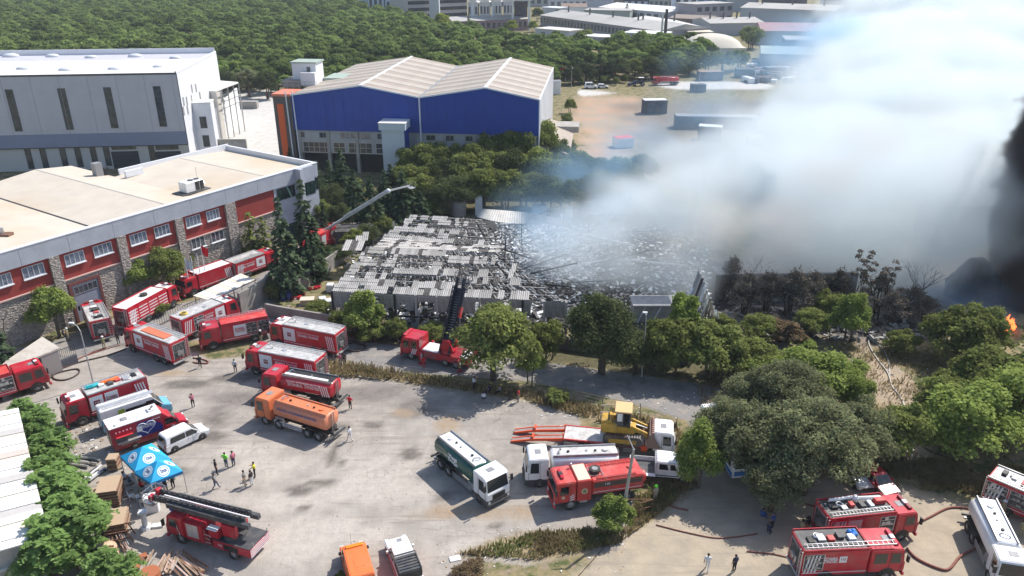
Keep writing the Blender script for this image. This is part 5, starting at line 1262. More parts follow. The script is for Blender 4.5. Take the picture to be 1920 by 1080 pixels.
# canteen van: cab with hood plus box
def canteen():
    L,W = 7.2,2.2; c,rz,_ = place2((356,806),(218,855),'R',W,L,'m'); t = thing('canteen_van','red and blue canteen van with a white heart and open serving hatch','van',c,rz); h = W/2; a = L/2
    bevelled(MB().prism([(a - 2.3,.45),(a - .05,.45),(a,.8),(a - .1,1.15),(a - .85,1.35),(a - 2.3,1.35)],-.95,.95),'cab',RED,t,.08)
    n = MB(); n.prism([(a - 2.3,1.3),(a - .8,1.3),(a - 1.5,2.15),(a - 2.3,2.3)],-.88,.88); bevelled(n,'cab_roof',RED,t,.06)
    MB().add([(a - .83,-.75,1.38),(a - .83,.75,1.38),(a - 1.42,.68,2.1),(a - 1.42,-.68,2.1)],[(0,1,2,3)]).build('windscreen',GLS,t)
    bevelled(MB().prism([(a - 2.35,2.2),(a - 1.7,2.2),(a - 2.35,2.95)],-1.0,1.0),'roof_deflector',RED,t,.04,1)
    for s in (-1,1): MB().prism([(a - 1.0,1.4),(a - 1.5,2.05),(a - 2.15,2.05),(a - 2.15,1.4)],s*.89 - .004,s*.89 + .008).build('side_window',GLS,t); MB().cyl((a - 1.5,s*.953,.95),(a - 1.5,s*.965,.95),.2,.2,16).build('door_emblem',WHTR,t); MB().box(a - .14,a - .02,s*.7 - .18,s*.7 + .18,.95,1.1).build('headlight',HLT,t); MB().rbox(a - 1.2,a - 1.0,s*1.1 - .1,s*1.1 + .1,1.4,1.75,.03).build('mirror',BLK,t)
    NAVY = mat('navy_vinyl',(.018,.025,.20),.4,coat=.2)
    bevelled(MB().box(-a,a - 2.4,-h,h,.95,2.95),'box_body',mat('canteen_red',(.30,.012,.035),.4,coat=.2,vary=.05),t,.03,1)
    MB().box(-a - .01,a - 2.39,-h - .01,h + .01,2.95,3.02).build('box_roof',MATS['white_paint'],t)
    y = -h - .012
    MB().prism([(-a + 2.1,1.1),(a - 2.5,1.1),(a - 2.5,1.75),(a - 3.4,2.7),(-a + 2.5,2.7)],y - .004,y + .004).build('navy_panel',NAVY,t)
    # heart outline
    hp = []
    for k in range(41):
        q = 2*math.pi*k/40; hx = 16*math.sin(q) ** 3; hz = 13*math.cos(q) - 5*math.cos(2*q) - 2*math.cos(3*q) - math.cos(4*q); hp.append((-.35 + hx*.052,y - .01,2.02 + hz*.045))
    MB().path(hp,.035,4).build('heart_outline',WHTR,t)
    lettering('İSTANBUL\nİTFAİYESİ',.27,WHTR,t,(-.2,y - .012,2.15),-1,.02,width=1.25)
    MB().box(-1.25,-.75,y - .012,y - .006,1.75,2.35).build('white_stack_print',WHTR,t)
    MB().box(-a + .35,-a + 2.3,y - .006,y + .002,1.35,1.85).build('serving_hatch',mat('canteen_interior',(.12,.11,.10),.6),t)
    MB().add([(-a + .4,y,1.9),(-a + 1.9,y,1.9),(-a + 1.9,y - .75,2.2),(-a + .4,y - .75,2.2),(-a + .4,y,1.95),(-a + 1.9,y,1.95),(-a + 1.9,y - .75,2.25),(-a + .4,y - .75,2.25)],[(3,2,1,0),(4,5,6,7),(0,1,5,4),(1,2,6,5),(2,3,7,6),(3,0,4,7)]).build('hatch_awning',mat('awning_red',(.62,.04,.06),.5),t)
    MB().box(-a + .45,-a + 2.6,y - .35,y,1.3,1.36).build('counter',ALU,t); MB().box(-a + .7,-a + 2.4,y - .3,y,1.1,1.13).build('step_board',ALU,t)
    for k in range(5): MB().box(-a + .45 + k*.33,-a + .6 + k*.33,y - .006,y + .002,2.35,2.5).build('white_mark',WHTR,t)
    lettering('İSTANBUL',.16,WHTR,t,(a - 2.95,y - .008,2.6),-1)
    bevelled(MB().box(-a + .1,a - 2.3,-h + .02,h - .02,.45,.95),'skirt',DRED,t,.03,1)
    MB().box(-a - .02,-a - .005,-.5,.1,.9,2.6).build('rear_door',BLK,t); MB().box(-a - .02,-a - .005,.12,.55,.95,2.6).build('rear_door',WHT,t)
    MB().rbox(.2,.95,-.35,.45,3.02,3.22,.04).build('roof_unit',WHT,t); MB().rbox(-2.3,-1.7,-.3,.3,3.02,3.1,.04).build('roof_hatch',GREY,t)
    for x_,y_ in ((.45,-.1),(.7,.2)): MB().cyl((x_,y_,3.22),(x_,y_,3.25),.14,.14,12).build('fan',BLK,t)
    for x_,y_ in ((-3.0,-.7),(.9,.75)): MB().cyl((x_,y_,3.02),(x_,y_,3.1),.13,.1,10).build('vent',GREY,t)
    for s in (-1,1): wheel(t,a - 1.0,s*1.0,.38,.24); wheel(t,-a + 1.9,s*(h + .005),.38,.24)
canteen()
# white dropside truck beside the oak
def dropside():
    L,W = 5.6,1.9; c,rz,_ = place2((1292,908),(1182,898),'R',W,L,'m'); t = thing('dropside_truck','white crew cab dropside truck with its side board down, behind the old red pumper','truck',c,rz); a = L/2; h = W/2
    prof = [(-.4,.5),(a,.5),(a,.95),(a - .25,1.25),(a - .75,1.3),(a - 1.3,2.15),(-.4,2.2)]
    bevelled(MB().prism(prof,-h,h),'cab',WHT,t,.07)
    for s in (-1,1):
        for x1,x2 in ((a - 1.4,.85),(.7,-.15)): MB().prism([(x1,1.35),(x1 - .15,1.95),(x2,1.95),(x2,1.35)],s*(h + .01) - .004,s*(h + .01) + .004).build('side_window',GLS,t)
        wheel(t,a - .8,s*(h + .01),.36,.24); wheel(t,-a + 1.2,s*(h + .01),.36,.24)
        MB().box(-a,a - .1,s*(h + .01) - .01,s*(h + .01) + .01,.68,.76).build('side_trim',BLK,t)
    MB().add([(a - .73,-h + .15,1.34),(a - .73,h - .15,1.34),(a - 1.26,h - .2,2.1),(a - 1.26,-h + .2,2.1)],[(0,1,2,3)]).build('windscreen',GLS,t)
    chassis(t,L,W,.75,x1=0)
    MB().box(-a,-.45,-h,h,.8,.9).build('load_bed',DGREY,t); MB().box(-a,-.45,h - .04,h,.9,1.35).build('side_board',WHT,t); MB().box(-a,-a + .05,-h,h,.9,1.35).build('tail_board',WHT,t); MB().box(-.5,-.43,-h,h,.9,2.0).build('headboard',WHT,t)
    MB().box(-a,-.45,-h - .45,-h,.82,.87).build('side_board',WHT,t)
dropside()
# city bus hidden by the oak
def bus():
    c = at(1362,855); t = thing('bus','white and light blue bus almost hidden under the oaks','bus',(c.x,c.y + .5,0),math.radians(97)); L,W = 9.0,2.4; a = L/2; h = W/2
    bevelled(MB().box(-a,a,-h,h,.4,2.9),'body',WHT,t,.12)
    for s in (-1,1):
        for k in range(6): MB().box(-a + .5 + k*1.35,-a + 1.65 + k*1.35,s*(h + .01) - .005,s*(h + .01) + .005,1.4,2.4).build('side_window',GLS,t)
        MB().box(-a,a,s*(h + .008) - .004,s*(h + .008) + .004,.6,1.1).build('blue_band',MATS['blue_vinyl'],t)
        wheel(t,a - 2.2,s*(h + .01),.48); wheel(t,-a + 2.0,s*(h + .01),.48)
    MB().box(-a - .02,-a - .01,-h + .2,h - .2,1.5,2.5).build('rear_window',GLS,t); MB().box(-a - .02,-a - .01,-h + .2,h - .2,.7,1.2).build('rear_panel',MATS['blue_vinyl'],t)
    MB().rbox(-1,1,-.7,.7,2.9,3.1,.05).build('roof_unit',CY,t)
bus()
# low loader with the tracked loader
def lowloader():
    a_,b_ = at(1264,864),at(1055,842); d = (a_ - b_).normalized(); rz = math.atan2(d.y,d.x); n = Vector((-d.y,d.x,0)); W = 2.5
    L = (a_ - b_).length; c = (a_ + b_)/2 + n*W/2; t = thing('low_loader','white cab low loader with a red bed and two red loading ramps let down','truck',c,rz); h = W/2; xf = L/2
    cab(t,xf,2.1,W,.5,3.0,WHT,DGREY,hatch=True); chassis(t,L,W,.95)
    x0 = -xf; x1 = xf - 2.9
    bevelled(MB().box(x0,x1,-h,h,.98,1.14),'bed',DRED,t,.02,1); MB().box(x0 + .05,x1 - .05,-h + .1,h - .1,1.14,1.16).build('bed_floor',ALUR,t)
    for s in (-1,1): MB().bar((x0,s*(h - .05),1.17),(x1,s*(h - .05),1.17),.12,.1).build('bed_edge',LRED,t)
    MB().box(x1 + .05,x1 + .35,-h + .1,h - .1,.9,1.9).build('headboard',mat('pinkish_boards',(.5,.33,.27),.8),t)
    MB().box(x1 - .3,x1 + .25,-h - .05,-h + .3,.75,1.25).build('orange_box',mat('orange_red_paint',(.75,.10,.03),.5),t)
    for k in range(3): MB().box(x0 + .1,x0 + 1.5,-h - .01,-h + .03,.45 + k*.17,.52 + k*.17).build('side_guard',ALU,t)
    for k in range(3): MB().box(x1 - 2.0,x1 - .9,-h - .01,-h + .03,.45 + k*.17,.52 + k*.17).build('side_guard',ALU,t)
    for s in (-1,1):
        for x_ in (x0 + 2.2,x0 + 3.5,x0 + 4.8): wheel(t,x_,s*(h - .02),.48,dual=True)
        wheel(t,xf - 1.35,s*(h + .01),.52)
        # ramp sloping down behind the bed
        y = s*.78; OR = MATS['orange_red_paint']
        for e in (-1,1):
            m = MB(); m.prism([(x0 - .02,1.16),(x0 - .02,.84),(x0 - 3.0,.5),(x0 - 5.2,.02),(x0 - 5.2,.2),(x0 - 3.0,.74)],y + e*.3 - .05,y + e*.3 + .05); m.build('ramp_beam',OR,t)
        m = MB(); m.prism([(x0 - .05,1.12),(x0 - .05,1.06),(x0 - 3.0,.62),(x0 - 5.2,.1),(x0 - 5.2,.16),(x0 - 3.0,.68)],y - .25,y + .25); m.build('ramp_plate',mat('worn_plate',(.32,.29,.27),.7,dirt=(.35,.1,.06),damt=.6),t)
        m = MB(); m.bar((x0,y - .3,1.0),(x0,y - .3,1.75),.12,.12); m.build('ramp_post',OR,t); m = MB(); m.box(x0 - 3.1,x0 - 2.95,y - .33,y + .33,.45,1.0); m.build('ramp_hinge',OR,t)
    # timber rack behind the loader
    k_ = thing('timber_rack','long rack of reddish scaffold poles lying behind the loader','poles',c + n*.95 + d*1.3 + Vector((0,0,1.18)),rz)
    for k in range(7): MB().bar((-2.4,.1 + .0*k,.15 + k*.17),(2.9,.1 + .12*math.sin(k),.1 + k*.15),.08,.08).build('pole',mat('reddish_timber',(.42,.24,.19),.8,objvary=.25),k_)
    for x_ in (-1.5,0,1.5,2.5): MB().bar((x_,.2,0),(x_ - .1,.2,1.35),.09,.09).build('post',MATS['reddish_timber'],k_)
    # tracked loader
    lc = c + d*.35; g = thing('track_loader','yellow tracked loader with a toothed bucket standing on the red low loader','loader',(lc.x,lc.y,1.165),rz); g.scale = (1.2,1.2,1.24)
    for s in (-1,1):
        y0 = s*.95
        m = MB(); pts = []
        for i in range(24):
            tt_ = 2*math.pi*i/24; r_ = .42; cx = 1.15 if math.cos(tt_) > 0 else -1.15; pts.append((cx + math.cos(tt_)*r_,.43 + math.sin(tt_)*r_))
        m.prism(pts,y0 - .22,y0 + .22); tr = m.build('track',mat('track_steel',(.06,.055,.05),.7,dirt=DUST,damt=.5),g)
        for i in range(14): m = MB(); xx = -1.35 + i*.205; m.box(xx,xx + .1,y0 - .25,y0 + .25,.85,.9); m.build('track_shoe',SILV if i > 8 else RUST,tr)
        m = MB(); m.box(-1.1,1.1,y0 + s*.23,y0 + s*.26,.25,.6); m.build('track_frame',YEL,g)
    bevelled(MB().prism([(-1.75,.75),(.9,.75),(1.0,1.3),(.3,1.35),(.3,1.45),(-.9,1.5),(-.95,1.9),(-1.8,1.85)],-.72,.72),'hull',YEL,g,.06)
    bevelled(MB().box(-1.7,-.5,-.9,-.5,.95,1.7),'fuel_tank',YEL,g,.05); bevelled(MB().box(-1.7,-.5,.5,.9,.95,1.7),'tool_box',YEL,g,.05)
    bevelled(MB().box(-.62,.55,-.72,.72,1.45,2.75),'operator_cab',DGREY,g,.04,1); bevelled(MB().box(-.75,.62,-.82,.82,2.75,2.86),'cab_roof',mat('pale_yellow_roof',(.62,.42,.2),.6),g,.03,1)
    for s in (-1,1):
        MB().box(-.02,.45,s*.73 - .006,s*.73 + .006,1.6,2.65).build('cab_window',GLS,g); MB().box(-.52,-.12,s*.73 - .006,s*.73 + .006,1.95,2.65).build('cab_window',HLT,g)
        m = MB(); m.prism([(.35,1.3),(.7,1.55),(1.9,1.05),(2.15,.35),(1.9,.3),(1.65,.85),(.5,1.15)],s*.55 - .09,s*.55 + .09); bevelled(m,'lift_arm',YEL,g,.03,1)
        m = MB(); m.cyl((.5,s*.35,1.3),(1.9,s*.35,.9),.08,.05,8); m.build('lift_cylinder',SILV,g)
    m = MB(); m.prism([(2.0,.1),(3.0,.12),(2.3,.25),(2.15,.6),(2.3,1.3),(2.1,1.25),(1.95,.6)],-1.2,1.2); bk = m.build('bucket',mat('bucket_steel',(.20,.13,.10),.7,dirt=(.35,.28,.22),damt=.6),g)
    for s in (-1,1): m = MB(); m.prism([(2.0,.1),(3.0,.12),(2.35,1.3),(2.1,1.25),(1.95,.6)],s*1.2 - .03,s*1.2 + .03); m.build('bucket_cheek',MATS['bucket_steel'],bk)
    for i in range(9): yy_ = -1.1 + i*.275; MB().prism([(2.9,.1),(3.25,.08),(2.95,.22)],yy_ - .06,yy_ + .06).build('tooth',mat('pale_tooth',(.5,.45,.4),.6),bk); MB().prism([(2.15,1.2),(2.35,1.2),(2.45,1.5),(2.3,1.5)],yy_ - .06,yy_ + .06).build('grapple_tine',MATS['reddish_timber'],bk)
    m = MB(); m.path([(-1.2,-.4,1.8),(-1.2,-.4,2.5)],.06,6); m.build('exhaust',BLK,g)
    m = MB(); m.path([(-1.75,-.5,1.8),(-1.85,-.5,2.5),(-1.2,-.5,2.6)],.05,5); m.path([(-1.75,.5,1.8),(-1.85,.5,2.5),(-1.2,.5,2.6)],.05,5); m.build('rear_guard',mat('pale_guard',(.55,.45,.36),.6),g)
lowloader()
# far vehicles
car('far white van with an open rear by the far road',(1112,167),(1104,167),'R',4.6,2.0,2.2,'mpv',WHT,'van','far_van')
car('far white car next to the white van on the far road',(1136,166),(1124,166),'R',4.4,1.9,1.5,'hatch',WHT,'car','far_car')
tanker('far red tanker truck on the far road',(1224,161),(1270,160),'L',10,RED,RED,LRED,group='far vehicles',axles=3,Hc=2.9,cat='tank truck',rearbar=False)
def tractor():
    c = at(1198,161); t = thing('digger_loader','dark digger loader on the far road left of the red tanker','loader',c,math.pi); DB = mat('dark_blue_paint',(.03,.04,.09),.5)
    bevelled(MB().box(-1.6,2.2,-.7,.7,.8,1.7),'body',DB,t,.05); bevelled(MB().box(-1.5,.2,-.8,.8,1.7,2.9),'cab',GLS,t,.05); MB().box(-1.6,.3,-.85,.85,2.9,3.0).build('cab_roof',WHT,t)
    for s in (-1,1): wheel(t,-1.2,s*1.1,.75,.4); wheel(t,1.7,s*1.0,.55,.35)
    MB().prism([(2.2,.6),(4.0,.1),(4.2,.9),(3.6,1.0),(2.2,1.2)],-.9,.9).build('bucket',DB,t); MB().path([(-1.6,0,1.4),(-3.0,0,3.6),(-3.4,0,1.8)],.14,5).build('digger_arm',DB,t)
tractor()
def wreck(label,u,v,L,W,H,rz,m,topm,cat='container',name='container'):
    c = at(u,v); t = thing(name,label,cat,c,rz); bevelled(MB().box(-L/2,L/2,-W/2,W/2,.0,H),'body',m,t,.08,1); MB().box(-L/2 + .1,L/2 - .1,-W/2 + .1,W/2 - .1,H,H + .08).build('top',topm,t)
    for k in range(int(L/1.2)): MB().box(-L/2 + .3 + k*1.2,-L/2 + .45 + k*1.2,-W/2 - .05,-W/2,.2,H - .2).build('rib',m,t)
DBLU = mat('dull_blue_steel',(.06,.06,.09),.8,vary=.3,scale=.8,dirt=(.2,.13,.09),damt=.6,dscale=.6)
wreck('dark blue skip with scrap on top at the end of the far road',1330,150,9,4,3.2,.1,DBLU,mat('scrap_tan',(.3,.2,.15),.9)); wreck('dark skip behind the far road end, right of the blue skip',1395,145,7,4,3.2,-.1,DBLU,DGREY)
wreck('small dark container at the roadside in the smoke',1308,172,5,3,2.6,0,DBLU,DGREY); wreck('dark blue truck box with a white roof in the scrub',1226,212,7,3.4,4.0,.1,DBLU,WHT,'container','truck_box'); wreck('white burnt panel box in the smoke',1415,272,4,3,2.2,.2,WHT,MATS['white_paint'])
wreck('white tank with a red lid beyond the thicket',1168,275,4.6,3.2,2.4,.3,WHT,LRED); wreck('hazy container row in the smoke',1340,240,22,4,3.4,-.08,DBLU,GREY); wreck('hazy long truck trailer in the smoke',1330,262,6,3.4,3.6,-.3,DBLU,WHT); wreck('white truck box at the corner of the blue warehouse',1040,176,4.0,3.0,4.4,0,WHT,GREY)
# ------------------------------------------------------------------ buildings
class Wall:
    """vertical plane through two points of the same level, seen from the survey point; gives local x (along) and z of a photo position"""
    def __init__(s,a,b): s.a = Vector((a[0],a[1],0)); d = Vector((b[0] - a[0],b[1] - a[1],0)); s.len = d.length; s.d = d.normalized(); s.rz = math.atan2(s.d.y,s.d.x)
    def xz(s,u,v):
        t = (v - 540)/FPX; r = Vector(((u - 960)/FPX,cp - t*sp,-(sp + t*cp))); n = Vector((-s.d.y,s.d.x,0)); o = Vector((0,0,CAMH))
        k = n.dot(s.a - o)/n.dot(r); p = o + r*k; q = p - s.a
        return q.dot(s.d),p.z
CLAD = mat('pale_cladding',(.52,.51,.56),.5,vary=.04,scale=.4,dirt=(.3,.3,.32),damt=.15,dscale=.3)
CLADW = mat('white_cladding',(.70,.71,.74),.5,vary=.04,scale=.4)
CLADB = mat('grey_blue_cladding',(.22,.25,.36),.5,vary=.04,scale=.4)
ROOFW = mat('white_roof_sheet',(.72,.71,.69),.6,vary=.05,scale=.5,dirt=(.5,.45,.38),damt=.35,dscale=.15)
ROOFD = mat('dusty_white_roof',(.55,.49,.41),.7,vary=.06,scale=.35,dirt=(.50,.38,.24),damt=.55,dscale=.07)
ROOFT = mat('tan_roof_sheet',(.335,.28,.23),.65,vary=.08,scale=.4,dirt=(.28,.24,.2),damt=.5,dscale=.12)
ROOFL = mat('pale_tan_roof_strip',(.42,.37,.315),.6,vary=.08,scale=.4)
BLUE = mat('blue_cladding',(.001,.042,.30),.45,vary=.08,scale=.2)
REDW = mat('red_render',(.30,.04,.034),.8,vary=.12,scale=.8,dirt=(.2,.05,.04),damt=.4,dscale=.5)
GLASSW = mat('window_glass',(.05,.06,.075),.1,spec=.8,vary=.5,scale=.8)
FRAMEW = mat('white_frame',(.6,.6,.6),.5)
CREAM = mat('cream_wall',(.50,.47,.42),.8,vary=.08,scale=.5)
# split-stone wall: blocks in relief by bump
def stone_mat():
    m = bpy.data.materials.new('split_stone'); m.use_nodes = True; nt = m.node_tree; L = nt.links; b = nt.nodes['Principled BSDF']; b.inputs['Roughness'].default_value = .95
    tc = nod(nt,'ShaderNodeTexCoord'); mp = nod(nt,'ShaderNodeMapping'); mp.inputs['Scale'].default_value = (1.2,1.2,2.4); L.new(tc.outputs['Object'],mp.inputs[0])
    v = nod(nt,'ShaderNodeTexVoronoi'); v.inputs['Scale'].default_value = 2.6; L.new(mp.outputs[0],v.inputs['Vector'])
    e = nod(nt,'ShaderNodeTexVoronoi',feature='DISTANCE_TO_EDGE'); e.inputs['Scale'].default_value = 2.6; L.new(mp.outputs[0],e.inputs['Vector'])
    r = nod(nt,'ShaderNodeValToRGB'); r.color_ramp.elements[0].color = (.24,.205,.185,1); r.color_ramp.elements[1].color = (.50,.44,.39,1); L.new(v.outputs['Color'],r.inputs[0])
    j = nod(nt,'ShaderNodeMapRange'); j.inputs['From Max'].default_value = .08; L.new(e.outputs['Distance'],j.inputs['Value'])
    mx = nod(nt,'ShaderNodeMix',data_type='RGBA'); mx.inputs['A'].default_value = (.11,.10,.09,1); L.new(j.outputs[0],mx.inputs['Factor']); L.new(r.outputs[0],mx.inputs['B']); L.new(mx.outputs['Result'],b.inputs['Base Color'])
    bp = nod(nt,'ShaderNodeBump'); bp.inputs['Strength'].default_value = .8; bp.inputs['Distance'].default_value = .15; L.new(v.outputs['Distance'],bp.inputs['Height']); L.new(bp.outputs[0],b.inputs['Normal'])
    MATS['split_stone'] = m; return m
STONE = stone_mat()
def window(root,x0,x1,z0,z1,y=-.0,mull=(2,1),frame=FRAMEW,glass=GLASSW,out=.06,name='window'):
    """frame with its pane as sub-part, on a wall whose outside is towards -Y"""
    f = MB(); w = .07
    for i in range(mull[0] + 1): x = x0 + (x1 - x0)*i/mull[0]; f.box(x - w/2,x + w/2,y - out,y - .005,z0 - w/2,z1 + w/2)
    for i in range(mull[1] + 1): z = z0 + (z1 - z0)*i/mull[1]; f.box(x0 - w/2,x1 + w/2,y - out + .003,y - .008,z - w/2,z + w/2)
    fo = f.build(name,frame,root)
    g = MB(); g.add([(x0,y - .02,z0),(x1,y - .02,z0),(x1,y - .02,z1),(x0,y - .02,z1)],[(0,1,2,3)]); g.build('pane',glass,fo)
    return fo

# ---- A: big white warehouse
zt = zat(138,at(357,313).y)
a1 = at(330,138,zt); a0 = at(0,143.3,zt); wa = Wall(a0,a1)
side = at(378,99.5,zt); dep = (Vector((side.x,side.y,0)) - Vector((a1.x,a1.y,0))).dot(Vector((-wa.d.y,wa.d.x,0)))
xl = -38; xr = wa.len
A_ = thing('white_warehouse','big white warehouse with tall slit windows and a bright white roof','warehouse',(wa.a.x,wa.a.y,0),wa.rz)
zb = wa.xz(300,272)[1]
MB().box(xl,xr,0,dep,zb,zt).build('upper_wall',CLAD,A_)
MB().box(xl,xr - .02,.35,dep - .01,0,zb).build('lower_wall',mat('greyish_white_wall',(.50,.49,.48),.7,vary=.05),A_)
zbb = wa.xz(300,247)[1]
MB().box(xl,xr + .02,-.03,0,zb,zbb).build('blue_grey_band',CLADB,A_)
MB().box(xl,xr + .05,-.06,.02,zb - .12,zb + .05).build('black_trim',BLK,A_)
MB().box(xl,xr + .06,-.08,.1,zt - .15,zt + .22).build('eave_trim',DGREY,A_); MB().box(xr - .02,xr + .1,-.08,.12,zb,zt).build('corner_trim',DGREY,A_)
MB().box(xr - .3,xr + .04,.1,dep,zt,zt + .5).build('roof_edge',CLADW,A_)
MB().add([(xl,0,zt + .05),(xr - .3,0,zt + .05),(xr - .3,dep*.62,zt + .25),(xl,dep*.62,zt + .25),(xl,dep,zt + 1.2),(xr - .3,dep,zt + 1.2)],[(0,1,2,3)]).build('roof',ROOFW,A_)
MB().box(xl,xr - .3,dep - .3,dep,zt,zt + 1.3).build('rear_parapet',CLADW,A_)
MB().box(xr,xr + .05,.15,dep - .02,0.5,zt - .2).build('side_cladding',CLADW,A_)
for (u0,v0,u1,v1) in [(14,168,38,246),(112,166,134,243),(198,164,218,240),(291,162,309,237)]:
    xm = (wa.xz(u0,v0)[0] + wa.xz(u1,v1)[0])/2; z0 = wa.xz(u1,v1)[1]; z1 = wa.xz(u0,v0)[1]; window(A_,xm - .75,xm + .75,z0,z1,0,(1,8),DGREY,GLASSW)
for (u,v0,v1,w_) in [(49,279,310,.9),(77,278,309,.9),(114,276,307,.9),(142,275,306,.9),(171,274,305,.9),(196,273,303,.8),(281,270,300,.8)]:
    x_ = wa.xz(u,v0)[0]; z1 = wa.xz(u,v0)[1]; window(A_,x_ - .6,x_ + .6,z1 - 4.6,z1,.35,(1,3),BLK,GLASSW)
for (u0,u1) in [(207,258),(290,338)]:
    x0_,x1_ = wa.xz(u0,285)[0],wa.xz(u1,285)[0]; z1 = wa.xz(u0,285)[1]
    d_ = MB(); d_.box(x0_,x1_,.25,.34,0,z1); gd = d_.build('garage_door',mat('anthracite_door',(.025,.03,.045),.5),A_)
    for k in range(4): MB().box(x0_,x1_,.22,.25,.3 + k*z1/4,.36 + k*z1/4).build('door_rib',DGREY,gd)
    MB().box(x0_ + .3,x1_ - .3,.2,.33,z1 + .4,z1 + 1.6).build('transom_window',GLASSW,A_)
for (u,v,r_) in [(20,104,1.6),(98,104,1.3),(170,106,1.2),(253,104,1.4),(328,107,1.1),(45,128,1.4),(124,130,1.4),(215,128,1.3),(298,124,1.2)]:
    x_,y_ = None,None; p = at(u,v,zt + .3) - Vector((wa.a.x,wa.a.y,0)); x_ = p.dot(wa.d); y_ = p.dot(Vector((-wa.d.y,wa.d.x,0)))
    MB().ball((x_,y_,zt + .15),r_,14,6,(1.25,.9,.45)).build('skylight',mat('milky_dome',(.62,.64,.66),.35),A_,True)
jm = MB().box(-.03,.03,-.035,0,zbb,zt - .2).mesh('panel_joint',mat('joint_grey',(.33,.33,.37),.6))
for k in range(13): link(jm,'panel_joint',A_,(xl + 3 + k*5.8,-.002,0))
sw = Wall(a1,side)          # windows of the side wall
for (u,v) in [(351,166),(356,165),(342,190),(346,189),(352,186),(362,180),(343,208),(348,206),(354,203),(364,196)]:
    x_,z_ = sw.xz(u,v); m = MB(); m.box(xr + .06,xr + .1,x_ - .5,x_ + .5,z_ - 1,z_ + .9); m.build('side_window',GREY,A_)
# stair tower + canopy + ramp wall on its right side
p = at(393,297); t_ = thing('stair_tower','narrow white stair tower with two dark windows on the side of the white warehouse','building',p,wa.rz + .05)
zz = zat(194,p.y); MB().box(-2.4,2.0,0,4,0,zz).build('wall',CLADW,t_); MB().box(-2.5,2.1,-.1,4.1,zz,zz + .25).build('roof',ROOFW,t_); MB().box(-2.55,-2.3,-.08,.05,0,zz).build('corner_trim',BLK,t_)
for z_ in (zz*.22,zz*.56): window(t_,-.8,.6,z_,z_ + 2.6,0,(1,2),BLK,GLASSW)
p = at(420,240); zz = zat(168,at(408,262).y); q0,q1,q2,q3 = at(370,171,zz),at(404,172.5,zz),at(447,156,zz),at(387,151,zz)
t_ = thing('canopy','white canopy roof on a steel frame beside the white warehouse','canopy',(0,0,0)); b = MB(); b.add([q0,q1,q2,q3,q0 + Vector((0,0,.3)),q1 + Vector((0,0,.3)),q2 + Vector((0,0,.3)),q3 + Vector((0,0,.3))],[(3,2,1,0),(4,5,6,7),(0,1,5,4),(1,2,6,5),(2,3,7,6),(3,0,4,7)]); b.build('roof',ROOFW,t_)
for k in range(5): pp = q1.lerp(q2,k/4); MB().bar(pp,(pp.x,pp.y,0),.25,.25).build('post',SILV,t_)
for k in range(3): MB().bar(q1 - Vector((0,0,1.5 + k*1.6)),q2 - Vector((0,0,1.5 + k*1.6)),.15,.15).build('rail',SILV,t_)
q = MB(); q.add([(q0.x,q0.y,0),(q1.x,q1.y,0),(q1.x,q1.y,zz),(q0.x,q0.y,zz),(q0.x,q0.y + 3,0),(q1.x,q1.y + 3,0),(q1.x,q1.y + 3,zz),(q0.x,q0.y + 3,zz)],[(0,1,2,3),(4,7,6,5),(1,5,6,2),(0,3,7,4)]); q.build('wall',CREAM,t_)
g0,g1 = at(414,268),at(451,222); t_ = thing('ramp_wall','tall white boundary wall along the pale ramp','wall',g0,math.atan2((g1 - g0).y,(g1 - g0).x)); l_ = (g1 - g0).length; MB().box(0,l_,-.2,.2,0,zat(203,g0.y)).build('wall',mat('bright_white_wall',(.75,.75,.75),.7),t_)
t_ = thing('ramp_plinth','small concrete block on the pale ramp','wall',at(460,203)); MB().box(-4,4,-1,1,0,2.2).build('block',CONC,t_)
t_ = thing('ramp_retaining_wall','concrete retaining wall at the lower end of the pale ramp','wall',at(430,292)); MB().box(-3,4.5,-.3,.3,0,4).build('wall',CONC,t_)

# ---- B: stone and red factory in front
g_ = at(197,575); zf = zat(476 - .2865*197,g_.y)
b0,b1 = at(0,476,zf),at(594,305.5,zf); wb = Wall(b0,b1); yb = Vector((-wb.d.y,wb.d.x,0))
def locB(u,v,z): p = at(u,v,z) - wb.a; return p.dot(wb.d),p.dot(yb)
B_ = thing('stone_factory','long stone and red factory with a dusty white roof at the left','factory',(wb.a.x,wb.a.y,0),wb.rz)
bx1 = wb.len; bd = locB(409,277,zf)[1]; bxl = -22; xs2 = locB(225,322,zf)[0]
zfb = wb.xz(300,511.7 - 91.5)[1]; zrb = wb.xz(300,458)[1] - .75
MB().box(bxl,bx1 - 9.5,.3,.6,0,zrb).build('stone_wall',STONE,B_)
MB().box(bxl,bx1 - 9.5,.32,.6,zrb,zfb).build('red_wall',REDW,B_)
MB().box(bxl,bx1 - 9.5,.1,.4,zrb - .12,zrb + .02).build('sill_course',mat('pink_sill',(.55,.38,.34),.8),B_)
MB().box(bxl,28.5,bd - .5,35,0,zf - 1.4).build('core',mat('grey_core',(.4,.4,.4),.9),B_)
MB().box(bxl,bx1 - .3,.7,bd - .4,0,zf - 1.4).build('core',mat('grey_core',(.4,.4,.4),.9),B_)
# fascia panels of the parapet
k = 0; x = bxl
fas = MB().box(0,5.96,0,.55,zfb,zf).mesh('fascia_panel',mat('fascia_grey',(.40,.42,.47),.6,vary=.05,scale=.6,dirt=(.2,.2,.22),damt=.35,dscale=.5))
while x < bx1 - 6: link(fas,'fascia_panel',B_,(x,0,0)); x += 6.0
MB().box(x,bx1,0,.55,zfb,zf).build('fascia_panel',MATS['fascia_grey'],B_)
MB().box(bxl,bx1 + .05,-.05,.6,zf,zf + .12).build('coping',CLADW,B_)
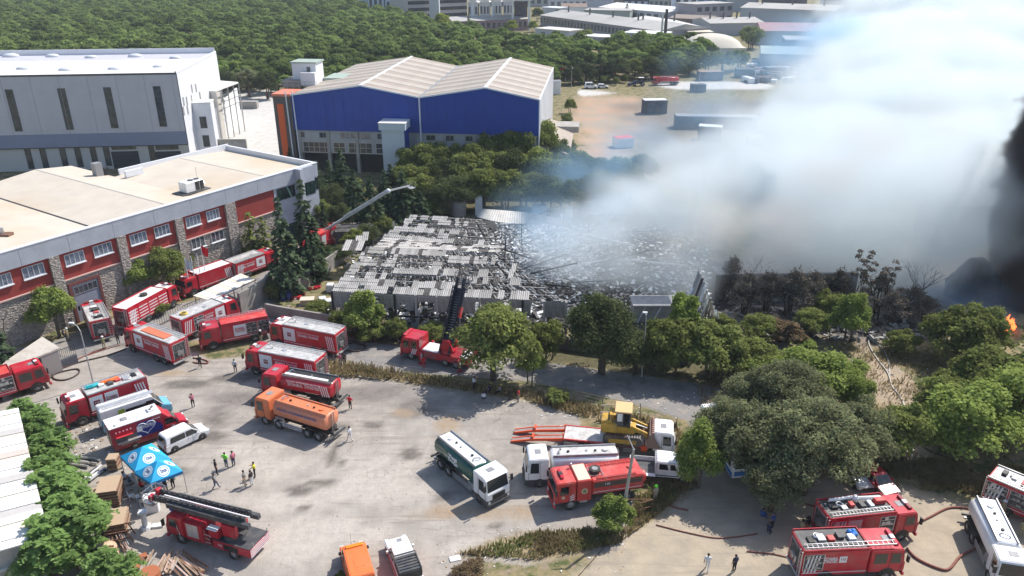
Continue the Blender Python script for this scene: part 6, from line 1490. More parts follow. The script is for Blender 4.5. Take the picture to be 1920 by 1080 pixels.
# pillars
for u in (104,230,338,434):
    x_ = wb.xz(u,476 - .2865*u + 50)[0]; w_ = .62 if u < 400 else .9
    MB().box(x_ - w_,x_ + w_,-.08,.3,0,zfb).build('stone_pillar',STONE,B_)
for u0,u1 in [(-70,-45),(2,23),(42,85),(122,160),(176,212),(245,277),(291,320),(350,378),(389,413)]:
    x0_,z_ = wb.xz(u0,0)[0],0; yv = 511.7 - .305*(u0 + u1)/2
    x0_ = wb.xz(u0,yv + 12)[0]; x1_ = wb.xz(u1,yv + 12)[0]
    if u0 == 2: x0_ = wb.xz(0,yv)[0] - 1
    window(B_,x0_,x1_,zfb - 1.8,zfb - .4,.3,(4,1),FRAMEW,mat('hazy_window',(.16,.19,.24),.2,spec=.6,vary=.5,scale=1.5)); MB().box(x0_ - .1,x1_ + .1,.05,.32,zfb - 1.97,zfb - 1.85).build('window_sill',CLADW,B_)
for u0,u1,v0,v1 in [(397,422,434,452),(360,387,446,464)]:
    x0_,z1_ = wb.xz(u0,v0 + 4); x1_,z0_ = wb.xz(u1,v1 - 4); window(B_,x0_,x1_,z0_,z1_,.28,(3,1),FRAMEW); MB().box(x0_ - .2,x1_ + .2,.0,.3,z0_ - .15,z0_ - .05).build('window_sill',CLADW,B_)
x0_ = wb.xz(140,560)[0]; x1_ = wb.xz(190,550)[0]; zd = wb.xz(165,527)[1]
MB().box(x0_,x1_,.18,.29,0,zd).build('sliding_door',mat('grey_blue_door',(.25,.27,.33),.6,vary=.08),B_)
f_ = MB(); f_.box(x0_ - .35,x0_,.05,.3,0,zd + .35); f_.box(x1_,x1_ + .35,.05,.3,0,zd + .35); f_.box(x0_,x1_,.06,.3,zd,zd + .35); f_.build('door_frame',mat('brown_door_frame',(.16,.05,.045),.7),B_)
window(B_,x0_ + .2,x1_ - .2,zd - 1.3,zd - .3,.17,(5,1),GREY)
# entrance block with dark ribbon windows
xe0 = bx1 - 9.5
MB().box(xe0,bx1,.3,1.0,0,3.2).build('entrance_glass',GLASSW,B_); MB().box(xe0,bx1,.25,1.0,3.2,zfb).build('entrance_wall',MATS['fascia_grey'],B_)
window(B_,xe0 + .6,xe0 + 4.3,zfb - 2.2,zfb - .3,.24,(3,1),BLK,mat('green_black_glass',(.01,.03,.028),.08,spec=.8)); window(B_,xe0 + 5.4,bx1 - 1.6,zfb - 2.4,zfb - .3,-.7,(3,1),BLK,MATS['green_black_glass']); window(B_,bx1 - 1.3,bx1 - .1,zfb - 2.3,zfb - .3,.24,(1,1),BLK,MATS['green_black_glass'])
MB().bar((xe0 + 2.6,.1,zfb - .3),(xe0 + 3.3,.1,zfb - 2.1),.5,.04).build('green_banner',mat('pale_green_cloth',(.3,.55,.5),.7),B_)
MB().box(xe0 + 4.5,xe0 + 5.2,-1.3,.25,0,zf + .1).build('entrance_pillar',mat('pillar_grey',(.45,.46,.50),.6),B_)
MB().box(xe0 + 5.2,bx1 - 1.5,-.7,.25,zfb - 3.4,zf + .05).build('entrance_bay',MATS['fascia_grey'],B_)
# roof: low gables running away from the street
segs = [(bxl,0),(locB(-60,480,zf)[0],.7),(locB(187,419,zf)[0] - 12,0)]
r_pts = []
for (u,v,hgt) in [(17,435,.75),(187,419,-.1),(320,382,.95),(400,358,.05),(500,328,.7)]:
    r_pts.append((locB(u,v,zf)[0],hgt))
r_pts = [(bxl,-.1),(0.5,.75),(12.8,-.1),(22.6,.9),(28.4,.25),(40.5,.8),(bx1 - .5,.1)]
for i in range(len(r_pts) - 1):
    (xa,ha),(xb_,hb) = r_pts[i],r_pts[i + 1]; dd = bd - .3 if xa > 27.5 else 35.5
    m = MB(); z_ = zf - .9; n_ = 1
    m.add([(xa,.5,z_ + ha),(xb_,.5,z_ + hb),(xb_,dd,z_ + hb),(xa,dd,z_ + ha),(xa,.5,z_ + ha - .3),(xb_,.5,z_ + hb - .3),(xb_,dd,z_ + hb - .3),(xa,dd,z_ + ha - .3)],[(0,1,2,3),(7,6,5,4),(2,6,7,3),(0,4,5,1)]); m.build('roof',ROOFD,B_)
    if hb < .2 and i < len(r_pts) - 2: MB().box(xb_ - .15,xb_ + .15,.6,dd,z_ + hb - .02,z_ + hb + .05).build('gutter',BLK if i == 1 else GREY,B_)
    elif hb > .5: MB().box(xb_ - .12,xb_ + .12,.6,dd,z_ + hb - .02,z_ + hb + .03).build('ridge_cap',mat('ridge_grey',(.45,.42,.38),.6),B_)
MB().box(xs2,bx1,bd - .35,bd,2,zf + .35).build('rear_parapet',CLADW,B_); MB().box(bx1 - .4,bx1,.5,bd - .35,0,zf + .12).build('side_parapet',CLADW,B_)
MB().box(xs2 - .5,xs2 + 2.5,bd - 3,bd - 2.5,zf - .5,zf + .5).build('rear_parapet',CLADW,B_)
# rooftop air conditioner
ac = locB(360,352,zf); t_ = thing('rooftop_unit','white and dark air conditioning unit with two fans on the factory roof','air conditioner',wb.a + wb.d*ac[0] + yb*ac[1] + Vector((0,0,zf - .75)),wb.rz + .0)
bevelled(MB().box(-1.6,1.5,-.9,.9,.4,1.9),'housing',WHT,t_,.05,1); MB().box(.0,.7,-.93,-.9,.5,1.8).build('coil',BLK,t_); MB().box(.8,1.45,-.93,-.9,.5,1.8).build('coil',BLK,t_); MB().box(1.5,1.53,-.8,.8,.5,1.8).build('coil',BLK,t_)
for x_ in (-.1,.9): MB().cyl((x_,0,1.9),(x_,0,2.0),.42,.42,14).build('fan',DGREY,t_)
MB().box(-2.6,2.4,-1.3,1.3,.1,.35).build('base_frame',DGREY,t_); MB().cyl((1.9,1.1,.3),(1.9,1.1,3.4),.03,.03,5).build('aerial',SILV,t_); MB().cyl((2.3,.3,1.0),(2.36,.2,1.05),.28,.28,12).build('dish',WHT,t_)
p = at(4,436,zf); t_ = thing('roof_vent','reddish vent housing on the factory roof at the left edge','vent',(p.x,p.y,zf - .6)); MB().rbox(-.9,1.1,-.6,.6,0,.5,.05).build('housing',RUST,t_); MB().cyl((0,0,.5),(0,0,1.2),.25,.25,10).build('pipe',SILV,t_)
p = at(205,352); t_ = thing('condenser_stack','stack of white and black condenser boxes behind the factory roof','air conditioner',tuple(wb.a + wb.d*27.2 + yb*24.5) [:2] + (zf - .6,),wb.rz); MB().box(-.7,.5,0,1.2,0,2.2).build('white_box',GREY,t_); MB().box(.7,1.5,0,1.2,0,1.2).build('black_box',BLK,t_)

# ---- C: blue warehouse
gC = at(700,333); zc_ = zat(186,gC.y)
c0,c1_ = at(545,178,zc_),at(1010,187,zc_); wc = Wall(c0,c1_); yc = Vector((-wc.d.y,wc.d.x,0))
def locC(u,v,z): p = at(u,v,z) - wc.a; return p.dot(wc.d),p.dot(yc)
C_ = thing('blue_warehouse','blue twin gabled warehouse with a tan sheet roof','warehouse',(wc.a.x,wc.a.y,0),wc.rz)
cx1 = wc.len; xv = locC(785,183.5,zc_)[0]; rid = 2.2; cd = locC(1028,126,zc_)[1]; xr1 = locC(660,169,zc_ + rid)[0]; xr2 = locC(900,176,zc_ + rid)[0]; xm = xv
zlow = wc.xz(900,252)[1]
print('blue wh',cx1,xv,cd,zc_,zlow,xr1,xr2)
for (xa,xr_,xb_) in [(0,xr1,xm - .15),(xm + .15,xr2,cx1)]:
    MB().prism([(xa,zlow),(xb_,zlow),(xb_,zc_),(xr_,zc_ + rid),(xa,zc_)],0,.4).build('blue_wall',BLUE,C_)
    for (p0,p1,h0,h1) in [(xa,xr_,zc_,zc_ + rid),(xr_,xb_,zc_ + rid,zc_)]:
        n_ = 15; y_ = 0
        sl = (h1 - h0)/(p1 - p0)
        pan = MB(); w_ = cd/n_; vs = []; K = 3
        pan.add([(p0,0,h0 + .06),(p1,0,h1 + .06),(p1,w_*.97,h1 + .06),(p0,w_*.97,h0 + .06),(p0,0,h0 - .06),(p1,0,h1 - .06),(p1,w_*.97,h1 - .06),(p0,w_*.97,h0 - .06)],[(0,1,2,3),(7,6,5,4),(0,4,5,1),(1,5,6,2),(2,6,7,3),(3,7,4,0)])
        m1 = pan.mesh('roof_panel',ROOFT); m2 = m1.copy(); m2.materials[0] = ROOFL
        for k in range(n_): link(m2 if k % 2 else m1,'roof_panel',C_,(0,-.15 + k*w_,.03*(k % 2)))
    MB().box(xr_ - .35,xr_ + .35,-.2,cd,zc_ + rid + .04,zc_ + rid + .16).build('ridge_cap',CLADW,C_)
    e = MB(); e.bar((xa,-.12,zc_ + .02),(xr_,-.12,zc_ + rid + .02),.2,.3); e.bar((xr_,-.12,zc_ + rid + .02),(xb_,-.12,zc_ + .02),.2,.3); e.build('eave_trim',CLADW,C_)
jm = MB().box(-.025,.025,-.03,0,zlow,zc_ - .1).mesh('panel_joint',mat('blue_joint',(.001,.025,.18),.5))
for k in range(26): link(jm,'panel_joint',C_,(1.2 + k*(cx1 - 2.4)/25,-.002,0))
MB().box(xm - .3,xm + .3,-.1,cd,zc_ - .15,zc_ + .1).build('valley_gutter',GREY,C_)
MB().cyl((xm,-.2,1),(xm,-.2,zc_),.16,.16,8).build('downpipe',CLADW,C_)
MB().box(cx1 - .05,cx1 + .25,.2,cd,0,zc_).build('side_wall',CLADW,C_)
for k in range(12): MB().box(cx1 + .25,cx1 + .32,2 + k*cd/12,2.2 + k*cd/12,0,zc_ - .3).build('cladding_rib',GREY,C_)
MB().box(.2,cx1 - .3,.35,1,4.2,zlow).build('concrete_wall',mat('grey_concrete_wall',(.40,.40,.40),.9,vary=.08,scale=.5,dirt=(.31,.30,.285),damt=.5,dscale=.4),C_)
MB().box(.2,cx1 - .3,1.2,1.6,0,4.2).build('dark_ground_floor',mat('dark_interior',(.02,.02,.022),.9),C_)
MB().box(.0,cx1,1.6,cd,0,zc_ - .4).build('core',CREAM,C_)
for k in range(9): x_ = .8 + k*(cx1 - 1.6)/8; MB().box(x_ - .35,x_ + .35,.1,1.2,0,zlow - .02).build('concrete_column',CONC,C_)
for u0,u1 in [(555,569),(597,613),(637,652),(656,672),(676,692),(706,718),(798,815),(835,850),(872,887)]:
    x0_,x1_ = wc.xz(u0,243)[0],wc.xz(u1,243)[0]; window(C_,x0_,x1_,zlow - 1.6,zlow - .5,.33,(2,1),mat('ochre_frame',(.42,.36,.2),.6) if u0 > 780 else GREY)
for u0,u1 in [(571,620),(627,648),(655,698),(706,730)]:
    x0_,x1_ = wc.xz(u0,298)[0],wc.xz(u1,298)[0]; window(C_,x0_,x1_,4.4,6.6,.33,(max(2,int((x1_ - x0_)/1.1)),2),MATS['cream_paint'])
xw0,xw1 = wc.xz(722,250)[0],wc.xz(770,250)[0]; zw = zat(234,gC.y - 3)
T_ = thing('white_stair_box','pale boxy stair tower leaning on the blue warehouse front','building',wc.a + wc.d*xw0 + yc*-4.2,wc.rz)
w_ = xw1 - xw0; MB().box(.4,w_ - .4,0,4.3,0,zw - 1.4).build('shaft',mat('pale_blue_cladding',(.50,.56,.60),.5),T_); MB().box(0,w_,-.5,4.2,zw - 1.4,zw).build('head',MATS['pale_blue_cladding'],T_); MB().box(-.1,w_ + .1,-.6,4.2,zw,zw + .15).build('roof',ROOFW,T_); MB().box(w_ - .4,w_ - .35,.2,4.1,2,zw - 1.4).build('blue_side',BLUE,T_)
# orange end strip and rooftop boxes
MB().box(-4.2,-.2,.3,3.4,0,zc_ - .4).build('dark_end_wall',mat('dark_brown_grey',(.12,.10,.09),.7),C_); MB().box(-3.4,-2.0,.22,.3,0,zc_ - 2.0).build('orange_strip',mat('orange_strip_paint',(.72,.12,.03),.6),C_)
MB().box(-4.4,-.2,.2,7,zc_ - .4,zc_ + .1).build('orange_cap',mat('salmon_cap',(.62,.2,.12),.6),C_)
for x_ in (-.9,.6): MB().cyl((x_,-.1,2),(x_ - .2,-.1,zc_ + .8),.14,.14,8).build('duct_pipe',CLADW,C_)
p = locC(575,150,zc_ + 1); q = thing('rooftop_cabin','white rooftop cabin with a green grey roof on the blue warehouse','building',wc.a + wc.d*p[0] + yc*p[1] + Vector((0,0,zc_ - .5)),wc.rz)
MB().box(-3.2,2.4,0,5,0,5.2).build('wall',CLADW,q); MB().box(-3.5,2.7,-.3,5.3,5.2,5.5).build('roof',mat('sage_roof',(.33,.40,.34),.7),q); MB().box(-5.2,-1,-1.5,6,0,1.6).build('base',mat('brown_grey_base',(.3,.27,.25),.8),q); MB().box(2.5,8,4,12,0,1.4).build('annex',MATS['sage_roof'],q); MB().box(-.6,2.8,-2.2,-.4,.6,3.4).build('stair_box',CLADW,q); window(q,.3,1.1,2.2,4.4,0,(1,1),GREY)
rl = MB()
for k in range(7): rl.bar((-5 + k*1.4,-3,0),(-5 + k*1.4,-3,1.6),.07,.07)
rl.bar((-5,-3,1.6),(3.4,-3,1.6),.07,.07); rl.bar((-5,-3,.8),(3.4,-3,.8),.05,.05); rl.build('handrail',SILV,q)
q = thing('lean_to_annex','tan roofed lean to annex on the right side of the blue warehouse','building',wc.a + wc.d*(cx1 + .4),wc.rz)
MB().prism([(0,0),(6,0),(6,4.6),(0,6.6)],2,cd*.62,'y').build('wall',CREAM,q); MB().add([(-.1,1.8,6.9),(6.3,1.8,4.8),(6.3,cd*.63,4.8),(-.1,cd*.63,6.9)],[(0,1,2,3)]).build('roof',ROOFT,q); MB().box(0,7.5,cd*.5,cd*.63,4.8,6.2).build('concrete_box',CONC,q)

# ---- E: white sheet-roofed shed at the bottom left
ze = 4.2
e0,e1 = at(88,1003,ze),at(33,768,ze); dE = (e1 - e0); lE = Vector((dE.x,dE.y,0)).length; rzE = math.atan2(dE.y,dE.x)
E_ = thing('white_roofed_shed','shed with a white ribbed sheet roof at the bottom left corner','shed',(e0.x,e0.y,0),rzE)
# local x runs away along the eave, local +y to the left of it
WD = 16
MB().box(.3,lE - .3,.4,WD,0,ze - .2).build('wall',mat('shed_wall',(.44,.42,.38),.8,vary=.06),E_)
cols = [mat('sheet_white',(.74,.73,.70),.55,vary=.05),mat('sheet_cream',(.66,.60,.50),.6,vary=.05),mat('sheet_grey',(.46,.44,.42),.6,vary=.05),mat('sheet_pinkish',(.55,.45,.40),.6,vary=.05)]
n_ = 22; w_ = (lE + .6)/n_; rr = random.Random(3)
base = MB()
for k in range(1): base.add([(0,-.1,ze),(w_*.96,-.1,ze),(w_*.96,WD,ze + 1.6),(0,WD,ze + 1.6),(0,-.1,ze - .1),(w_*.96,-.1,ze - .1),(w_*.96,WD,ze + 1.5),(0,WD,ze + 1.5)],[(0,1,2,3),(7,6,5,4),(0,4,5,1),(1,5,6,2),(3,7,4,0)]); base.box(w_*.9,w_*.98,-.1,WD,ze,ze + .07) if 0 else None
ms = []
for c_ in cols: mm_ = base.mesh('roof_sheet',c_); ms.append(mm_)
for k in range(n_): link(ms[[0,0,1,0,2,0,1,0,0,2,0,0,1,3,0,0,1,2,0,0,1,0][k]],'roof_sheet',E_,(-.3 + k*w_,0,.05*(k % 2)))
pn = MB().box(0,.06,0,.95,0,ze - .15).mesh('wall_panel',mat('shed_panel',(.42,.39,.36),.7,vary=.1,objvary=.12))
for k in range(WD - 1): link(pn,'wall_panel',E_,(.24,.4 + k,0))
t_ = thing('roof_box','grey concrete roof box below the shed front at the bottom left','box',at(5,1075),rzE); MB().rbox(-3,.6,-1.2,4,0,2.4,.08).build('box',CONC,t_); MB().box(-3.1,.7,-1.3,4.1,2.4,2.6).build('lid',mat('pale_lid',(.55,.56,.55),.8),t_)
t_ = thing('blue_drum_row','dark blue container in the shade below the shed front','container',at(50,1085)); MB().rbox(-1.4,1.2,-.8,.8,0,1.2,.06).build('body',mat('deep_blue_paint',(.01,.04,.16),.5),t_)

# ---- D: burnt hall
DK = mat('charred_interior',(.045,.042,.04),.9,vary=.3,scale=.8,dirt=(.10,.09,.085),damt=.5,dscale=.6)
ASHR = mat('ashen_sheet',(.31,.30,.285),.8,vary=.12,scale=1.2,dirt=(.07,.065,.06),damt=.5,dscale=.8)
ASHL = mat('pale_ashen_sheet',(.39,.375,.36),.75,vary=.1,scale=1.5,dirt=(.22,.2,.19),damt=.5,dscale=.9)
CHAR = mat('charred_sheet',(.055,.05,.048),.85,vary=.3,scale=2,dirt=(.25,.24,.22),damt=.5,dscale=1.2)
WFOAM = mat('white_foam',(.72,.74,.75),.8,vary=.12,scale=1.5)
PURL = mat('charred_purlin',(.03,.028,.027),.8)
def corr(w,l,amp=.06,waves=4):
    b = MB(); n = waves*2; vs = []
    for i in range(n + 1):
        z = amp*(i % 2)
        vs += [(w*i/n,0,z),(w*i/n,l,z)]
    b.add(vs,[(2*i,2*i + 2,2*i + 3,2*i + 1) for i in range(n)]); return b
D_ = thing('burnt_hall','burnt out industrial hall with ashen corrugated roofs full of holes','hall',(0,0,0))
NSH = [0]
def slope(p_el,p_er,p_rl,p_rr,nx_,rows,seed,hole,tag_='roof_sheet',skew=0,purl=True,hole_x=None):
    """roof slope from eave line to ridge line, laid with separate corrugated sheets"""
    r = random.Random(seed); no = np.random.RandomState(seed); ph = no.uniform(0,6,6)
    rem = MB()
    for i in range(nx_):
        for j in range(rows):
            a = p_el.lerp(p_er,i/nx_).lerp(p_rl.lerp(p_rr,i/nx_),j/rows); b_ = p_el.lerp(p_er,(i + 1)/nx_).lerp(p_rl.lerp(p_rr,(i + 1)/nx_),j/rows)
            c_ = p_el.lerp(p_er,i/nx_).lerp(p_rl.lerp(p_rr,i/nx_),(j + 1)/rows)
            fx,fy = i/nx_,j/max(rows - 1,1)
            g_ = math.sin(fx*6 + ph[0] + j*2.3) + .9*math.sin(fx*13 + ph[1] + j*4.1) + .45*math.sin(fx*41 + ph[2]*j)
            pr_ = (1. if g_ > hole else .06)*(1 if j > 0 else .1); hx_ = 0 if hole_x is None else max(0,fx - hole_x)
            if r.random() < hx_*3: pr_ = 1.
            if i < 2 or (j == rows - 1 and i % 5 and fx < .5): pr_ = .05
            if r.random() < pr_:
                if purl:                                         # ribs and ragged strips left standing over the hole
                    X0 = (b_ - a); Y0 = (c_ - a)
                    for q in range(r.randint(1,4)):
                        t0 = r.random(); s0 = r.uniform(-.1,.5); s1 = s0 + r.uniform(.3,.8); rem.cur = r.choice((0,0,1,2)); rem.bar(a + X0*t0 + Y0*s0,a + X0*(t0 + r.uniform(-.05,.05)) + Y0*s1 - Vector((0,0,r.uniform(0,.25))),X0.length*r.uniform(.06,.22),.03)
                continue
            NSH[0] += 1
            if NSH[0] > 280:
                X = (b_ - a); Yv = (c_ - a); rem.cur = r.choice((0,0,1,2)); Zq = Vector((0,0,.06)); kk = 4
                for q in range(kk): rem.add([a + X*(q/kk),a + X*((q + .97)/kk) + Zq*.8,a + X*((q + .97)/kk) + Yv + Zq*.8,a + X*(q/kk) + Yv],[(0,1,2,3)])
                continue
            X = (b_ - a); Yv = (c_ - a); w,l = X.length*.99,Yv.length*(1.03 if r.random() > .22 else r.uniform(.5,.95)); X.normalize(); Zv = X.cross(Yv).normalized(); Y2 = Zv.cross(X)
            M_ = Matrix((( X.x,Y2.x,Zv.x,a.x),(X.y,Y2.y,Zv.y,a.y),(X.z,Y2.z,Zv.z,a.z + r.uniform(0,.012)),(0,0,0,1)))
            me = corr(w,l,.07,3).mesh('roof_sheet',[ASHR,ASHL,CHAR][0 if (q_ := r.random()) < .42 else 1 if q_ < .88 else 2])
            o = link(me,'roof_sheet',D_); o.matrix_world = M_
    if rem.v: tag(rem.build('sheet_remnants',[ASHR,ASHL,CHAR],D_),kind='stuff')
    if purl:
        for j in range(rows*2 + 1):
            f = j/(rows*2); a = p_el.lerp(p_rl,f); b_ = p_er.lerp(p_rr,f); zp = .05 if j % 2 else -.14; MB().bar(a + Vector((0,0,zp)),b_ + Vector((0,0,zp - .2*r.random())),.07 if j % 2 else .12,.06 if j % 2 else .12).build('purlin',PURL if j % 2 else ASHL,D_)
        for i in range(0,nx_ + 1,3):
            a = p_el.lerp(p_er,i/nx_); b_ = p_rl.lerp(p_rr,i/nx_); MB().bar(a - Vector((0,0,.3)),b_ - Vector((0,0,.3)),.18,.26).build('rafter',PURL,D_)
ez,rz1 = 5.2,7.6
eL,eR,rL,rR = at(622,546,ez),at(1062,566,ez),at(690,463,rz1),at(945,474,rz1)
slope(eL,eR,rL,rR,38,7,11,-.1,hole_x=.62)
bL = at(775,404,7.8); bR = at(905,409,7.8); vL = at(664,448,6.2) if 0 else at(716,448,6.0); vR = at(940,462,6.0)
slope(vL,vR,bL,bR,20,6,13,-.2,hole_x=.55)
slope(rL + Vector((.6,.2,-.1)),rR,vL + Vector((0,0,.1)),vR,24,3,19,.15)
l3 = at(660,455,4.4); l4 = at(705,428,4.6); slope(at(615,470,4.0) if 0 else at(640,470,4.0),at(690,470,4.0),at(690,435,4.6),at(735,432,4.6),4,2,17,0,purl=False)
# third roof, still white, buckled over the ruin
wR = []
n_ = 13
for i in range(n_):
    f0,f1 = i/n_,(i + 1)/n_
    def P(f,top):
        u = 905 + (1062 - 905)*f if top else 893 + (1075 - 893)*f; v = (392 + 10*f + 12*f ** 3) if top else (407 + 24*f + 4*math.sin(f*6))
        return at(u,v,(8.6 - 1.4*f) if top else 7.4 - 1.6*f + .25*math.sin(f*9))
    a,b_,c_,d_ = P(f0,0),P(f1,0),P(f1,1),P(f0,1)
    b1_ = MB(); zoff = Vector((0,0,.07)); k_ = 3; vs = []
    for q in range(k_*2 + 1):
        g1,g2 = a.lerp(b_,q/(k_*2)),d_.lerp(c_,q/(k_*2)); vs += [g1 + zoff*(q % 2),g2 + zoff*(q % 2)]
    b1_.add(vs,[(2*q,2*q + 2,2*q + 3,2*q + 1) for q in range(k_*2)]); b1_.build('roof_sheet',mat('dusty_white_sheet',(.60,.57,.52),.7,vary=.08,scale=.8,dirt=(.28,.24,.2),damt=.4,dscale=.7),D_)
# floor, walls
fl = MB(); pts = [at(628,572),at(1330,640),at(1420,520),at(1180,430),at(1080,418),at(905,408),at(775,412)]
fl.add([(p.x,p.y,.06) for p in pts],[tuple(range(len(pts)))]); fl.build('floor',DK,D_)
def wallpanels(a,b_,z0,z1,n,m,hole,seed,name='wall_sheet'):
    r = random.Random(seed); d = (b_ - a); l = d.length; d.normalize(); rz_ = math.atan2(d.y,d.x)
    for i in range(n):
        if r.random() < hole: continue
        zlo = z0 + (z1 - z0)*(0 if r.random() > .5 else r.uniform(0,.6)); q = MB(); w = l/n
        vs = []
        for k in range(5): vs += [(w*k/4,-.05*(k % 2),zlo),(w*k/4,-.05*(k % 2),z1)]
        q.add(vs,[(2*k,2*k + 2,2*k + 3,2*k + 1) for k in range(4)]); q.build(name,m,D_,False,(a.x + d.x*i*w,a.y + d.y*i*w,0),rz_)
eLg,eRg = Vector((eL.x,eL.y,0)),Vector((eR.x,eR.y,0))
wallpanels(eLg,eRg,3.0,ez,34,ASHR,.12,5); wallpanels(eLg + Vector((0,.5,0)),Vector((rL.x,rL.y + .4,0)),0,ez,9,ASHL,.05,6)
for i in range(12):
    p = eLg.lerp(eRg,i/11); MB().box(p.x - .14,p.x + .14,p.y - .14,p.y + .14,0,ez).build('column',ASHL if i % 3 else PURL,D_)
# low front canopy (row of pale stumps under the eave)
ca,cb = at(748,622),at(1060,640); 
for i in range(32):
    p = ca.lerp(cb,i/31); q = MB(); r_ = random.Random(i); z1 = 1.5 + r_.uniform(-.2,.3)
    if r_.random() < .2: continue
    q.box(p.x - .42,p.x + .38,p.y - .03,p.y + .03,.7,z1); q.build('fascia_board',ASHL,D_)
MB().bar(ca + Vector((0,.1,2.2)),cb + Vector((0,.1,2.2)),.14,.2).build('canopy_beam',PURL,D_)
for i in range(9): p = ca.lerp(cb,i/8); MB().bar(p + Vector((0,0,2.2)),p + Vector((0,4.5,3.6)),.12,.16).build('canopy_rafter',ASHL if i % 2 else PURL,D_); MB().bar(p,p + Vector((0,0,2.2)),.14,.14).build('post',ASHL,D_)
# collapsed right end: fallen frames, sheets and debris
rr = random.Random(21)
R2 = thing('fallen_steelwork','twisted fallen roof steel inside the smoking ruin','ruin',(0,0,0))
for i in range(46):
    u = rr.uniform(930,1190); v = rr.uniform(425,560); p = at(u,v); a_ = rr.uniform(-.5,.5); l_ = rr.uniform(3,9); z0 = rr.uniform(.2,3.5); z1 = rr.uniform(.0,5)
    q = MB(); d = Vector((math.cos(a_),math.sin(a_)*.7,0))*l_; q.bar(p + Vector((0,0,z0)),p + d + Vector((0,0,z1)),.14,.18); q.build('beam',rr.choice((PURL,ASHL,CHAR,WFOAM)),R2)
for i in range(14):
    u = rr.uniform(935,1120); v = rr.uniform(430,520); p = at(u,v); MB().bar(p,p + Vector((rr.uniform(-.8,.8),rr.uniform(-.5,.5),rr.uniform(3,6.5))),.18,.18).build('column',rr.choice((ASHL,WFOAM,PURL)),R2)
def debris(name,label,reg,n,s,mats_,seed,zmax=.8,cat=None,kind='stuff'):
    r = random.Random(seed); root = None
    for mi,m_ in enumerate(mats_):
        b = MB()
        for i in range(n // len(mats_)):
            u = r.uniform(reg[0],reg[2]); v = r.uniform(reg[1],reg[3]); p = at(u,v); w = s*r.uniform(.3,1.4); M_ = Matrix.Translation(p + Vector((0,0,r.uniform(0,zmax)))) @ Matrix.Rotation(r.uniform(0,6.3),4,'Z') @ Matrix.Rotation(r.uniform(-.5,.5),4,'X') @ Matrix.Rotation(r.uniform(-.5,.5),4,'Y')
            b.box(-w,w,-w*r.uniform(.2,.8),w*.5,0,w*r.uniform(.05,.5),M_)
        o = b.build(name,m_); tag(o,label[mi] if isinstance(label,(list,tuple)) else label,kind=kind)
debris('rubble',['ashen rubble on the burnt hall floor','charred rubble on the burnt hall floor','pale rubble in the burnt hall','dark rubble in the burnt hall'],(650,430,1330,600),6000,.26,[ASHR,CHAR,ASHL,WFOAM],4,.8)
debris('foamed_heap',['white foam and ash heap inside the smoking ruin','grey ash heap inside the smoking ruin'],(930,430,1120,540),3000,.24,[WFOAM,ASHL],41,1.1)
debris('stacked_junk',['pale junk under the front eave of the hall','dark junk under the front eave of the hall'],(740,585,1050,622),330,.55,[WFOAM,CHAR],6,1.6)
debris('ash_rubble',['ashen rubble at the edge of the burnt ground','dark rubble at the edge of the burnt ground'],(1330,560,1760,640),500,.5,[ASHR,CHAR],8,.3)
# collapsed gable
q = thing('collapsed_gable','leaning charred gable frame of the collapsed hall, right of the dark round tree','ruin',(0,0,0)); g0,g1,g2 = at(1270,640),at(1312,600),at(1350,668); ap = atY(1312,508,g1.y)
for i in range(12):
    f = i/11; a = at(1258 + 8*i,642 - 3*i); b_ = ap.lerp(atY(1345,590,g2.y),f); MB().bar(a,b_,.3,.16).build('batten',rr.choice((ASHL,WFOAM,ASHR,CHAR)),q)
for i in range(9): f = i/8; a = ap.lerp(at(1352,668),f); MB().bar(a,a + Vector((rr.uniform(.4,.9),rr.uniform(-.5,.5),rr.uniform(-.8,.3))),.2,.12).build('rung',rr.choice((ASHL,WFOAM)),q)
MB().bar(ap,at(1352,668),.35,.3).build('rake_beam',ASHL,q); MB().bar(ap,at(1262,640),.3,.3).build('rake_beam',ASHR,q)
q = thing('low_burnt_wall','low roofless wall with pale top right of the collapsed gable','wall',(0,0,0)); a,b_ = at(1338,565),at(1600,560); MB().bar(a + Vector((0,0,2)),b_ + Vector((0,0,2)),.4,4).build('wall',CHAR,q); MB().bar(a + Vector((0,1.5,4.05)),a.lerp(b_,.3) + Vector((0,1.5,4.05)),3,.12).build('roof_slab',ASHL,q)
q = thing('white_ruin_box','small white walled remains between the dark round tree and the gable','ruin',at(1230,605)); MB().box(-3,3,0,3,0,2.4).build('wall',ASHL,q); MB().box(-3.2,3.2,-.3,3.2,2.4,2.55).build('roof',ASHL,q)
for k in range(3): MB().bar((-2.5 + k*2,-.1,0),(-1.5 + k*2,-.1,2.4),.15,.15).build('brace',WFOAM,q)
q = MB(); mp_ = at(1822,556); rs_ = np.random.RandomState(9)
bm = bmesh.new(); bmesh.ops.create_icosphere(bm,subdivisions=4,radius=1)
from mathutils import noise as mno
for v in bm.verts:
    v.co = Vector((v.co.x*3.5,v.co.y*3.6,v.co.z*5.6 if v.co.z > 0 else 0)); v.co *= 1 + .22*mno.noise(v.co*.45) + .06*mno.noise(v.co*1.9); 
me = bpy.data.meshes.new('dark_mound'); bm.to_mesh(me); bm.free(); me.materials.append(mat('black_heap',(.018,.017,.018),.9,vary=.4,scale=1.5,bump=.6)); o = link(me,'dark_mound',None,(mp_.x,mp_.y,0)); tag(o,'black smouldering heap in front of the black smoke plume','heap')
for gx_,u,v in ((0,1805,425),):
    q = thing('ghost_warehouse','dark roof of a hall dimly seen through the smoke','building',at(1805,462)); MB().box(-5,4,0,7,0,5).build('wall',CHAR,q); MB().prism([(-5.5,5),(4.5,5),(3,7),(-4,7)],-.4,8.4).build('roof',DGREY,q)
